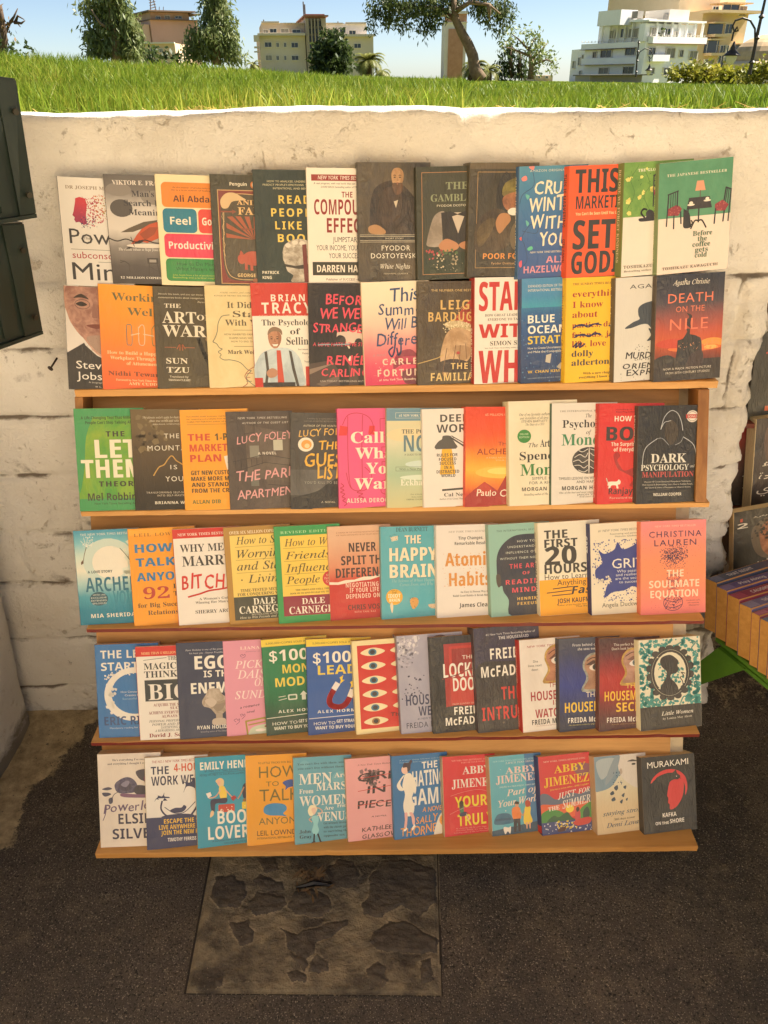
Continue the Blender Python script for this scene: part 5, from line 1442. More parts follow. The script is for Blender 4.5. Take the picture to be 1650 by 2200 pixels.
book(2,450.7,837,438,613,15,3,.6,'M:e6d3a2:dcc590:12','ddc998','pale yellow paperback with a thin line drawing of a face and a DNA strand','''
T i 5f5238 22 92 11 2.2 A bold, creative, and compassionate read
T s 5f5238 14 94 15.5 2 AUTHOR OF THE FIRST AND FIERCE WORK ON TRAUMA
T r 5f5238 32 84 32 9 It Didn't
T r 5f5238 40 92 45 9 Start
T r 5f5238 28 90 57.5 9 With You
L 7a6a48 .6 40,64 92,64
T b 6a5a3c 26 92 71.5 2.6 HOW INHERITED FAMILY TRAUMA
T b 6a5a3c 33 86 77 2.6 SHAPES WHO WE ARE AND
T b 6a5a3c 36 84 82 2.6 HOW TO END THE CYCLE
L 7a6a48 .6 40,88 92,88
T R 5a4c34 30 84 99 6 Mark Wolynn
L~ 5c6a64 .9 35,42 24,44 18,54 16,66 12,76 9,81 14,84 18,90 22,92 16,96 20,100 18,104 24,108 34,108 48,112 58,122 64,124
L~ 5c6a64 .9 64,124 56,134 62,142 70,148
L~ a83c30 .9 74,116 62,122 54,132 58,142 50,149
L a83c30 .7 56,128 66,128
L a83c30 .7 56,134 62,134
L 5c6a64 .7 56,140 64,140''')
book(2,549,837.7,536.7,607.7,16,3,.8,'efe7da','9a2a22','red and white paperback with a smiling man in braces and a red tie','''
R c9301f 0 0 100 46.5
T b_16 f0e8dc 29 78 26 9.5 BRIAN
T b_14 f0e8dc 15 88 43 15 TRACY
T b_12 e8b09c 11 93 47.5 2.6 NEW YORK TIMES Best-Selling
T r 37332f 14 96 60 8.6 The Psychology
T r 37332f 55 70 73 8.6 of
T r 37332f 49 88 88 11 Selling
P~ M:c9d6da:a8b6be:25 4,112 12,100 26,94 44,92 58,96 68,108 72,126 70,150 0,150 0,122
F c49070 a06c50 32 80 10.5 13
P~ 8a7058 22,74 24,66 32,62 42,66 43,74 38,69 28,69
P f6efe4 28,87 37,87 35,90 30,90
P c8442c 34,96 40,96 44,149 34,149
P 3f3a34 16,98 20,97 22,124 18,150 14,150 18,124
P 3f3a34 52,96 56,98 60,122 66,150 62,150 56,124
P~ b98466 18,128 26,122 34,126 32,134 22,136
P 26231f 4,143 60,143 60,150 4,150
R c9301f 0 136 12 150
R c9301f 76 120 100 150
T s 4a4540 66 90 96 2.6 Increase your
T s 4a4540 72 90 102 2.6 Faster and
T s 4a4540 80 92 108 2.6 Than You
T s 4a4540 74 92 114 2.6 Thought Possible''')
book(2,665.8,837,660.6,608,17,3,.5,'M:2b2220:1f1918:8','241d1c','dark paperback with pink brush lettering over a couple walking at night','''
P 4a3a34 0,116 100,100 100,150 0,150
P 8a7668 0,124 40,114 0,132
P 8a7668 60,112 100,128 100,120 66,108
P 6a5a50 10,146 50,130 56,134 20,150
P d8c0b0 42,70 76,66 84,84 40,88
E e8d6c0 56 92 5 3
E efe0cc 60 108 2.6 4
P~ 1a1413 38,86 42,76 48,74 54,78 56,88 62,100 58,112 60,132 58,148 46,148 44,128 36,110
P~ 1a1413 66,92 70,80 78,80 80,92 88,104 84,122 80,148 74,148 72,124 62,112
P~ 3a2c28 46,80 52,76 54,84 48,86
T H e8485e 26 88 30 14 BEFORE
T H e8485e 18 94 50 15 WE WERE
T H e8485e 7 97 70 13 STRANGERS
T h e8485e 6 96 90 5.5 A LOVE HATE LOVE STORY
L 8fa0b0 1.6 14,88 32,87.5
L 8fa0b0 1.6 37,88 60,87
T H e8485e 26 86 118 14 RENÉE
T H e8485e 18 92 135 12 CARLINO
T b c9bdb2 16 92 143 2.6 USA TODAY BESTSELLING AUTHOR''')
book(2,784,836,774.8,606.7,17,3,.7,'G:ecdfc4:ead8be:e8c6b0:e08a8a:d8506a:d03a60','e2cfb0','cream paperback with blue brush lettering above a pink rocky shore','''
P~ 8f2a44 50,104 70,98 84,108 100,104 100,122 60,120 44,126
P~ 6f2038 56,132 76,126 96,134 96,148 66,150 58,142
E b83a58 70 112 20 4
D f0b0b0 10 110 96 148 40 .9
P~ 6a2440 88,82 92,80 95,88 92,94 94,104 90,108 88,96 84,90
T h 2c4470 42 84 28 19 This
T h 2c4470 24 98 48 17 Summer
T h 2c4470 34 92 68 17 Will Be
T h 2c4470 20 99 91 18 Different
L~ 2c4470 2.4 48,84 46,100 42,108 38,100 44,94
L~ 2c4470 2.4 56,82 56,100 52,106 50,96
T i c08a90 14 34 107 5 a novel
T b_16 f2cfb8 28 92 120 9 CARLEY
T b_16 f2cfb8 20 94 137 10 FORTUNE
T h f4dcc8 22 92 143.5 3.2 #1 New York Times Bestselling Author''')
book(2,897,834,897,604.5,22,5,.9,'M:594a30:45392a:7','4a3e2a','brown and gold paperback with a clasped hand in a red beaded sleeve','''
T s d9b878 20 96 14.5 3.2 THE NUMBER ONE BESTSELLER
P~ M:b8442c:8a2c1c:40 84,22 96,28 100,60 82,66 62,62 54,56 66,40
D e0a070 58 36 96 60 60 .7
P~ M:d8c49c:a08858:80 40,60 60,56 82,64 78,74 60,72 44,66
D e8d8b0 38 56 82 74 70 1
P~ M:cba880:a8845c:30 44,74 56,66 78,72 84,92 78,112 68,118 60,112 52,118 44,138 38,134 34,110 38,88
P~ a8845c 52,96 66,92 78,96 76,110 66,116 60,108
P~ 3a2a1e 30,118 50,112 74,116 76,128 50,132 30,128
L 7a5a38 1.2 57,92 54,116
L 7a5a38 1.2 64,92 63,118
L 7a5a38 1.2 72,90 74,112
L 6a4c30 1 44,96 38,132
E b0302a 61 103 2.6 2.2
L~ c8a868 1.4 0,118 16,114 30,110 38,106
T b_8 d8b068 34 92 40 13 LEIGH
T b_8 d8b068 16 94 57 13 BARDUGO
T b_8 e0c07c 50 76 127 9 THE
T b_8 e0c07c 20 96 144 11.5 FAMILIAR
Z d8b068 r 20 120 5 THE FAMILIAR''',.66)
book(2,1017,832.4,1018.8,596.7,18,5,.8,'ece4da','a8241c','white paperback with enormous red slab capitals','''
T x c6241e 7 90 46 39 START
T r 5a5046 16 92 54 3.6 HOW GREAT LEADERS INSPIRE
T r 5a5046 20 92 60 3.6 EVERYONE TO TAKE ACTION
T x c6241e 7 92 84 19 WITH
T r 4a4038 24 88 95 6.4 SIMON SINEK
T r 6a6054 16 84 99.5 1.8 New York Times bestselling author of Leaders Eat
T x c6241e 7 93 149 46 WHY
Z f0e0d0 b 70 140 6 START WITH WHY''',.66)
book(2,1118.8,831,1120,599,17,5,.7,'G:4a8ab8:3f86b4:3aa0b4:2a7aa0:2a5c92:26487a:22385e','2a4a74','blue sea paperback with white and yellow capitals and a sinking ship','''
R G:58a8b8:3c8ab0:2a5f94:2a5288:2a4878:26406c:22385e 0 41 100 150
D 4a78a4 0 46 100 148 120 1.2
D 1e3c6a 0 60 100 148 160 1.3
T b dcd8cc 10 62 12.8 3.6 EXPANDED EDITION OF THE
T b dcd8cc 10 66 18.6 3.6 INTERNATIONAL BESTSELLER
T b f0ece0 10 50 63 11 BLUE
T b f0ece0 10 68 78 11 OCEAN
T b e0c43c 10 90 93 11 STRATEGY
T s e0dccc 10 86 100.5 3.2 How to Create Uncontested Market Space
T s e0dccc 10 84 106 3.2 and Make the Competition Irrelevant
P c0b8a8 38,110 46,108 44,122 37,120
P b0a898 54,128 64,118 68,122 60,132
P b0a898 64,132 72,120 74,126 70,134
T b d8b43c 10 88 135.5 3.8 W. CHAN KIM | RENÉE
T s 8fa0b4 10 60 144 1.8 HARVARD BUSINESS REVIEW PRESS''')
book(2,1212,828.5,1216.7,597.6,18,5,.3,'f0be12','e8b414','yellow paperback with red serif words crossed out in navy','''
T R 6a2c1c 10 88 10.5 3.2 THE SUNDAY TIMES BESTSELLER
T r a02a1c 10 82 27 9 everything
T r a02a1c 10 56 42 9 I know
T r a02a1c 10 48 56 9 about
T r a02a1c 10 90 70.5 8 parties, dates,
T r a02a1c 10 90 84.5 8 friends, jobs,
T r a02a1c 10 62 98 9 life, love
L~ 2c2a5a 2 12,70 24,66 34,70 44,66 54,68
L~ 2c2a5a 1.6 14,67 30,68 50,65
L~ 2c2a5a 2 66,70 76,66 88,68
L~ 2c2a5a 2 14,84 26,80 36,84 44,79 54,82
L~ 2c2a5a 1.6 14,81 34,82 52,80
L~ 2c2a5a 2 66,84 76,80 88,82
L~ 2c2a5a 2 12,98 18,92 16,99 24,92 22,99 30,94
T r 2a2c3c 10 43 112 9 dolly
T r 2a2c3c 10 68 125 9 alderton
T r 6a4a1c 28 84 139 3.6 With a new chapter on
T r 4a3a1c 22 88 144.5 3.6 everything I know at thirty
Z 6a2c1c r 10 120 6 everything I know about love   dolly alderton''')
book(2,1316.7,825.8,1322,597.6,24,5,.6,'d8d4cc','5a4e3e','pale grey paperback with the dark profile of a man in a tall hat','''
P~ 37414c 60,34 74,26 101,24 101,150 78,150 72,140 74,128 80,110 68,100 62,94 56,92 58,84 62,80 56,74 50,68 40,68 26,72 16,72 28,64 38,60 36,54 36,44 44,38
P~ 6a3c3c 80,40 92,44 94,70 84,62
P~ d8d4cc 52,76 58,80 54,86 50,84
P~ 37414c 52,74 60,78 58,90 50,92 56,84
T s_4 3c3c40 22 88 16.5 6 AGATHA
T H 2c2a2c 18 74 117 9 MURDER
T h 2c2a2c 32 62 120 3 ON THE
T H 2c2a2c 14 74 132 8.5 ORIENT
T H 2c2a2c 20 84 142 9 EXPRESS
D 3c3a3c 30 96 60 108 14 .8
D 3c3a3c 10 128 50 149 12 .8
Z c9bda4 b 12 82 7 Murder on the Orient Express
Z c9bda4 b 108 140 6 Agatha Christie''',.66)
book(2,1403,824,1410.6,593,24,2,.7,'G:2a2c34:34323a:4a4046:8a4a44:b85038:c8582c:8a3c24:3a2c28:24221f','4a3c2e','dark blue paperback with a steamer before a fiery orange sunset','''
E e89a3c 86 98 18 7
E e8702c 60 104 40 5
E f0b860 84 104 10 3
E c84028 30 96 28 7
D f09a50 60 88 100 110 26 2 g
R 2c2420 0 120 100 150
P~ 2a2624 0,118 20,112 34,122 0,126
P 231f20 34,92 42,90 46,84 48,80 46,76 52,76 52,84 60,86 68,90 70,96 72,118 66,128 40,128 32,118 34,104
P~ 3a2c2a 56,112 70,108 74,120 70,132 48,134 50,122
D e8a070 36 96 68 106 22 .6
P~ 2a2426 48,72 44,66 50,60 46,54 54,58 52,68 54,76
T c e9e0d0 24 78 14.5 7 Agatha Christie
T s_4 e87a5c 18 84 39 13 DEATH
T s_4 e87a5c 30 72 52 8 ON THE
T s_8 e87a5c 22 78 77 16 NILE
T s_4 d9cfc0 14 86 134 3.2 NOW A MAJOR MOTION PICTURE
T s_4 d9cfc0 18 84 140 3.2 FROM 20TH CENTURY STUDIOS
Z c8603c b 14 130 5 DEATH ON THE NILE  AGATHA CHRISTIE''',.65)
# ---------------- third row ----------------
book(3,172,1099,157,878,15,2,.8,'M:4f9a3c:8fae34:9','3f8f50','green and yellow-green paperback with blocky white capitals over black ones','''
R 3f9a58 0 0 100 12
P~ 3f9a58 0,0 30,0 16,40 10,90 0,120
P~ 3f9a58 80,0 101,0 101,50 92,30
R 3f9a58 0 132 100 150
T b 2f4424 10 94 15.5 4 A Life-Changing Tool That Millions of
T b 2f4424 16 90 22.5 4 People Can't Stop Talking About
T x_10 3a3826 44 71 41 7.5 THE
T x f2ead0 27 89 72 26 LET
T x f2ead0 6 95 101 26 THEM
T x_10 3a3826 30 90 114 7.5 THEORY
T b 3a3826 13 90 134.5 10.5 Mel Robbins
T s 2f3a20 22 90 140.5 3.2 New York Times Bestselling Author''')
book(3,290.6,1097,278.5,879.7,15,2,.3,'G:6e5c3c:6a583a:5c4c34:53442e:463a28:342c20:2e281e','3a3222','brown paperback with a gold mountain outline and thin white capitals','''
D 4c3e28 5 36 40 62 30 3
D 7c6a48 10 10 90 60 30 5
T i d9ceb8 18 90 13.5 3 The ultimate seeker's guide for those ready to find
T i d9ceb8 28 92 18.5 3 their true north and take their power
T b d9ceb8 32 88 23 1.8 JENNA BLACK, INTERNATIONAL AUTHOR
T s_14 ece4d2 48 70 43 7 THE
T s_12 ece4d2 23 93 61 7.5 MOUNTAIN
L~ e0b25e 1.6 30,98 38,86 46,82 52,74 58,69 64,76 70,80 78,86 90,96
T s_14 ece4d2 55 65 89 6.5 IS
T s_10 ece4d2 47 73 107 7.5 YOU
T s_12 d9ceb8 18 94 125 2.8 TRANSFORMING SELF-SABOTAGE
T s_12 d9ceb8 34 80 129.5 2.8 INTO SELF-MASTERY
T b_8 ece4d2 30 90 141 4 BRIANNA WIEST''')
book(3,397.6,1097,384.8,881,15,2,.8,'f4a41e','ef9c1c','golden yellow paperback with red capitals and a small white chart','''
T s 5a4410 10 92 11 2 Successful small business marketing is getting
T s 5a4410 10 92 15 2 fun, rewarding and profitable from the first new book
T s 5a4410 10 80 19 2 CHRIS PATTERSON author of anything
L 8a6a1c .5 10,22 92,22
T x d04a24 10 43 46 10 THE
T x 5a4a1c 50 94 46 10 1-PAGE
T x d04a24 12 94 62 10.5 MARKETING
T x d04a24 12 58 77.5 10.5 PLAN
P efe6d8 62,70 84,66 86,88 66,90
D c83a2c 67 72 82 86 5 1.8
D 3a7a4c 67 78 82 88 3 1.8
T x 4a3e18 12 92 97 6.2 GET NEW CUSTOMERS,
T x 4a3e18 12 92 106 6.2 MAKE MORE MONEY,
T x 4a3e18 12 90 115 6.2 AND STAND OUT
T x 4a3e18 12 88 124 6.2 FROM THE CROWD
T b 3a6a2c 12 54 140.5 5.5 ALLAN DIB''')
book(3,494.5,1096,484,885,16,3,.7,'M:5e5147:463c34:6','4a3f36','grey-brown paperback with pink brush lettering over a balconied apartment block','''
P M:6c5f52:574a40:12 28,20 96,34 96,110 30,100
R 8a8678 34 52 48 70
R c0bca8 70 44 84 60
R 6a6a60 34 100 46 114
L 2c2622 .8 8,76 56,66 98,74
L 2c2622 .8 8,92 56,78 98,84
L 2c2622 .6 12,76 12,90
L 2c2622 .6 20,75 20,88
L 2c2622 .6 28,73 28,86
L 2c2622 .6 36,72 36,84
L 2c2622 .6 44,70 44,82
L 2c2622 .6 52,68 52,80
L 2c2622 .8 60,112 98,116
L 2c2622 .6 26,34 42,32 42,20
T j_10 d9d0c4 18 92 11.5 3 NEW YORK TIMES BESTSELLING
T j_10 d9d0c4 24 94 19 3 AUTHOR OF THE GUEST LIST
T h e0a2a2 15 100 49/.08 12 LUCY FOLEY
T b_10 e6dccc 46 74 66 4 A NOVEL
T h e0a2a2 12 104 107/.08 15 THE PARIS
T h e0a2a2 12 108 135/.08 13 APARTMENT''')
book(3,624,1095,623,886,18,4,.7,'M:3e3a32:565048:5','3a352c','dark stormy paperback with yellow brush lettering and a round orange sticker','''
R M:6a6660:4e4a44:10 0 88 100 128
P~ 24211d 40,122 60,108 80,98 92,106 101,112 101,150 0,150 0,134
T s 8f887a 26 92 10 2 A wedding day on a particularly stormy and remote island
T s 8f887a 22 90 14 2 LUCY HAS AN ELECTRIC BESTSELLING THRILLER AUTHOR
T j_6 d8ccb0 20 92 21.5 3 AUTHOR OF THE HUNTING PARTY
T h e4b75c 13 92 37/.06 11 LUCY FOLEY
E efe4d0 24 49 12 11
E e8a44c 25 49 8 7.2
E efd4a0 26 51 4 3.6
T H edb640 44 76 58/.06 13 THE
T H edb640 22 96 84/.06 20 GUEST
T H edb640 42 80 103/.06 20 LIST
T s_12 a8a498 22 92 110 4.2 YOU'D KILL TO BE ON IT
T b_8 d8ccb0 48 70 140 3 A NOVEL''')
book(3,728.5,1095,723.6,878,18,4,.35,'e8588c','e8588c','pink paperback with a red outline telephone behind fat cream letters','''
P e23a3a 4,25 16,27 14,40 2,40
P e23a3a 48,26 56,26 56,40 46,38
L~ c8283c .9 8,24 16,10 32,7 48,14 54,30 46,42
L~ c8283c .9 16,12 15,60 16,100 20,120 34,122 36,100 36,60 38,10
L~ c8283c .9 12,96 18,118 32,124 46,118 50,100 40,88
L c8283c .8 64,16 82,14 96,16
L c8283c .8 64,16 64,40 78,40
L c8283c .8 66,58 84,58 84,68 66,68 66,58
L c8283c .8 66,80 84,80 84,88 66,88 66,80
L~ c8283c .9 64,110 80,106 92,112 90,128 66,128 64,112
L~ c8283c 1.1 4,112 8,116 3,119 8,122 3,125 9,128 5,132 10,135 6,138 12,142 8,146
L~ c8283c 1.1 34,122 28,126 36,128 30,132 37,134 30,138 34,142
T R f7ead2 20 70 51.5 17 Call
T R f7ead2 26 94 75 17 What
T R f7ead2 42 88 98 17 You
T R f7ead2 24 94 121 17 Want
T b_6 f2d8c8 12 94 141.5 6.4 ALISSA DEROGATIS''')
book(3,831,1095,829.7,876.7,18,4,.9,'G:ded0a8:d8cfa8:d8d4b4:b8c8a8:a8c0a0:c0c49a:ccc490','b8ac80','pale paperback fading from blue sky to soft green, big blue-grey letters','''
R 6a93a6 0 0 100 19
T r ece6d0 19 92 12.8 3.4 #1 NEW YORK TIMES BESTSELLER
L d8d8c4 .5 14,7 96,7 96,15 14,15 14,7
E e8d6a8 30 40 30 10
E cfe0d4 62 84 34 6
E d8e4d0 56 104 36 4
E c2d6cc 70 62 30 4
T r 4f5a58 23 92 38 6.4 THE POWER OF
T b 5f808e 26 86 65 24 NOW
T b 5a665c 27 94 71 2.8 A GUIDE TO SPIRITUAL ENLIGHTENMENT
L 6a7a68 .5 14,88 96,88 96,94 14,94 14,88
T b 5a665c 19 92 92.6 3 With a New Preface by the Author
T r ecebd8 21 94 116 9.5 Eckhart Tolle
T b 5f6f5c 36 84 130.5 2 One of the best books to come along
T b 5f6f5c 38 84 134.5 2 Every sentence rings with truth and
T b 5f6f5c 30 86 138.5 2 DEEPAK CHOPRA author of The Seven''')
book(3,910,1093,905.8,879.4,17,4,.4,'ebe2d8','ddd2c6','white paperback with a grey desk lamp casting a yellow beam','''
T b 46423e 28 72 20 11 DEEP
T b 46423e 22 80 36 12 WORK
P~ 56524c 20,60 24,50 30,46 32,41 42,41 46,46 50,52 52,60
R 56524c 20 58 52 61
L 46423e 2.4 44,44 62,56 68,62
O 46423e 45 44 3 3 1
L 46423e 1.4 46,42 66,54
P eab42c 30,61 45,61 50,100 26,100
T b 46423e 22 54 72.5 4.6 RULES FOR
T b 46423e 25 52 79 4.6 FOCUSED
T b 46423e 26 51 85 4.6 SUCCESS
T b 46423e 33 45 91.5 4.6 IN A
T b 46423e 21 56 98 4.6 DISTRACTED
T b 46423e 28 50 104 4.6 WORLD
L 46423e 3 30,124 72,122
L 46423e 2.4 68,116 78,96
L 46423e 1.6 62,122 72,104
O 46423e 66 116 3.4 3.4 1.2
T r 4a4038 32 86 134 5.5 Cal Newport
T i 5a5048 24 88 139 2.4 Author of So Good They Can't Ignore You''')
book(3,998,1091,1000,874,18,5,.7,'G:dc4420:e04c22:e25524:e86a28:f0982c:f0b43c:ec8a28:c83c20:a82a1c','d8401c','orange and red paperback with two dark pyramids against a glowing sun','''
E f2c04a 56 98 40 9
E f6d870 56 96 22 5
P a8281a 0,136 14,124 30,112 42,120 50,126 62,104 70,100 92,122 101,130 101,151 0,151
P c0381c 14,126 30,112 44,126 30,132
T s f0b890 30 90 13.5 3.6 65 MILLION COPIES SOLD
T s 8a2a14 50 68 58 6 THE
T s 8a2a14 18 94 71 9 ALCHEMIST
T s f0c890 32 92 77 2.4 A FABLE ABOUT FOLLOWING
T s f0c890 46 78 81 2.4 YOUR DREAM
T h f6e6d0 18 94 134 10 Paulo Coelho''',.66)
book(3,1093.6,1088,1091.5,862.7,18,4,.45,'M:eadfc4:e2d5b6:8','d6c8a4','cream paperback with green and black serif words and a round green seal','''
T i 3c3a30 16 60 21 4 One of my favourite authors
T i 3c3a30 17 58 26 3.6 and storytellers of all time
T b 3c3a30 19 57 30.5 3.2 STEVEN BARTLETT
T I 3c3a30 25 52 35 3.2 The Diary of a CEO
E 3a8a3a 23 50 10 9.6
T b cfe0b8 17 29 48 2.6 DELUXE
T b cfe0b8 16 30 52.5 2.6 EDITION
T i 3c3a34 29 43 66 6 The
T r 34332e 46 72 66 11 Art of
T r 34332e 16 94 84 12 Spending
T r 2f7f38 17 86 106.5 17 Money
T s_4 4a463c 34 88 113 4.2 SIMPLE CHOICES
T s_4 4a463c 30 90 119.5 4.2 FOR A RICHER LIFE
T b_6 3c3a34 19 92 129 5.2 MORGAN HOUSEL
T i 5a5448 22 88 135.5 3 Bestselling author of The Psychology of Money''')
book(3,1183,1085.5,1184.5,866.7,18,5,.5,'e4ddd2','3f5a44','white paperback with a green word above an engraved brain','''
T r_10 7a7064 13 94 13 2.4 THE INTERNATIONAL BESTSELLER
T i 2f2e2c 52 61 21.5 5.4 The
T r 2f2e2c 17 96 36 11.5 Psychology
T i 2f2e2c 53 61 46 6 of
T r 3f8a5c 16 84 62 17 Money
E M:3e3c38:5a564e:60 58 85 26 20
E e4ddd2 58 85 1 20
L~ e4ddd2 1 36,80 44,76 52,80 56,74
L~ e4ddd2 1 34,86 42,84 48,88 56,84
L~ e4ddd2 1 36,92 44,92 50,96 56,92
L~ e4ddd2 1 42,99 50,102 56,99
L~ e4ddd2 1 42,70 48,72 56,68
L~ e4ddd2 1 60,74 66,78 74,72 80,78
L~ e4ddd2 1 60,84 68,88 76,82 82,88
L~ e4ddd2 1 60,94 68,98 76,92
L~ e4ddd2 1 60,68 68,70 74,67
T s_4 4a4640 12 94 113 4 TIMELESS LESSONS ON WEALTH, GREED,
T s_4 4a4640 39 84 118.5 4 AND HAPPINESS
T b_6 34322e 17 92 128.5 5.8 MORGAN HOUSEL
T i 5a5448 13 92 133.5 2.8 One of the best and most original finance books
T b 5a5448 40 80 137 2.4 JASON ZWEIG
T i 5a5448 44 76 140 2 Wall Street Journal''')
book(3,1281.5,1085.8,1287.6,866.7,18,5,.6,'d8281f','c4241c','red paperback with a dark lion shape behind a small white cat','''
P~ a8201c 26,86 24,76 30,72 34,78 30,84 34,92 42,100 60,94 80,92 100,100 100,128 86,124 76,118 62,120 56,124 50,122 56,112 44,104 32,98
T s 3a1a16 26 84 10 1.8 I love this book. It is a brilliant guide
T s 3a1a16 26 84 13.5 1.8 Bestselling author and former chief
T b efe4d0 24 84 26.5 7.6 HOW TO BE
T x 3a2e28 12 95 55 20 BOLD
T b_3 efe4d0 20 92 63 5.4 The Surprising Science
T b_3 efe4d0 24 92 71 5.4 of Everyday Courage
P~ f2ead8 16,122 17,117 22,116 30,116 33,113 36,116 35,120 32,121 33,126 30,126 29,122 22,122 20,126 17,126 18,122
L~ f2ead8 1.4 17,118 15,114 14,111
T b 2f2420 18 92 135 9 Ranjay Gulati
T b e8c8b0 20 92 142 2.8 Foreword by His Holiness
Z e8b0a0 b 14 46 6 HOW TO BE BOLD
Z e8b0a0 b 110 140 6 RANJAY GULATI''')
book(3,1366,1086,1372,872,22,4,.6,'M:34312c:28261f:9','3c332a','black paperback with a faceless hooded figure and a red bonus seal','''
P~ 1f1e1c 36,34 40,18 50,8 58,10 66,20 68,38 72,50 88,60 92,96 8,100 10,66 28,52
P~ M:3c3429:544836:30 42,30 50,22 60,30 62,44 52,60 42,46
L~ c8ccd0 1 35,36 40,18 50,8 60,12 66,24 69,38
L~ c8ccd0 .9 35,36 40,26 46,24 50,23
L~ c8ccd0 1 30,50 14,62 9,76 8,96
L~ c8ccd0 1 70,48 86,60 92,80 93,96
L~ a0a4a8 .8 30,50 38,50 48,60
L~ a0a4a8 .8 70,48 66,56 58,60
E e6dcd0 83 17 9 9
R c0392e 73 14 94 20
T b f2e8dc 76 91 18.8 3.4 BONUS
O 8a8078 83 17 7.4 7.4 .8
T r e4e0d4 21 76 87 14 DARK
T r e4e0d4 6 80 98.5 9 PSYCHOLOGY
T i e4e0d4 82 89 95 4.4 and
T r c8504a 8 88 109 8.5 MANIPULATION
T b d0c8b8 12 84 117 2.4 Discover 40 Covert Emotional Manipulation Techniques,
T b d0c8b8 9 87 121.5 2.4 Mind Control & Brainwashing. Learn How to Analyze People,
T b d0c8b8 13 84 126 2.4 NLP Secret & Science of Persuasion to Influence Anyone
T b ece4d4 26 70 138 4.4 WILLIAM COOPER
Z d8d0c0 r 14 56 8 DARK PSYCHOLOGY
Z c05048 b 100 136 5 WILLIAM COOPER''',.67)

# ---------------- fourth row ----------------
book(4,173,1344,155.8,1141,14,2,.8,'G:3a94b4:7fc0c8:cfe0d0:e6e4d0:a8ccc8:4a9cae:1f7f98:1f7c96','2a7088','turquoise paperback with dandelion seeds drifting in a pale glow','''
E e8ead8 52 50 34 30
E cfe0d4 52 50 40 36
E f0ead8 54 52 28 26
D e0e6d4 76 20 100 80 40 5
T b_8 ece8dc 11 95 8.6 3.6 THE NEW YORK TIMES BESTSELLER
L 7a6a50 1 19,26 15,38 12,52
D f2eee0 14 10 30 26 30 .9
L f2eee0 .6 19,26 11,16
L f2eee0 .6 19,26 16,12
L f2eee0 .6 19,26 22,11
L f2eee0 .6 19,26 28,14
L f2eee0 .6 19,26 30,20
P 6a4a30 9,50 12,46 12,52 9,54
L~ 5a6a50 1 70,30 78,40 86,52 92,58
L d8e0cc .5 70,30 60,28
L d8e0cc .5 70,30 66,24
L d8e0cc .5 70,30 80,26
T b_3 2c4a50 18 56 68 4 A LOVE STORY
T b 1f6f88 13 108 97.5 22 ARCHER'S
T b 2f8aa0 54 96 120 22 VOICE
E 2a5a68 32 109 14 11
T b d8e0d8 23 42 104 2.6 WITH AN
T b d8e0d8 20 44 108.5 2.6 EXCLUSIVE
T b d8e0d8 20 44 113 2.6 EXTENDED
T b d8e0d8 22 43 117.5 2.6 EPILOGUE!
T b_8 ece8d8 18 94 139 6 MIA SHERIDAN''')
book(4,289,1348,273,1137,16,5,.7,'f2a01c','ee9a1a','orange paperback with blue capitals and a large dark red number','''
R f4ac2c 2 2 98 10
T r_14 a86a18 9 94 12.5 5 LEIL LOWNDES
T x 2f7cae 9 102 37 12.5 HOW TO
T x 2f7cae 9 68 58.5 12.5 TALK
T x 2f7cae 9 92 81 12.5 ANYONE
T r b83420 17 56 109 18 92
T r 4a3a1a 62 92 94.5 7 Little
T r 4a3a1a 62 92 106 7 Tricks
T r 4a3a1a 8 94 122 7 for Big Success in
T r 4a3a1a 22 88 134 7 Relationships''')
book(4,384,1345.5,369,1138,16,4,.4,'ece4da','b8302a','white paperback with a red top band and a scrawled red word underlined','''
R cf2a20 0 0 100 14.5
T r ecd8cc 8 94 10.8 4.2 NEW YORK TIMES BESTSELLER
T r 3a3634 10 88 36 12 WHY MEN
T r 3a3634 12 90 58 16 MARRY
T H cf2418 9 97 94 24 BITCHES
L~ cf2418 2.6 18,106 36,102 50,98 70,96 96,92
T r 5a544c 34 92 112 3.8 A Woman's Guide to
T r 5a544c 28 94 117.5 3.8 Winning Her Man's Heart
T r 46423c 27 92 133 5.5 SHERRY ARGOV''')
book(4,493.6,1343,478.5,1134,22,5,.6,'b08434','a87a30','mustard framed paperback with italic title on yellow and a black author panel','''
T r f2e4c0 9 96 11 4.8 OVER SIX MILLION COPIES SOLD
R f0cf6a 9 13 96 108
R 3f3f30 9 108 96 144
T i 4a4224 18 96 27 11.5 How to Stop
L 8a7430 .5 16,31 94,31
T i 4a4224 18 92 48 12.5 Worrying
L 8a7430 .5 16,51 94,51
T i 4a4224 17 96 67 12.5 and Start
L 8a7430 .5 16,71 94,71
T i 4a4224 32 88 87 12.5 Living
E 4a4224 23 82 1.2 1.2
T r 3a3420 20 92 100.5 4.6 TIME-TESTED METHODS
T r 3a3420 15 94 106.5 4.6 FOR CONQUERING WORRY
T r f0ead8 38 72 121 10 DALE
T r f0ead8 16 90 134 11.5 CARNEGIE
T i e0d8c0 34 84 137.5 2.4 BESTSELLING AUTHOR OF
T i e0d8c0 16 94 142 3.4 How to Win Friends and Influence''')
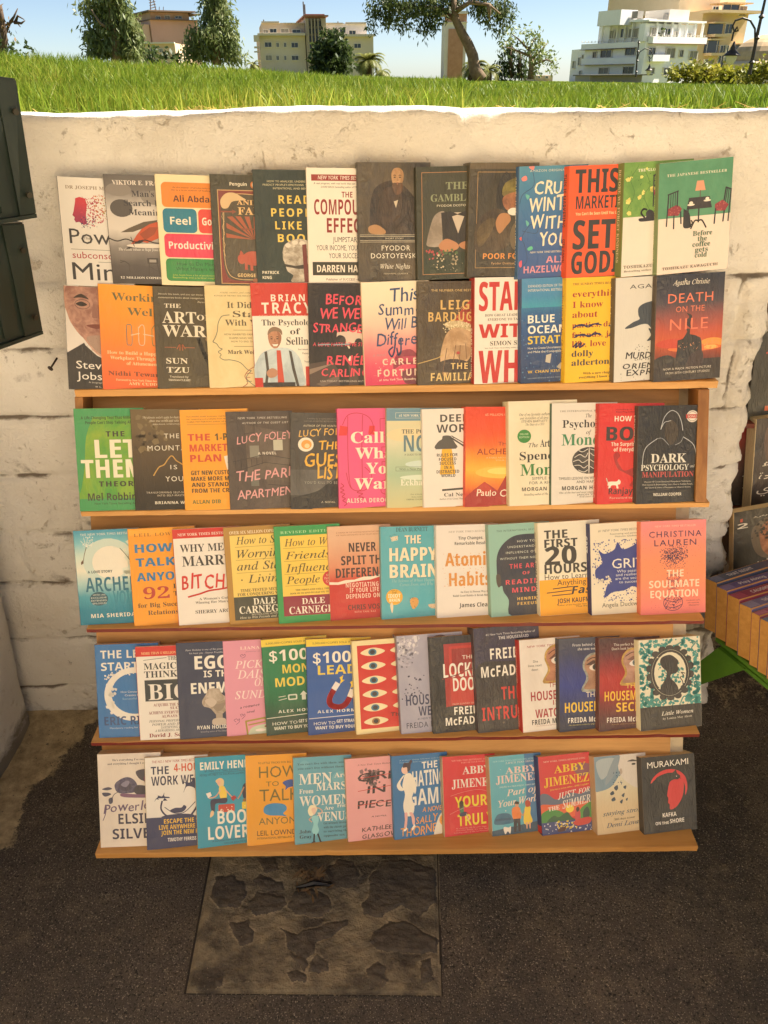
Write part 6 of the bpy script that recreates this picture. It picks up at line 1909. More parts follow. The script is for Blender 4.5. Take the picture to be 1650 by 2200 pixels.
book(4,599,1341,587,1132,18,5,.6,'2f9a50','2f8f4a','green framed paperback with italic title on yellow and a crimson author panel','''
T r_10 a8d8a0 10 92 11.5 4 REVISED EDITION
R f3cc52 9 15 94 108
R 8e1f38 9 108 94 139
T i 4a4420 15 92 31 11.5 How to Win
L 7a6a28 .5 13,34 92,34
T i 4a4420 15 84 51 11.5 Friends
T i 4a4420 87 93 51 8 &
L 7a6a28 .5 13,54 92,54
T i 4a4420 15 93 71 12.5 Influence
L 7a6a28 .5 13,74 92,74
T i 4a4420 15 66 89 11.5 People
L 7a6a28 .5 13,92 60,92
E c8302c 82 84 12 12
T b f0d8b0 76 90 80 3.2 OVER
T b f0d8b0 73 92 85 3.4 15,000,000
T b f0d8b0 75 90 90 3.2 COPIES
T r 5a4e20 28 92 100.5 2.8 THE FIRST-AND STILL THE BEST-
T r 5a4e20 20 94 105.5 2.8 BOOK OF ITS KIND-TO LEAD YOU TO SUCCESS
T r f2e6d8 37 72 121.5 9.5 DALE
T r f2e6d8 17 90 136 11.5 CARNEGIE''')
book(4,710.6,1334,702,1132,17,5,.8,'G:dcb494:dcb08e:d8a07e:d8906c:cc5038:c8281c:c4241a:c0201a','c89874','peach and red paperback torn across the middle, heavy black capitals','''
R c62a1e 0 90 100 150
P f0e2d0 0,88 14,89 26,86 40,86 54,82 70,82 84,78 100,76 100,80 84,82 66,87 50,88 34,90 14,93 0,92
P c62a1e 0,92 14,93 34,90 50,88 66,87 84,82 100,80 100,96 0,98
T s a06a4c 14 94 11.5 2.2 A FORMER FBI TOP HOSTAGE NEGOTIATOR'S FIELD GUIDE
T s a06a4c 14 94 15.5 2.2 FOR TALKING ANYONE INTO OR OUT OF JUST ABOUT ANYTHING
T x 45302a 33 76 41.5 14 NEVER
T x 45302a 20 92 62 14 SPLIT THE
T x 45302a 11 96 82 14.5 DIFFERENCE
T b_8 f0d0bc 26 90 98 7 NEGOTIATING AS
T b_8 f0d0bc 32 78 106.5 7 IF YOUR LIFE
T b_8 f0d0bc 26 90 116 7 DEPENDED ON IT
T b 4a1c18 28 84 134.5 8 CHRIS VOSS
T b_10 e8b8a0 38 72 139.5 2.8 WITH TAHL RAZ''')
book(4,820,1334,816.7,1132,20,5,.8,'M:4fa8b8:62b0bc:6','6aa8b0','sky blue paperback with cream outlined capitals and a round yellow badge','''
T r 2c5a5c 25 76 8.5 7 DEAN BURNETT
P d8ccb0 16,17 28,15 28,22 18,24
D 4a5a50 14 12 30 22 18 .6
T x 2f6a78 39.6 65.6 28.6 13 THE
T x f2e4c4 39 65 28 13 THE
T x 2f6a78 14.6 91.6 56.6 21 HAPPY
T x f2e4c4 14 91 56 21 HAPPY
T x 2f6a78 14.6 92.6 83.6 21 BRAIN
T x f2e4c4 14 92 83 21 BRAIN
T i 9ac8c8 17 93 90 4.6 The Science of Where Happiness
T i 9ac8c8 30 84 96.5 4.6 Comes From, and Why
E eab02c 21 114 13.5 13
T b 5a4a18 16 26 104 2 Author of
T x 5a4a18 17 25 108.5 3.4 THE
T x fbf0d0 11 31 115 6 IDIOT
T x fbf0d0 13 30 121.5 5 BRAIN
P~ d9a050 46,122 50,116 58,117 60,124 56,132 50,134
D 4a4a40 44 116 60 134 18 .6
P~ d9c0a0 76,128 92,128 90,134 80,134
D 4a4a40 76 118 94 134 20 .6
P~ e8d8b8 14,128 17,122 19,130 17,140
''')
book(4,939,1336,936,1129,20,4,.5,'e8e0d8','ddd5cc','white paperback with speckled gold title and small black text','''
T i 8a8278 20 92 12.5 3 NEW YORK TIMES BESTSELLER
T b 3a3836 36 76 24 4.8 Tiny Changes,
T b 3a3836 30 84 32.5 4.8 Remarkable Results
T x d89038 14 92 66.5 21 Atomic
T x d89038 20 88 99 21 Habits
D d89038 10 46 90 102 110 .7
D e8e0d8 14 46 88 100 70 .6
T r 5a564e 38 84 110.5 3.2 An Easy & Proven Way to
T r 5a564e 26 94 116.5 3.2 Build Good Habits & Break Bad Ones
T b 2f2e2c 36 86 134 6.6 James Clear
Z d8a060 b 18 80 6 Atomic Habits''')
book(4,1054.5,1335,1047.6,1128,18,5,.6,'8fbcae','86a898','mint green paperback with the back of a dark cropped head and coral capitals','''
P~ M:2f3442:3c3a40:20 12,78 13,52 22,34 40,21 62,18 90,20 101,26 101,151 34,151 30,124 22,110 20,100 16,100 12,90
P~ 4a4038 11,82 15,80 18,86 18,98 14,102 11,94
T b_14 34483f 14 92 12.5 3 THE INTERNATIONAL BESTSELLER
T b_10 d8dccc 47 76 31 3.6 HOW TO
T b_10 d8dccc 31 92 39.5 3.6 UNDERSTAND AND
T b_10 d8dccc 28 94 48.5 3.6 INFLUENCE OTHERS
T b_10 d8dccc 18 96 58 3.6 WITHOUT THEM NOTICING
T b_12 e0505c 33 80 73 7.5 THE ART
T b_12 e0505c 54 66 83.5 5 OF
T b_12 e0505c 26 92 98.5 7.5 READING
T b_12 e0505c 36 84 112 7.5 MINDS
T b_12 e0b85c 44 76 125 4.6 HENRIK
T b_12 e0b85c 44 76 133 4.6 FEXEUS
Z c86a50 s 20 130 4 THE ART OF READING MINDS  HENRIK FEXEUS''')
book(4,1160,1334,1154.5,1124,22,5,.3,'e8e0cc','e0d6bc','cream and yellow paperback with stacked heavy black words and speed lines','''
R f6ac18 0 88 100 150
R G:f6ac18:f6ac18:f6ac18:f6ac18:eec468:e8dcb8:e8e0cc:e8e0cc:e8e0cc:e8e0cc:e8e0cc 0 80 100 92
T x 37332a 10 48 26 13 THE
T x 37332a 10 64 40.5 13 FIRST
T x 37332a 10 62 68 28 20
T x 37332a 9 78 82.5 15 HOURS
T s 4a3c1c 9 80 92 9 How to Learn
T s 4a3c1c 29 76 102 9 Anything
T J 37332a 52 94 117 12 Fast
L 37332a 1.4 22,107 54,105
L 37332a 1.4 12,113 52,111
L 37332a 1.4 20,118 54,117
T b 37332a 28 94 131 7.4 JOSH KAUFMAN
T s 5a4a1c 28 94 135.5 2.6 Author of the Number One Bestseller
T b 5a4a1c 58 94 139 2.6 The Personal
Z 37332a b 14 40 9 JOSH KAUFMAN
Z 37332a b 48 122 9 THE FIRST 20 HOURS''')
book(4,1269,1333,1266,1126,23,4,.35,'e8dcc4','2c3060','cream paperback with a splattered navy star','''
P~ 2c3a8a 14,44 24,50 40,44 46,32 54,44 70,40 84,32 88,46 96,62 92,80 96,104 84,112 70,106 56,112 36,114 22,122 28,100 34,92 12,94 8,76 20,64
D 2c3a8a 6 28 98 60 130 1.3
D 2c3a8a 4 56 30 100 60 1.3
D 2c3a8a 20 100 96 130 110 1.2
D e8dcc4 10 86 34 100 30 1.6
T j 8a8272 14 92 14 3.6 #1 NEW YORK TIMES BESTSELLER
T b 5a544a 34 88 19.5 2.6 Fascinating and persuasive
T b 5a544a 42 80 24 2.6 Malcolm Gladwell
T s ece6da 36 90 75 16 GRIT
T s dfe0e4 44 84 82 4.4 Why passion
T s dfe0e4 42 86 88 4.4 and resilience
T s dfe0e4 41 88 94 4.4 are the secrets
T s dfe0e4 47 80 100 4.4 to success
T s 5a5448 18 94 138 7.4 Angela Duckworth
Z dfe0e8 b 20 48 10 GRIT''')
book(4,1374,1332,1376,1121,22,3,.25,'G:ec8a8c:ec8a80:ee8c70:ee8e64:ee8e60:ee8a66:ec8270:e87a74','e07a5c','coral paperback with a dotted navy heart, double helix and globe','''
D c0504c 2 6 98 148 300 .5
D 3a2a50 30 40 72 76 420 .75 g
D 3a2a50 32 44 52 62 120 .8
D 3a2a50 52 42 72 62 120 .8
D c04a58 38 84 66 112 180 .7 g
O 5a2a50 50 132 15 13 .9
D 5a2a50 38 122 62 142 120 .8
L~ 5a2a50 1 36,126 50,130 64,126
L~ 5a2a50 1 36,136 50,140 64,135
L~ 8a3a58 .8 40,84 60,92 40,102 60,112
L~ 8a3a58 .8 60,84 40,92 60,102 40,112
T b_8 f6c8b0 22 84 10 3 NEW YORK TIMES BESTSELLER
T s_10 40304f 13 93 26 9.4 CHRISTINA
T s_10 40304f 21 85 40 9.8 LAUREN
T b f9ddc0 40 66 90 11 THE
T b f9ddc0 13 90 107 11.5 SOULMATE
T b f9ddc0 15 88 123 11.5 EQUATION
T i 8a4a40 70 92 130 2 Emotional, warm,
T i 8a4a40 72 90 134 2 and surprising
T i 8a4a40 74 90 138 2 Shondaland''',.695)
# ---------------- fifth row ----------------
book(5,212,1583,202,1385.5,15,1,.7,'2c74b4','2a68a4','blue paperback with a rough white brushed circle','''
T b ece8dc 9 94 22.5 12.5 THE LEAN
T b ece8dc 9 94 42 12.5 STARTUP
O ece6da 60 80 46 42 9
D ece6da 14 48 30 110 60 2.6
D ece6da 22 42 60 50 26 1.4
O ece6da 56 82 44 42 5
R 2c74b4 96 30 100 120
T b dfe4e4 38 88 78.5 3.2 How Constant Innovation
T b dfe4e4 44 82 84 3.2 Creates Radically
T b 9ac0d8 40 88 89.5 3.2 Successful Businesses
T b 274878 10 84 130 13.5 ERIC RIES
T b cfd8dc 18 92 136 2.6 Mandatory reading for entrepreneurs''')
book(5,301,1592,289.7,1390,15,2,.3,'ece6dc','b8302a','white paperback with a red top strip and giant white letters on a black box','''
R cf2a20 0 0 100 16
T r f2c890 9 95 13 4 MORE THAN 4 MILLION COPIES SOLD
L 3a3a38 .7 12,22 48,19
T r 2c3034 50 64 23 6.6 THE
T r 2c3034 12 88 37 10.5 MAGIC OF
T r 2c3034 12 94 50 10.5 THINKING
R 2c3438 12 54 96 88
T r ece6dc 17 84 86 26 BIG
T r 8a2c28 24 92 96.5 4.6 ACQUIRE THE SECRETS OF
T r 8a2c28 50 84 102 4.4 SUCCESS...
T r 8a2c28 16 94 109 4.6 ACHIEVE EVERYTHING YOU'VE
T r 8a2c28 36 88 115 4.4 ALWAYS WANTED
T I 2c3034 16 94 122 3.6 PERSONAL PROPERTY FINANCIAL
T I 2c3034 20 94 127.5 3.6 POWER AND INFLUENCE
T I 2c3034 34 88 132.5 3.6 SATISFYING RELATIONS
T I 2c3034 24 92 137.5 3.6 A REWARDING AND ENJOYABLE
T R 8a2424 15 94 146 6.2 David J. Schwartz''')
book(5,386.7,1589,377,1382,17,4,.35,'M:383e56:303650:10','2e3450','slate blue paperback with white capitals over a marble bust','''
T i c8c8cc 14 92 13 2.6 Ryan Holiday is one of his generation's finest
T b c8c8cc 20 88 18 2.6 his best yet - Steven Pressfield, author
T x ece8dc 27 80 42 20 EGO
T b ece8dc 40 84 55 10 IS THE
T x ece8dc 20 88 80 16.5 ENEMY
P~ M:c4b4a4:94846f:50 42,82 46,74 54,73 62,74 68,84 80,90 82,102 70,110 62,116 56,114 48,104 38,100 36,92
P~ 8f7f70 46,90 56,98 70,96 66,106 56,108
P~ c8b8a8 40,92 50,88 58,94 50,102
R a89888 56 112 66 122
P~ c0b0a0 50,124 54,120 68,120 72,126 70,130 52,130
T b_4 ece8dc 27 82 136 5.6 RYAN HOLIDAY
T s a8a8b0 32 88 141 2.4 Bestselling author of The Obstacle Is the Way''')
book(5,487.6,1582,478,1378,17,5,.2,'e298ae','dc90a6','pink paperback with thin white italic capitals and small heart doodles','''
T r f6dcd4 26 92 14.5 4.6 LIANA CILWA
T h a86a80 34 56 19 1.8 summer in
L~ 8a4c6c .7 28,26 26,24 29,22 30,24 33,22 33,26 28,28
T i f7e2dc 17 92 44 12 PICKING
T i f7e2dc 20 92 60 13 DAISIES
T i f7e2dc 46 66 73 12 ON
T i f7e2dc 15 96 92 12.5 SUNDAYS
T h 3a2430 22 52 107.5/.12 4 a romance
T h 3a2430 32 44 115.5/.12 4 novel
L~ 8a4c6c .7 24,120 22,117 25,116 26,119 28,116 29,119 24,124
L~ 8a4c6c .7 15,128 12,125 16,123 18,126 20,123 20,128 15,132
P~ c8d0b8 34,146 40,138 60,134 90,136 100,140 100,150 36,150
L a89438 2.6 32,149 30,128 60,124 62,134
L a89438 2 34,134 60,130
P~ 8a4438 58,138 66,134 76,136 70,141
E efe4dc 52 143 8 2.2
L~ 5a6a3c 1 62,136 68,126 76,122''')
book(5,573,1581,560,1375,20,6,.7,'G:1f7a48:1f7a48:1f7848:1c6a40:1a4a30:1c4430','1f5a38','green paperback with a yellow top strip, white and yellow capitals','''
R eed03c 0 0 100 11.5
T b 4a4a20 7 96 8 3 5,000,000+COPIES SOLD IN THE SERIES
T b f2ecdc 11 95 35 17 $100M
T b ead04c 30 92 54.5 13 MONEY
T b ead04c 18 95 75 13.5 MODELS
L d8dccc 1 22,96 34,94
L d8dccc 1 22,91 32,90
Q d8dccc 36 88 50 97 2
Q 1f6a42 38 90 48 95 1
P d8dccc 54,90 60,84 66,90 63,90 63,98 57,98 57,90
P d8dccc 72,90 75,90 75,84 81,84 81,90 84,90 78,97
T b_14 e4e4d4 20 94 116 4.4 ALEX HORMOZI
L e4e4d4 1 2,123 100,119
R 1c4030 0 124 100 150
T s e4e4d4 10 48 134.5 4.8 HOW TO
T b e4e4d4 50 96 133.5 4.8 GET STRANGERS TO
T b e4e4d4 12 94 142 4.8 WANT TO BUY YOUR STUFF''')
book(5,662.7,1583,657,1374,22,6,.3,'2358a4','1f4c90','blue paperback with a yellow top strip and a red horseshoe magnet','''
R eed03c 0 0 100 11.5
T b 4a4a20 10 96 8 3 5,000,000+COPIES SOLD IN THE SERIES
T b f2ecdc 10 92 38 17 $100M
T b ead04c 17 92 56 14 LEADS
L~ c82c34 8.5 41,80 34,94 36,104 48,108 58,104 66,92
L ece4dc 8.5 42,78 46,72
L ece4dc 8.5 66,91 69,84
P f2d030 50,62 56,58 54,65 58,66 50,72 52,66
P f2d030 66,70 72,66 70,73 74,74 66,80 68,74
T b_14 e8e8e0 15 92 116 4.4 ALEX HORMOZI
L e4e4e0 1 2,124 100,120
R 1f4a92 0 125 100 150
T s e4e4e0 9 42 134.5 4.8 HOW TO
T b e4e4e0 44 95 132.5 4.8 GET STRANGERS TO
T b e4e4e0 11 94 141.5 4.8 WANT TO BUY YOUR STUFF
Z e8e8e0 b 10 60 9 $100M LEADS''')
book(5,766,1583,755,1378,20,6,.4,'efdda6','e4cf98','red paperback in a cream border patterned with rows of open eyes','''
R cf241a 8 8 99 142
P~ f0e0b4 13,20 24,14 38,13 52,19 38,25 24,25
P~ f0e0b4 13,42 24,36 38,35 52,41 38,47 24,47
P~ f0e0b4 13,65 24,59 38,58 52,64 38,70 24,70
P~ f0e0b4 13,87 24,81 38,80 52,86 38,92 24,92
P~ f0e0b4 13,109 24,103 38,102 52,108 38,114 24,114
P~ f0e0b4 13,131 24,125 38,124 52,130 38,136 24,136
P~ f0e0b4 60,19 72,13 86,12 98,18 86,24 72,24
P~ f0e0b4 60,41 72,35 86,34 98,40 86,46 72,46
P~ f0e0b4 60,64 72,58 86,57 98,63 86,69 72,69
P~ f0e0b4 60,86 72,80 86,79 98,85 86,91 72,91
P~ f0e0b4 60,108 72,102 86,101 98,107 86,113 72,113
E 3f7f9c 32 19.5 6.5 5.2
E 2c2a2e 32 19.5 4 3.4
E 3f7f9c 32 41.5 6.5 5.2
E 2c2a2e 32 41.5 4 3.4
E 3f7f9c 32 64.5 6.5 5.2
E 2c2a2e 32 64.5 4 3.4
E 3f7f9c 32 86.5 6.5 5.2
E 2c2a2e 32 86.5 4 3.4
E 3f7f9c 32 108.5 6.5 5.2
E 2c2a2e 32 108.5 4 3.4
E a8743c 32 130.5 6.5 5.2
E 2c2a2e 32 130.5 4 3.4
E 3f7f9c 79 18.5 6.5 5.2
E 2c2a2e 79 18.5 4 3.4
E 3f7f9c 79 40.5 6.5 5.2
E 3f7f9c 79 63.5 6.5 5.2
E 3f7f9c 79 85.5 6.5 5.2
E 3f7f9c 79 107.5 6.5 5.2
T h 3a2420 56 76 125 6.5 The
T h 3a2420 78 96 125 6.5 Vegetarian
T b f0d8c0 72 94 134 3 R KANG''')
book(5,862,1571,850.6,1367,22,5,.6,'M:9a98ac:b0acba:6','8a8696','lilac grey paperback with pale blossoms, a keyhole and ink spatters','''
D c8c4d0 2 2 34 30 26 4.4
D e2dee2 4 2 32 28 22 2.6
D 6a6878 2 4 24 50 22 2
D b8b4c4 2 30 18 50 12 3.4
D 3a3650 10 62 40 92 24 1.4
D 3a3650 4 80 24 110 12 1
P~ 6a4c38 52,24 50,12 58,4 70,3 80,10 80,24 76,34 80,66 50,68 54,36
P~ 3c3230 55,22 54,14 60,8 70,7 76,14 74,26 72,36 75,62 54,63 58,36
P c9a48c 58,40 72,38 74,62 56,63
L c8bcae .8 56,14 74,26
L c8bcae .8 74,12 56,28
T b 33385c 48 74 86 11.5 THE
T b 33385c 10 97 107 15 HOUSEMAID'S
T b 33385c 28 92 124 14 WEDDING
T b 3a3c54 26 92 130 3 #1 NEW YORK TIMES BESTSELLING
T s_4 35374c 9 97 142 8.5 FREIDA McFADDEN''')
book(5,931,1577,921,1370,26,5,.9,'M:2e2a26:221f1c:8','2c2a24','dark paperback with a red panelled door and white capitals split by a crack','''
R a8201c 22 12 97 110
R c02c22 30 16 92 60
R 98201c 34 20 88 56
R c02c22 30 66 92 108
P 2e2a26 22,110 40,108 60,112 80,108 97,111 97,118 22,118
T s_3 ece4d8 50 68 37 6 THE
T b f2ece0 20 84 64 21 LOCKED
L 7a1a16 1.4 18,66 44,60 58,54 84,48
T b f2ece0 34 78 86 20 DOOR
T b d8a898 32 94 107.5 2.6 FROM SUNDAY TIMES BESTSELLING
T b_4 f2ece0 34 82 123 12 FREIDA
T b_4 f2ece0 20 94 139 12 McFADDEN''')
book(5,1028,1576,1015.8,1350.6,22,6,.8,'M:3c3450:332c36:6','3a3038','tall dark purple paperback with white capitals above red ones','''
P~ 2c2624 0,60 40,50 100,66 100,150 0,150
D 4a4260 4 2 96 48 200 .6
D 6a5a4a 30 110 96 146 16 1.6
T b d8d4d4 19 94 12 3 #1 New York Times Bestselling Author of
T b d8d4d4 38 84 18.5 4.2 THE HOUSEMAID
T b_5 efe9de 24 80 46 15 FREIDA
T b_5 efe9de 9 95 71 15 McFADDEN
T b_5 d02c20 38 68 105 18 THE
T b_5 d02c20 7 97 133 18.5 INTRUDER''',.62)
book(5,1122.4,1580,1114,1376,24,6,.5,'M:ece4da:d8ccc0:6','b0241c','white paperback with red capitals beside a gold keyhole with a staring eye','''
T j a83028 13 92 13.5 3.4 NEW YORK TIMES BESTSELLER
P~ M:a07c34:d0a858:90 45,46 41,34 43,22 52,13 63,11 74,15 81,25 80,37 75,46 77,52 84,69 38,73 45,54
P~ M:c08462:a06a4a:25 48,44 44,34 46,23 54,16 63,14 72,18 78,26 77,36 71,45 74,53 81,66 42,69 49,54
P 6a3c2c 48,34 58,26 74,28 76,38 60,34
P~ ece0d4 52,36 60,31 72,34 66,42 56,42
E 3c5a5c 62 36 5 5
E 1c1a1c 62 36 2.4 2.4
L~ 5a2c1c 1.4 48,26 58,20 74,22
T s 4a443c 22 30 38 4 She
T s 4a443c 14 36 44.5 4 lives next
T s 4a443c 19 31 51 4 door.
T s a82c2a 46 64 80 8.5 THE
T b a8242a 16 94 100 14.5 HOUSEMAID
T s a82c2a 52 62 109 8 IS
T b a8242a 22 94 128 13.5 WATCHING
T b_6 34322e 16 95 139 8 FREIDA McFADDEN
T i a8847c 22 84 142 2 An absolutely gripping psychological thriller
Z f0b0a0 b 16 70 7 THE HOUSEMAID IS WATCHING
Z f0b0a0 b 110 142 7 FREIDA McFADDEN''')
book(5,1201.5,1579,1199.7,1372.7,24,6,.6,'G:4a4a54:3a3c58:303878:2c3a88:2a3470:2a2c4c:26283e','34323c','blue and charcoal paperback with a silver keyhole and yellow capitals','''
T s e4e0dc 23 90 13.5 4.4 From behind closed doors
T s e4e0dc 31 78 20 4.4 she sees everything.
P~ M:7c8078:b0b0a4:90 44,60 39,48 41,36 50,27 61,25 72,29 79,39 78,50 73,59 75,65 82,83 38,87 44,68
P~ M:b48a6c:946a50:25 47,58 42,48 44,37 52,30 61,28 70,32 76,40 75,50 69,58 72,66 79,80 42,83 48,68
P 4a2c24 44,44 56,37 74,40 74,50 58,45
P~ e0d4c8 50,48 58,43 70,46 64,53 54,53
E 2a2422 60 48 5 5
E 100e0e 60 48 2.4 2.4
L~ 3c2018 1.4 46,38 56,33 72,35
T s ece0c8 44 64 96 8.5 THE
T b eec42c 9 94 119 15.5 HOUSEMAID
T b_6 ece6dc 14 95 136 8 FREIDA McFADDEN
T i c8c070 15 84 140.5 2 An absolutely addictive psychological thriller
Z 8aa0b8 b 16 70 7 THE HOUSEMAID''')
book(5,1285.5,1581,1287,1372,26,6,.7,'G:4a2c26:5c2822:8a241e:b0281e:a8241c:7a241e:582622:4a2622','5c2a24','dark red paperback with a gold keyhole, staring eye and yellow capitals','''
T s e0d4c4 24 92 13 4.2 This perfect home has secrets
T s e0d4c4 21 92 19.5 4.2 Don't look behind closed doors
P~ M:a07c34:c8a050:90 42,52 37,40 39,28 48,19 59,17 70,21 77,31 76,42 71,51 73,57 80,72 36,77 42,60
P~ M:bc907c:9a705c:25 45,50 40,40 42,29 50,22 59,20 68,24 74,32 73,42 67,50 70,58 77,69 40,73 46,60
P 7a5448 46,36 56,30 72,32 72,40 58,38
P~ e4dcd8 50,42 58,36 70,38 64,46 54,46
E 5a6a70 60 41 5 5
E 1c1a1c 60 41 2.4 2.4
L~ 4a241c 1.4 44,30 56,24 70,27
T s e8c050 44 66 82 8.5 THE
T b eebc2c 9 94 101 15 HOUSEMAID'S
T b eebc2c 28 90 119 14 SECRET
T b_6 ece0d4 13 95 136 8 FREIDA McFADDEN
T i b08a5c 20 80 140 2 A totally addictive psychological thriller
Z e0a850 b 12 78 7 THE HOUSEMAID'S SECRET
Z e0a850 b 98 138 7 FREIDA McFADDEN''')
book(5,1375,1579,1371,1376,30,6,.6,'e8e0c4','dcd2b0','teal damask patterned paperback with an oval cameo silhouette of a woman','''
R 343029 0 112 100 150
D 4a9c94 1 1 99 38 130 3.4
D 4a9c94 1 38 24 112 110 3.4
D 4a9c94 76 38 99 112 110 3.4
D 4a9c94 1 96 99 111 60 3.2
D e8e0c4 1 1 99 111 110 1.3
L~ 4a9c94 2 4,30 14,20 8,10 20,4
L~ 4a9c94 2 96,30 86,20 92,10 80,4
L~ 4a9c94 2 30,8 44,14 56,14 70,8
L~ 4a9c94 2 6,96 16,104 28,98 34,108
L~ 4a9c94 2 94,96 84,104 72,98 66,108
R 343029 0 111.5 100 150
E 37332e 50 57 33 42
E 37332e 50 15.5 6 4
E 37332e 62 18 6 5
E 37332e 73 25 6 5
E 37332e 80 36 5 5
E 37332e 84 48 4.6 6
E 37332e 84 62 4.6 6
E 37332e 80 76 5 5
E 37332e 73 88 6 5
E 37332e 62 96 6 5
E 37332e 50 99 6 4
E 37332e 38 96 6 5
E 37332e 27 88 6 5
E 37332e 20 76 5 5
E 37332e 16 62 4.6 6
E 37332e 16 48 4.6 6
E 37332e 20 36 5 5
E 37332e 27 25 6 5
E 37332e 38 18 6 5
O e0d8bc 50 57 30 38 1.2
O 37332e 50 57 29.6 37.6 .9
E e8e0c4 50 57 26 34
D 4a9c94 30 36 70 80 110 2.6 g
D e8e0c4 30 30 72 84 60 1.6
P~ 322e2a 34,40 36,32 44,28 52,28 60,34 64,40 62,46 64,52 60,58 52,60 50,66 56,72 62,82 60,90 36,90 34,80 40,70 44,62 44,54 38,48
L~ 322e2a 1.4 70,90 70,74 66,66 72,64 68,58 74,60
E 322e2a 70 84 4 5
T I ece6d8 34 86 127/.02 6.4 Little Women
T r c8c2b4 36 84 134/.02 3.6 by Louisa May Alcott
Z 6a6450 I 20 100 10 Little Women''',.69)

# ---------------- bottom row ----------------
book(6,216,1821.5,208,1621,26,1,.6,'M:e8dccc:dccfc0:7','dccfba','off-white paperback with faded purple roses and a handwritten title','''
T R 4a4048 24 92 11.5 3.2 He's everything I've ever wanted
T R 4a4048 16 94 17.5 3.2 and everything I thought I could never
P~ 4a4450 60,30 72,26 80,28 84,40 78,46 66,42
P~ M:8a5070:54304a:90 72,40 82,34 96,36 100,50 90,58 78,54
P~ M:6a6478:45405a:90 26,50 34,42 46,38 56,42 62,52 58,62 44,64 30,62
P~ 4c4658 32,52 42,46 52,50 50,58 40,60
P~ 8a8498 36,50 44,44 50,46 44,54
P~ 3a3440 60,52 80,54 98,60 98,66 60,66
P~ 7f5876 36,64 60,66 94,68 80,72 40,70
P~ 4a4a60 6,56 16,53 22,56 14,58
P~ 4a4a60 6,62 16,62 20,65 10,68
P~ 4a4a60 16,72 22,70 22,78 17,80
L~ 3c3a4c 1 30,62 24,66 20,76
T h 6a5474 7 97 95/.06 15 Powerless
L~ 6a5474 1.2 12,84 10,96 6,106
T b 34304c 30 80 113 16 ELSIE
T b 34304c 20 94 137 16 SILVER''')
book(6,317,1831,309.4,1628.5,28,5,.2,'ece6dc','b49a6a','white and navy paperback with palm silhouettes and a hammock','''
T j a8382c 12 92 9.5 4.2 THE NO.1 NEW YORK TIMES BESTSELLER
T b 2a2c4c 10 38 28 12.5 THE
T b cf4c24 46 94 25 12.5 4-HOUR
T b 2a2c4c 10 94 46 14.5 WORK WEEK
L~ 2a3058 2.6 26,72 24,84 30,94 38,98
L~ 2a3058 3 80,56 82,72 80,84 72,96
P~ 2a3058 26,72 18,66 14,72 20,63 16,60 26,64 30,58 30,64 38,66 36,72 30,67
P~ 2a3058 78,54 66,50 60,60 64,46 58,42 72,44 76,36 84,42 92,38 88,48 98,54 92,60 84,52 80,66
L~ 2a3058 1.2 30,82 44,92 60,92 78,76
P~ 2a3058 38,88 46,84 56,84 60,80 64,84 58,91 46,92
E 2a3058 50 98 26 4
R 262f5c 0 98 100 150
T b eec038 28 92 108.5 7 ESCAPE THE 9-5,
T b eec038 20 95 118 7 LIVE ANYWHERE AND
T b eec038 23 94 127 7 JOIN THE NEW RICH
T b ece6dc 33 78 138 5.6 TIMOTHY FERRISS
P eec038 76,150 100,132 100,150''')
book(6,426,1832,417,1628.5,30,6,.25,'2498b4','b48a4c','turquoise paperback with two people seated on suitcases','''
T b f0ead8 9 96 21 12.5 EMILY HENRY
T h 1f4a60 16 94 25 3.4 #1 New York Times Bestselling Author of
T h 1f4a60 8 94 31.5 3.4 PEOPLE WE MEET ON VACATION and BEACH READ
L 1f4a60 .6 24,27 94,26
P~ e6c690 33,40 40,36 46,40 45,50 40,52 36,46
P~ e8b498 36,40 40,40 40,47 36,47
P~ f0cc4c 38,52 46,50 50,60 49,70 40,70
L~ e8b498 2 40,56 32,66 22,68
P f4ece0 17,60 24,58 26,64 20,68
L~ e8b498 2 48,56 56,66 60,70
P a8282c 56,70 62,66 66,70 60,76
P~ 2c2c4c 24,72 36,70 50,70 48,78 32,78 30,90 25,90
P~ e8c898 24,90 28,90 28,96 22,100
Q c84430 36 80 62 93 2
D f0dcc8 40 84 58 90 8 1.6
P~ 3a2c28 82,36 86,30 92,31 93,38 88,40
P~ d8a078 83,38 88,36 91,42 86,46
P~ 2a2c4c 76,52 84,46 90,50 92,66 82,72 76,70
L~ d8a078 2 78,54 72,66 68,72
P~ 8a6a3c 76,74 94,66 98,72 80,78
Q eed03c 74 78 99 90 2
D f4ead0 78 80 94 88 8 1.6
T b f2ecdc 34 96 112 21 BOOK
T b f2ecdc 18 96 137 21 LOVERS
T h 1f4a60 24 92 141.5/.05 3 A marvelous heroine's dream of a book
T h 1f4a60 40 84 146/.05 2.6 - TAYLOR JENKINS REID''')
book(6,532.4,1829,526.4,1624,28,5,.7,'eca018','dcc49a','amber paperback with thin olive capitals and two blue speech bubbles','''
T b 4a3c18 21 94 15 3.2 92 LITTLE TRICKS FOR BIG SUCCESS
T s 6f6428 22 86 38 19 HOW
T t 6f6428 33 54 52.5 8 TO
P~ 2a50a0 60,48 66,44 76,43 82,48 78,54 70,56 64,60 65,54
T s 6f6428 22 88 77 20 TALK
P~ 2f8ac0 28,92 32,84 46,81 62,84 66,92 60,99 66,104 54,102 40,101 31,98
T t 6f6428 78 94 86 8 TO
T s 6f6428 20 90 116 11.5 ANYONE
T s 3a3214 17 92 134 8.5 LEIL LOWNDES
T s 4a3c18 17 92 140 3.2 INTERNATIONAL BESTSELLING AUTHOR''')
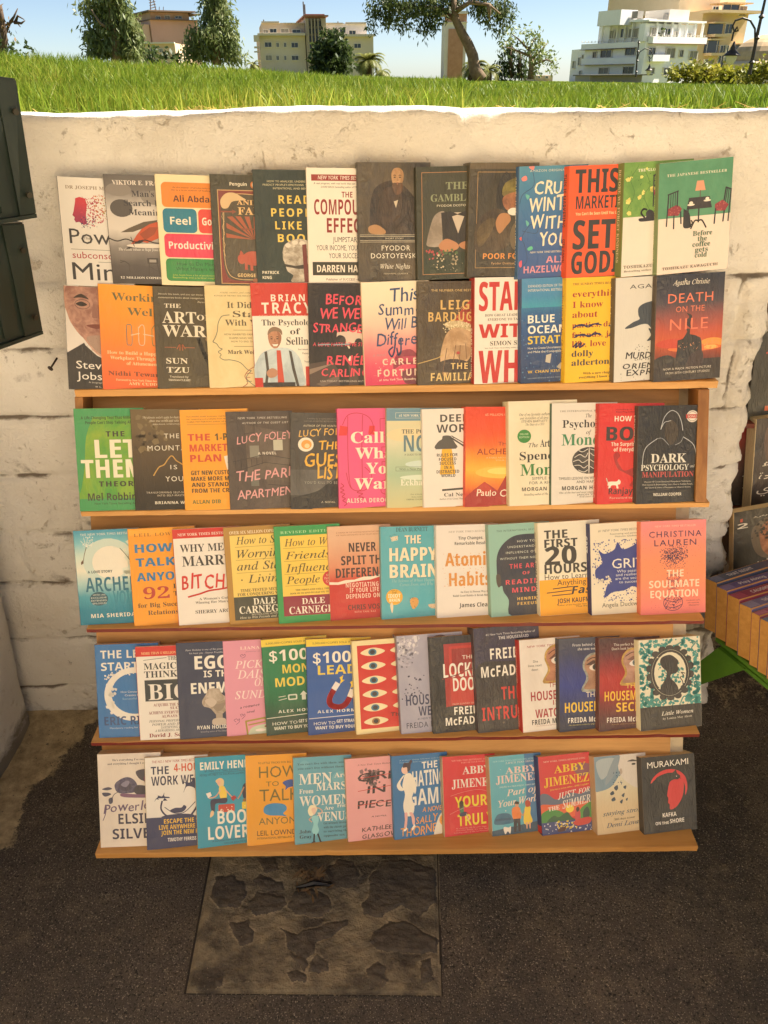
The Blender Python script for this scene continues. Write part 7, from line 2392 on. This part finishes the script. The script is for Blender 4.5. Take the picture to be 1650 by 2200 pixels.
book(6,634.5,1831,628.5,1628.5,28,6,.5,'M:5f9eb0:69a8b8:7','b89a66','pale blue paperback with curly white capitals and a cartoon blonde woman','''
E 6fb0be 20 12 8 6
E 6fb0be 80 40 14 12
T r 33545c 8 88 13.5 3.6 You can't live with them, and
T r 33545c 8 88 21 3.6 you can't live without them!
T r eee8d8 10 66 47 19 MEN
T r eee8d8 70 92 38 8.5 Are
T r eee8d8 10 34 62.5 8 From
T r eee8d8 39 90 59 13.5 MARS
T r eee8d8 10 96 84 17 WOMEN
T r eee8d8 52 68 93 6.5 Are
T r eee8d8 74 92 90 6.5 From
T r eee8d8 40 96 112 15.5 VENUS
P~ f2e6c0 24,92 28,84 36,84 40,90 36,98 30,102 26,100
P~ ecc8b0 30,90 36,88 38,94 34,100
L~ ecc8b0 2 38,104 48,96 44,90 38,88
L~ ecc8b0 2 30,104 26,108 30,112
P~ 8fd0d4 30,104 40,102 42,110 40,118 42,128 36,136 30,128 33,116
L~ 23282c 2.6 34,134 33,146
L~ 23282c 2.6 40,134 44,146
P 23282c 28,149 34,144 36,148
P 23282c 42,145 48,148 44,149
T r 2f464e 9 28 131 6 John
T r 2f464e 9 30 140 6 Gray
T r 33545c 50 92 118 3.8 Get seriously involved
T r 33545c 50 94 125 3.8 with the classic guide
T r 33545c 50 92 132 3.8 to surviving the
T r 33545c 50 86 139.5 3.8 opposite sex''')
book(6,748.5,1828,740,1631.5,30,6,.6,'e8a4a4','c8a48c','pink paperback with scratched charcoal lettering struck through in red','''
T i 7a4a4c 22 88 14 3 A New York Times Bestseller
D 8a6a6c 30 22 62 50 50 4 g
D 5a5054 32 22 64 56 40 2 g
T H 37292c 22 92 42/.02 14 GIRL
T H 37292c 38 72 66/.02 13 IN
T H 37292c 20 94 92/.02 13 PIECES
L c8302e 1 26,37 96,31
L c8302e 1 22,60 88,53
L c8302e 1 20,86 96,80
T h 4a3034 44 72 109 2.6 A NOVEL
T h 37292c 26 90 134/.03 7.6 KATHLEEN
T h 37292c 26 92 147/.03 7.6 GLASGOW''')
book(6,847.6,1828.5,840.6,1625,28,7,.3,'1f6ea8','3a78a4','blue paperback with a drawn woman in a white dress and tall white capitals','''
T s a8c8d0 14 92 10 1.8 A brilliant, biting, hilarious new voice
T s a8c8d0 14 92 14 1.8 One of the best comedies of the year
T b ece8dc 54 82 27/.03 12 THE
T b ece8dc 36 94 58/.03 27 HATING
T b ece8dc 28 96 92/.03 28 GAME
P~ efe6d4 24,34 34,34 38,50 38,66 34,78 38,92 34,108 22,108 18,90 22,70 18,56 20,44
P~ efe6d4 18,38 22,36 14,50 20,62 12,62 8,52
P~ efe6d4 36,38 42,50 42,66 39,70 37,54
P~ e8c0ac 18,22 26,18 30,28 24,34 18,30
P~ 3a2c3c 20,22 22,14 30,14 34,9 37,12 34,18 33,26 28,30 27,22
P~ e8b0a8 20,104 25,104 24,120 22,130 18,130 20,116
P~ e8b0a8 28,104 34,104 38,116 36,128 33,122 32,112
P f2ece0 14,136 22,128 24,132 20,136
P f2ece0 30,134 37,124 39,130 33,136
T h eaa03c 52 92 105/.03 8.6 A NOVEL
T h eaa03c 40 80 125/.06 13 SALLY
T h eaa03c 12 76 146/.06 16 THORNE
P~ ece4d4 72,152 80,118 92,104 101,102 101,152
E eaa03c 92 122 10 11
T b 5a3c14 86 98 120 2.4 SOON TO
T b 5a3c14 86 98 124.5 2.4 BE A FILM
Z b8d0e0 h 14 130 10 THE HATING GAME''')
book(6,953.6,1829,949,1627,32,6,.6,'d4202c','b8a080','red paperback with white serif capitals, big yellow ones and a seated reader','''
T r e89a90 18 92 10 3 NEW YORK TIMES BESTSELLING AUTHOR
T r e89a90 36 84 14.5 2.6 PART OF YOUR WORLD
T r ece4d8 38 92 35 14.5 ABBY
T r ece4d8 17 97 60 16.5 JIMENEZ
T b eed830 22 94 97/.02 20 YOURS
T b eed830 26 94 132/.02 21 TRULY
P~ 2f7a5c 30,96 34,90 38,92 38,104 40,110 32,108
P~ 3a241c 30,88 34,84 38,88 36,96 31,98
P~ 2c2c50 30,108 42,106 44,112 32,114
P~ e8a898 42,108 46,116 48,124 44,118
L~ e89a90 .6 14,74 40,68 70,66 96,76
L~ e89a90 .6 12,108 40,98 70,98
T i e89a90 22 80 137 2.4 My relationship with this author began
T i e89a90 22 84 141 2.4 JOHANNA MARIE New York Times
T i e89a90 18 84 145 2.4 bestselling author of The Last Housewife''')
book(6,1054.5,1830,1049,1627,32,6,.7,'5fb0c0','b89a78','two-tone blue paperback with a couple holding hands and a small white dog','''
P 3f78a8 68,-2 101,-2 101,152 62,152 70,60
T r a8d8d8 8 92 11 2.8 NEW YORK TIMES BESTSELLING AUTHOR
T I ece4d8 32 92 16 3.4 LIFE'S TOO SHORT
T r efd0c4 31 92 35/.02 12.5 ABBY
T r efd0c4 12 96 52/.02 15 JIMENEZ
T r d8e4dc 18 92 60 2.4 JIMENEZ IS A TRUE TALENT - EMILY HENRY
T I f0dcc8 31 92 77/.08 12 Part of
T I f0dcc8 14 96 97/.08 13 Your World
P 2f5068 0,140 100,128 100,152 0,152
P~ 3c6f8c 6,128 10,112 20,108 34,110 40,118 40,128
P 2f5a78 8,118 38,118 38,122 8,122
P~ e88038 40,102 50,98 56,104 56,122 42,122
P~ d8a080 46,96 48,90 53,92 52,99
P~ 3a2c28 45,92 48,88 54,90 53,94 48,93
P 2c2c38 42,121 55,121 55,146 51,146 49,128 46,146 42,146
P~ eecc3c 64,104 70,98 76,102 75,114 78,130 62,132
P~ b84a34 66,90 72,88 76,94 74,100 67,100
P e0a888 65,130 69,130 68,142 66,142
P e0a888 71,130 75,130 74,142 72,142
L~ d8a080 1.6 55,106 60,116 64,108
P~ efe8dc 22,138 24,134 32,136 36,134 36,142 34,148 30,143 25,148
E f0e8c8 28 104 1 1
D e8e8d8 6 20 60 84 12 .5''')
book(6,1161,1826,1155,1627,34,6,.4,'cf2c30','2c3468','red paperback with yellow capitals above a painted lake sunset','''
P~ 5f6a80 0,74 14,72 30,84 44,80 60,74 80,78 101,70 101,104 60,96 0,110
P~ 8a5060 66,28 80,20 101,24 101,40 80,44
P~ e06038 -2,92 30,94 60,92 101,96 101,118 -2,116
E f0d03c 56 104 8 7.5
P~ 3f8a3c -2,112 14,102 30,104 44,112 44,128 -2,130
P~ 4a9040 76,108 90,98 101,96 101,128 70,126
P~ 1f5a38 10,128 24,114 34,118 50,110 60,122 70,128 50,134
R 2c3c78 0 126 100 150
D eed030 30 126 72 144 60 1.8
D d8d8e0 4 128 96 149 50 1.4
P~ c84048 66,112 72,106 76,114 74,132 66,130
P~ 3a241c 68,106 72,102 75,108 70,112
P~ 2a4a3c 82,112 90,104 94,112 92,126 82,126
P~ c83830 62,130 84,124 97,126 92,136 68,138
P~ 4a2020 30,142 38,138 46,138 44,145 32,146
T r e8b8a8 10 92 12 3 NEW YORK TIMES BESTSELLING
T r f0c828 30 92 34/.03 14.5 ABBY
T r f0c828 9 97 58/.03 17 JIMENEZ
T h e8c850 20 96 66/.05 3 Jimenez is a true talent - EMILY HENRY
T I f2e8dc 34 70 85/.14 12 JUST
T I f2e8dc 74 97 78/.14 9 FOR
T R f2e8dc 14 36 105/.1 8 THE
T I f2e8dc 42 97 103/.14 15 SUMMER
Z e8e0d0 b 14 66 7 JUST FOR THE SUMMER
Z e8c048 b 88 122 7 ABBY JIMENEZ
z b8302c 132 146''')
book(6,1278,1822,1275.8,1627,36,6,.9,'G:c4ccc8:ccccc0:d4c8a8:d4bc94:ccb48c','b89a76','sandy paperback with a pale woman turned away and a flock of small birds','''
P~ 7a94a4 -2,-2 60,-2 56,20 44,44 30,60 10,66 -2,60
P~ a8b4b8 4,10 30,4 44,10 30,30 12,44
P~ d8cfc4 50,-2 101,-2 101,60 80,66 58,50 48,34 46,16
P~ 8a9aa4 40,4 50,2 46,20 36,40 20,56 24,36
P~ 4a4440 64,14 74,11 84,15 74,15
E 3a3634 76 20 4 2
P~ b8a898 48,30 52,26 54,34 50,38
D 3a5a78 34 30 52 60 20 1.4
P~ 3a4a5c 36,62 42,58 44,64 40,68
P~ 3a4a5c 28,72 34,68 36,74 30,76
P~ 3a4a5c 54,62 60,60 58,67
P~ 3a4a5c 30,84 36,80 38,86 32,88
P~ 3a4a5c 50,78 56,74 54,82
P~ 3a4a5c 46,90 52,86 50,94
P~ 3a4a5c 58,86 62,84 60,90
T c 34586c 12 96 115/.04 8.5 staying strong
T r 5a5040 34 74 125/.04 3.6 365 days a year
T c 34506c 18 92 138/.04 8.5 Demi Lovato''',.67)
book(6,1375,1828.5,1377,1628.5,44,6,.5,'M:2c2a28:242220:7','332c26','thick black paperback with a red moon and a dark cat inside a red profile','''
T s ece6dc 11 88 22/.02 12 MURAKAMI
P~ d02c30 16,52 22,40 36,30 52,27 68,31 80,42 84,56 84,70 80,80 80,62 74,48 62,40 44,37 28,42
P~ d02c30 52,50 66,46 76,50 78,64 74,84 64,100 54,106 50,104 50,96 47,92 48,84 46,78 48,66
P~ 262422 26,44 34,38 48,34 58,34 64,29 66,36 72,42 68,48 60,48 52,52 48,62 40,56
E ece6dc 65 42 1 .7
D 3a3632 32 42 46 56 24 .7
T b ece6dc 36 62 120/.02 8 KAFKA
T b ece6dc 22 32 134/.02 6 ON
T b ece6dc 34 47 134/.02 5.4 THE
T b ece6dc 49 76 133/.02 8 SHORE
Z 8a7c68 s 86 138 7 HARUKI MURAKAMI''',.71)
# ---------------- stall at the far right ----------------
def right_stall():
    TAILM = simple('tanned_page_ends', 'cf9a52', .9, 'bd8844', 60)
    red = simple('shelf_red', '6a2c1c', .6, '4c2014', 20); G = simple('green_plastic', '5c8a2c', .45, '4c7822', 8)
    # two ledges on the recess wall
    r = empty('wall_shelf', (0, 1.7, 0)); tag(r, 'dark red shelves in the recess on the right holding upright books', 'shelf')
    A = at_d(1604, 884, 1.72); z1 = A.z; z2 = at_d(1562, 1086, 1.66).z
    MB().box(.70, 1.75, -.055, .10, z1-.012, z1).build('ledge', red, r)
    MB().box(.70, 1.75, -.06, .10, z2-.012, z2).build('ledge', red, r)
    MB().box(.70, 1.75, .10, .115, .3, 1.35).build('back_board', simple('shelf_back', '5a4632', .8), r)
    def upright(xb, yb, xt, yt, D, z, t, yaw, wr, bgspec, spine, label, items, lean=12, wrap=.7, flip=False):
        P0 = at_d(xb, yb, D)
        if z is not None: P0.z = z
        R = Matrix.Rotation(math.radians(yaw), 3, 'Z') @ Matrix.Rotation(-math.radians(lean), 3, 'X')
        n = R @ Vector((0, -1, 0)); d = ray(xt, yt); T = CAM+d*((P0-CAM).dot(n)/d.dot(n)); h = (T-P0).length
        roll = math.atan2((T-P0).dot(R @ Vector((1, 0, 0))), (T-P0).dot(R @ Vector((0, 0, 1))))
        M = Matrix.Translation(P0) @ (R @ Matrix.Rotation(roll, 3, 'Y')).to_4x4()
        rr = empty('paperback', mat=M); tag(rr, label, 'book', 'upright books in the recess on the right')
        BN[0] += 1; make_book(rr, h*wr, h, t/1000, bgspec, spine, wrap, items, BN[0])
    AR = lambda s: s
    upright(1618, 1083, 1625, 901, 1.60, z2, 40, 4, .66, 'M:2e2a28:4a3c34:8', 'dcc8a0', 'black shrink-wrapped novel with white Arabic lettering, middle shelf at the right edge', '''
P~ 5a4238 20,10 60,6 96,20 90,80 40,90 16,50
T b ece4d4 14 46 72 9 \ufeeb\ufe8e\ufedf
T b ece4d4 10 60 92 11 \u0629\ufea3\ufe8e\ufeb7\ufeed
T b ece4d4 8 66 112 11 \u064a\u062f\ufead\ufeed
P~ a83a3c 30,126 60,120 80,136 50,140''', 10)
    upright(1573, 1292, 1576, 1102, 1.50, None, 22, 3, .66, 'M:34302a:4a4438:6', 'c8a878', 'dark novel with a painted face and white Arabic lettering, above the spine-up row', '''
P~ 6a5a48 30,30 50,16 76,18 92,36 94,60 84,80 60,86 38,76 28,52
F b87c58 8a5438 62 52 24 30
P~ a83a30 54,70 62,66 70,69 62,74
D 3a3228 26 14 94 50 50 2.4
T b ece4d4 6 22 28 8 2
T b c8503c 10 14 16 4 |
T b ece4d4 30 58 13 3 \ufead\ufbfd\ufee3\ufead\ufeb7
T b ece4d4 20 56 94 9 \ufef2\ufee8\ufee8\ufe87
T b ece4d4 20 62 108 9 \ufee6\ufed4\ufecc\ufe97\u0623
T b ece4d4 12 70 138 20 \ufe8e\ufee8\ufeeb\u0627''', 8, .6)
    upright(1548, 1240, 1552, 1095, 1.63, None, 20, -6, .60, 'M:6a4a34:4a3426:8', 'c8a878', 'brown novel half hidden by the leaning edge of the white wall', '''
T b e8dcc8 30 60 50 8 \ufee6\ufedf
T b e8dcc8 24 70 66 8 \ufeb6\ufbfd\ufecc\ufe91
T b e8dcc8 30 66 84 8 \ufee6\ufee3\ufead''', 8)
    upright(1558, 1085, 1580, 900, 1.66, z2, 18, -4, .62, 'G:a82c24:6a3c30:4a3c34:3a3430', '6a5444', 'brown and red novel beside the quoin, middle shelf of the recess', '''
T b e8dcc8 30 60 86 5 \ufedd\u064a
T b e8dcc8 24 92 100 7 \u0629\ufef3\ufead\u0648
T b e8dcc8 26 94 116 12 \ufeed\ufee8\ufeb3''', 10)
    upright(1608, 880, 1632, 700, 1.67, z1, 20, 0, .62, 'M:2e3028:3e3a30:8', '4a4438', 'dark novel with red blossom on the top shelf of the recess', '''
D c8402c 20 28 60 50 40 2.4
R c85a2c 30 128 60 136''', 10)
    # green bench
    c0 = at_z(1508, 1362, .40); 
    a = at_z(1512, 1352, .415); b = at_z(1652, 1466, .415); d = (b-a); d.z = 0; L = d.length; d.normalize(); s = Vector((-d.y, d.x, 0)); 
    if s.x < 0: s = -s
    r = empty('plastic_bench', a); tag(r, 'bright green plastic bench holding the row of spine-up books', 'bench')
    M = Matrix(((d.x, s.x, 0, 0), (d.y, s.y, 0, 0), (0, 0, 1, 0), (0, 0, 0, 1)))
    MB().box(.03, 1.0, .006, .24, -.014, -.002, bev=.003, M=M).build('seat', G, r)
    MB().box(.10, 1.0, .004, .014, -.026, -.016, bev=.003, M=M).build('apron', G, r)
    for q in (0, .8):
        mb = MB(); mb.add([M @ Vector(v) for v in ((q+.05, .0, -.017), (q+.13, .0, -.017), (q+.045, -.03, -.13), (q-.0, -.03, -.13), (q+.05, .22, -.017), (q+.13, .22, -.017), (q+.045, .23, -.13), (q-.0, .23, -.13))],
               [(0, 3, 2, 1), (4, 5, 6, 7), (0, 1, 5, 4), (3, 7, 6, 2), (0, 4, 7, 3), (1, 2, 6, 5)]); mb.build('leg', G, r)
    cols = [('3c4a6c', '55608a', 'THAT NIGHT', 34), ('5a4a86', '7a6aa0', 'Play Along', 31), ('8a2448', 'a83a5c', 'CAUGHT UP', 34), ('6a6a98', '8a8ab0', 'THE RIGHT MOVE', 33), ('9a4a6c', 'b8708a', 'THE CROW', 22), ('4a5a86', '6a7aa0', 'TWISTED', 24), ('7a4a7c', '9a6a98', 'WINDY', 30), ('4a4a78', '6a6a98', 'FIVE', 30), ('8a3a5c', 'a86a80', 'BONUS', 30)]
    names = ['dark blue', 'violet', 'crimson', 'lilac grey', 'dusty pink', 'steel blue', 'mauve', 'indigo', 'rose']
    u = .0; TI = math.radians(14)
    for i, (c, c2, t, mm) in enumerate(cols):
        th = mm/1000; h = .2; w = .128
        # local: x along spine (book height), y thickness (along the row), z = cover width, spine up
        base = a+d*(u+.0)+Vector((0, 0, .001)); u += th+.0012
        ex = (s*math.cos(.06*(i % 3-1))+d*math.sin(.06*(i % 3-1))*.3).normalized(); ey = d; ez = Vector((0, 0, 1))*math.cos(TI)-d*math.sin(TI)*(-1)*-1
        ez = (Vector((0, 0, 1))*math.cos(TI)-d*math.sin(TI)).normalized(); ey = (ez.cross(ex)).normalized(); 
        if ey.dot(d) < 0: ey = -ey
        M4 = Matrix(((ex.x, ey.x, ez.x, base.x+d.x*.0), (ex.y, ey.y, ez.y, base.y), (ex.z, ey.z, ez.z, base.z+.002), (0, 0, 0, 1)))
        rr = empty('paperback', mat=M4); tag(rr, '%s-spined paperback standing spine up, %s from the back of the row' % (names[i], ('first', 'second', 'third', 'fourth', 'fifth', 'sixth', 'seventh', 'eighth', 'ninth')[i]), 'book', 'books standing spine up on the green bench')
        cv = Cover(h, w, th, .5); 
        sec = [(0, 0, 0), (0, 0, w-.004), (0, .003, w), (0, th-.003, w), (0, th, w-.004), (0, th, 0)]
        V = [(x, p[1], p[2]) for x in (0, h) for p in sec]; F = [(k, k+1, k+7, k+6) for k in range(5)]
        cv.V.append(np.array(V)); cv.F += F; cv.MI += [cv.mat(c)]*5; cv.nv = 12
        P, Ft = layout(t, 'b', random.Random(i)); x0, x1 = P[:, 0].min(), P[:, 0].max()
        ww = .075; cap = th*.34
        cv.put(np.stack([.05+(P[:, 0]-x0)/(x1-x0)*ww, th*.68-P[:, 1]/CAPH*cap*-1*-1, np.full(len(P), w+.0002)], 1), Ft, 'e8e0e4')
        cv.put([(.0, .004, w+.0001), (.03, .004, w+.0001), (.03, th-.004, w+.0001), (.0, th-.004, w+.0001)], [(0, 1, 2, 3)], c2)
        mesh_obj('cover', np.concatenate(cv.V), cv.F, cv.mats, rr, cv.MI)
        MB().box(.0006, h-.0006, .0006, th-.0006, .001, w-.0008).build('pages', TAILM, rr)
right_stall()
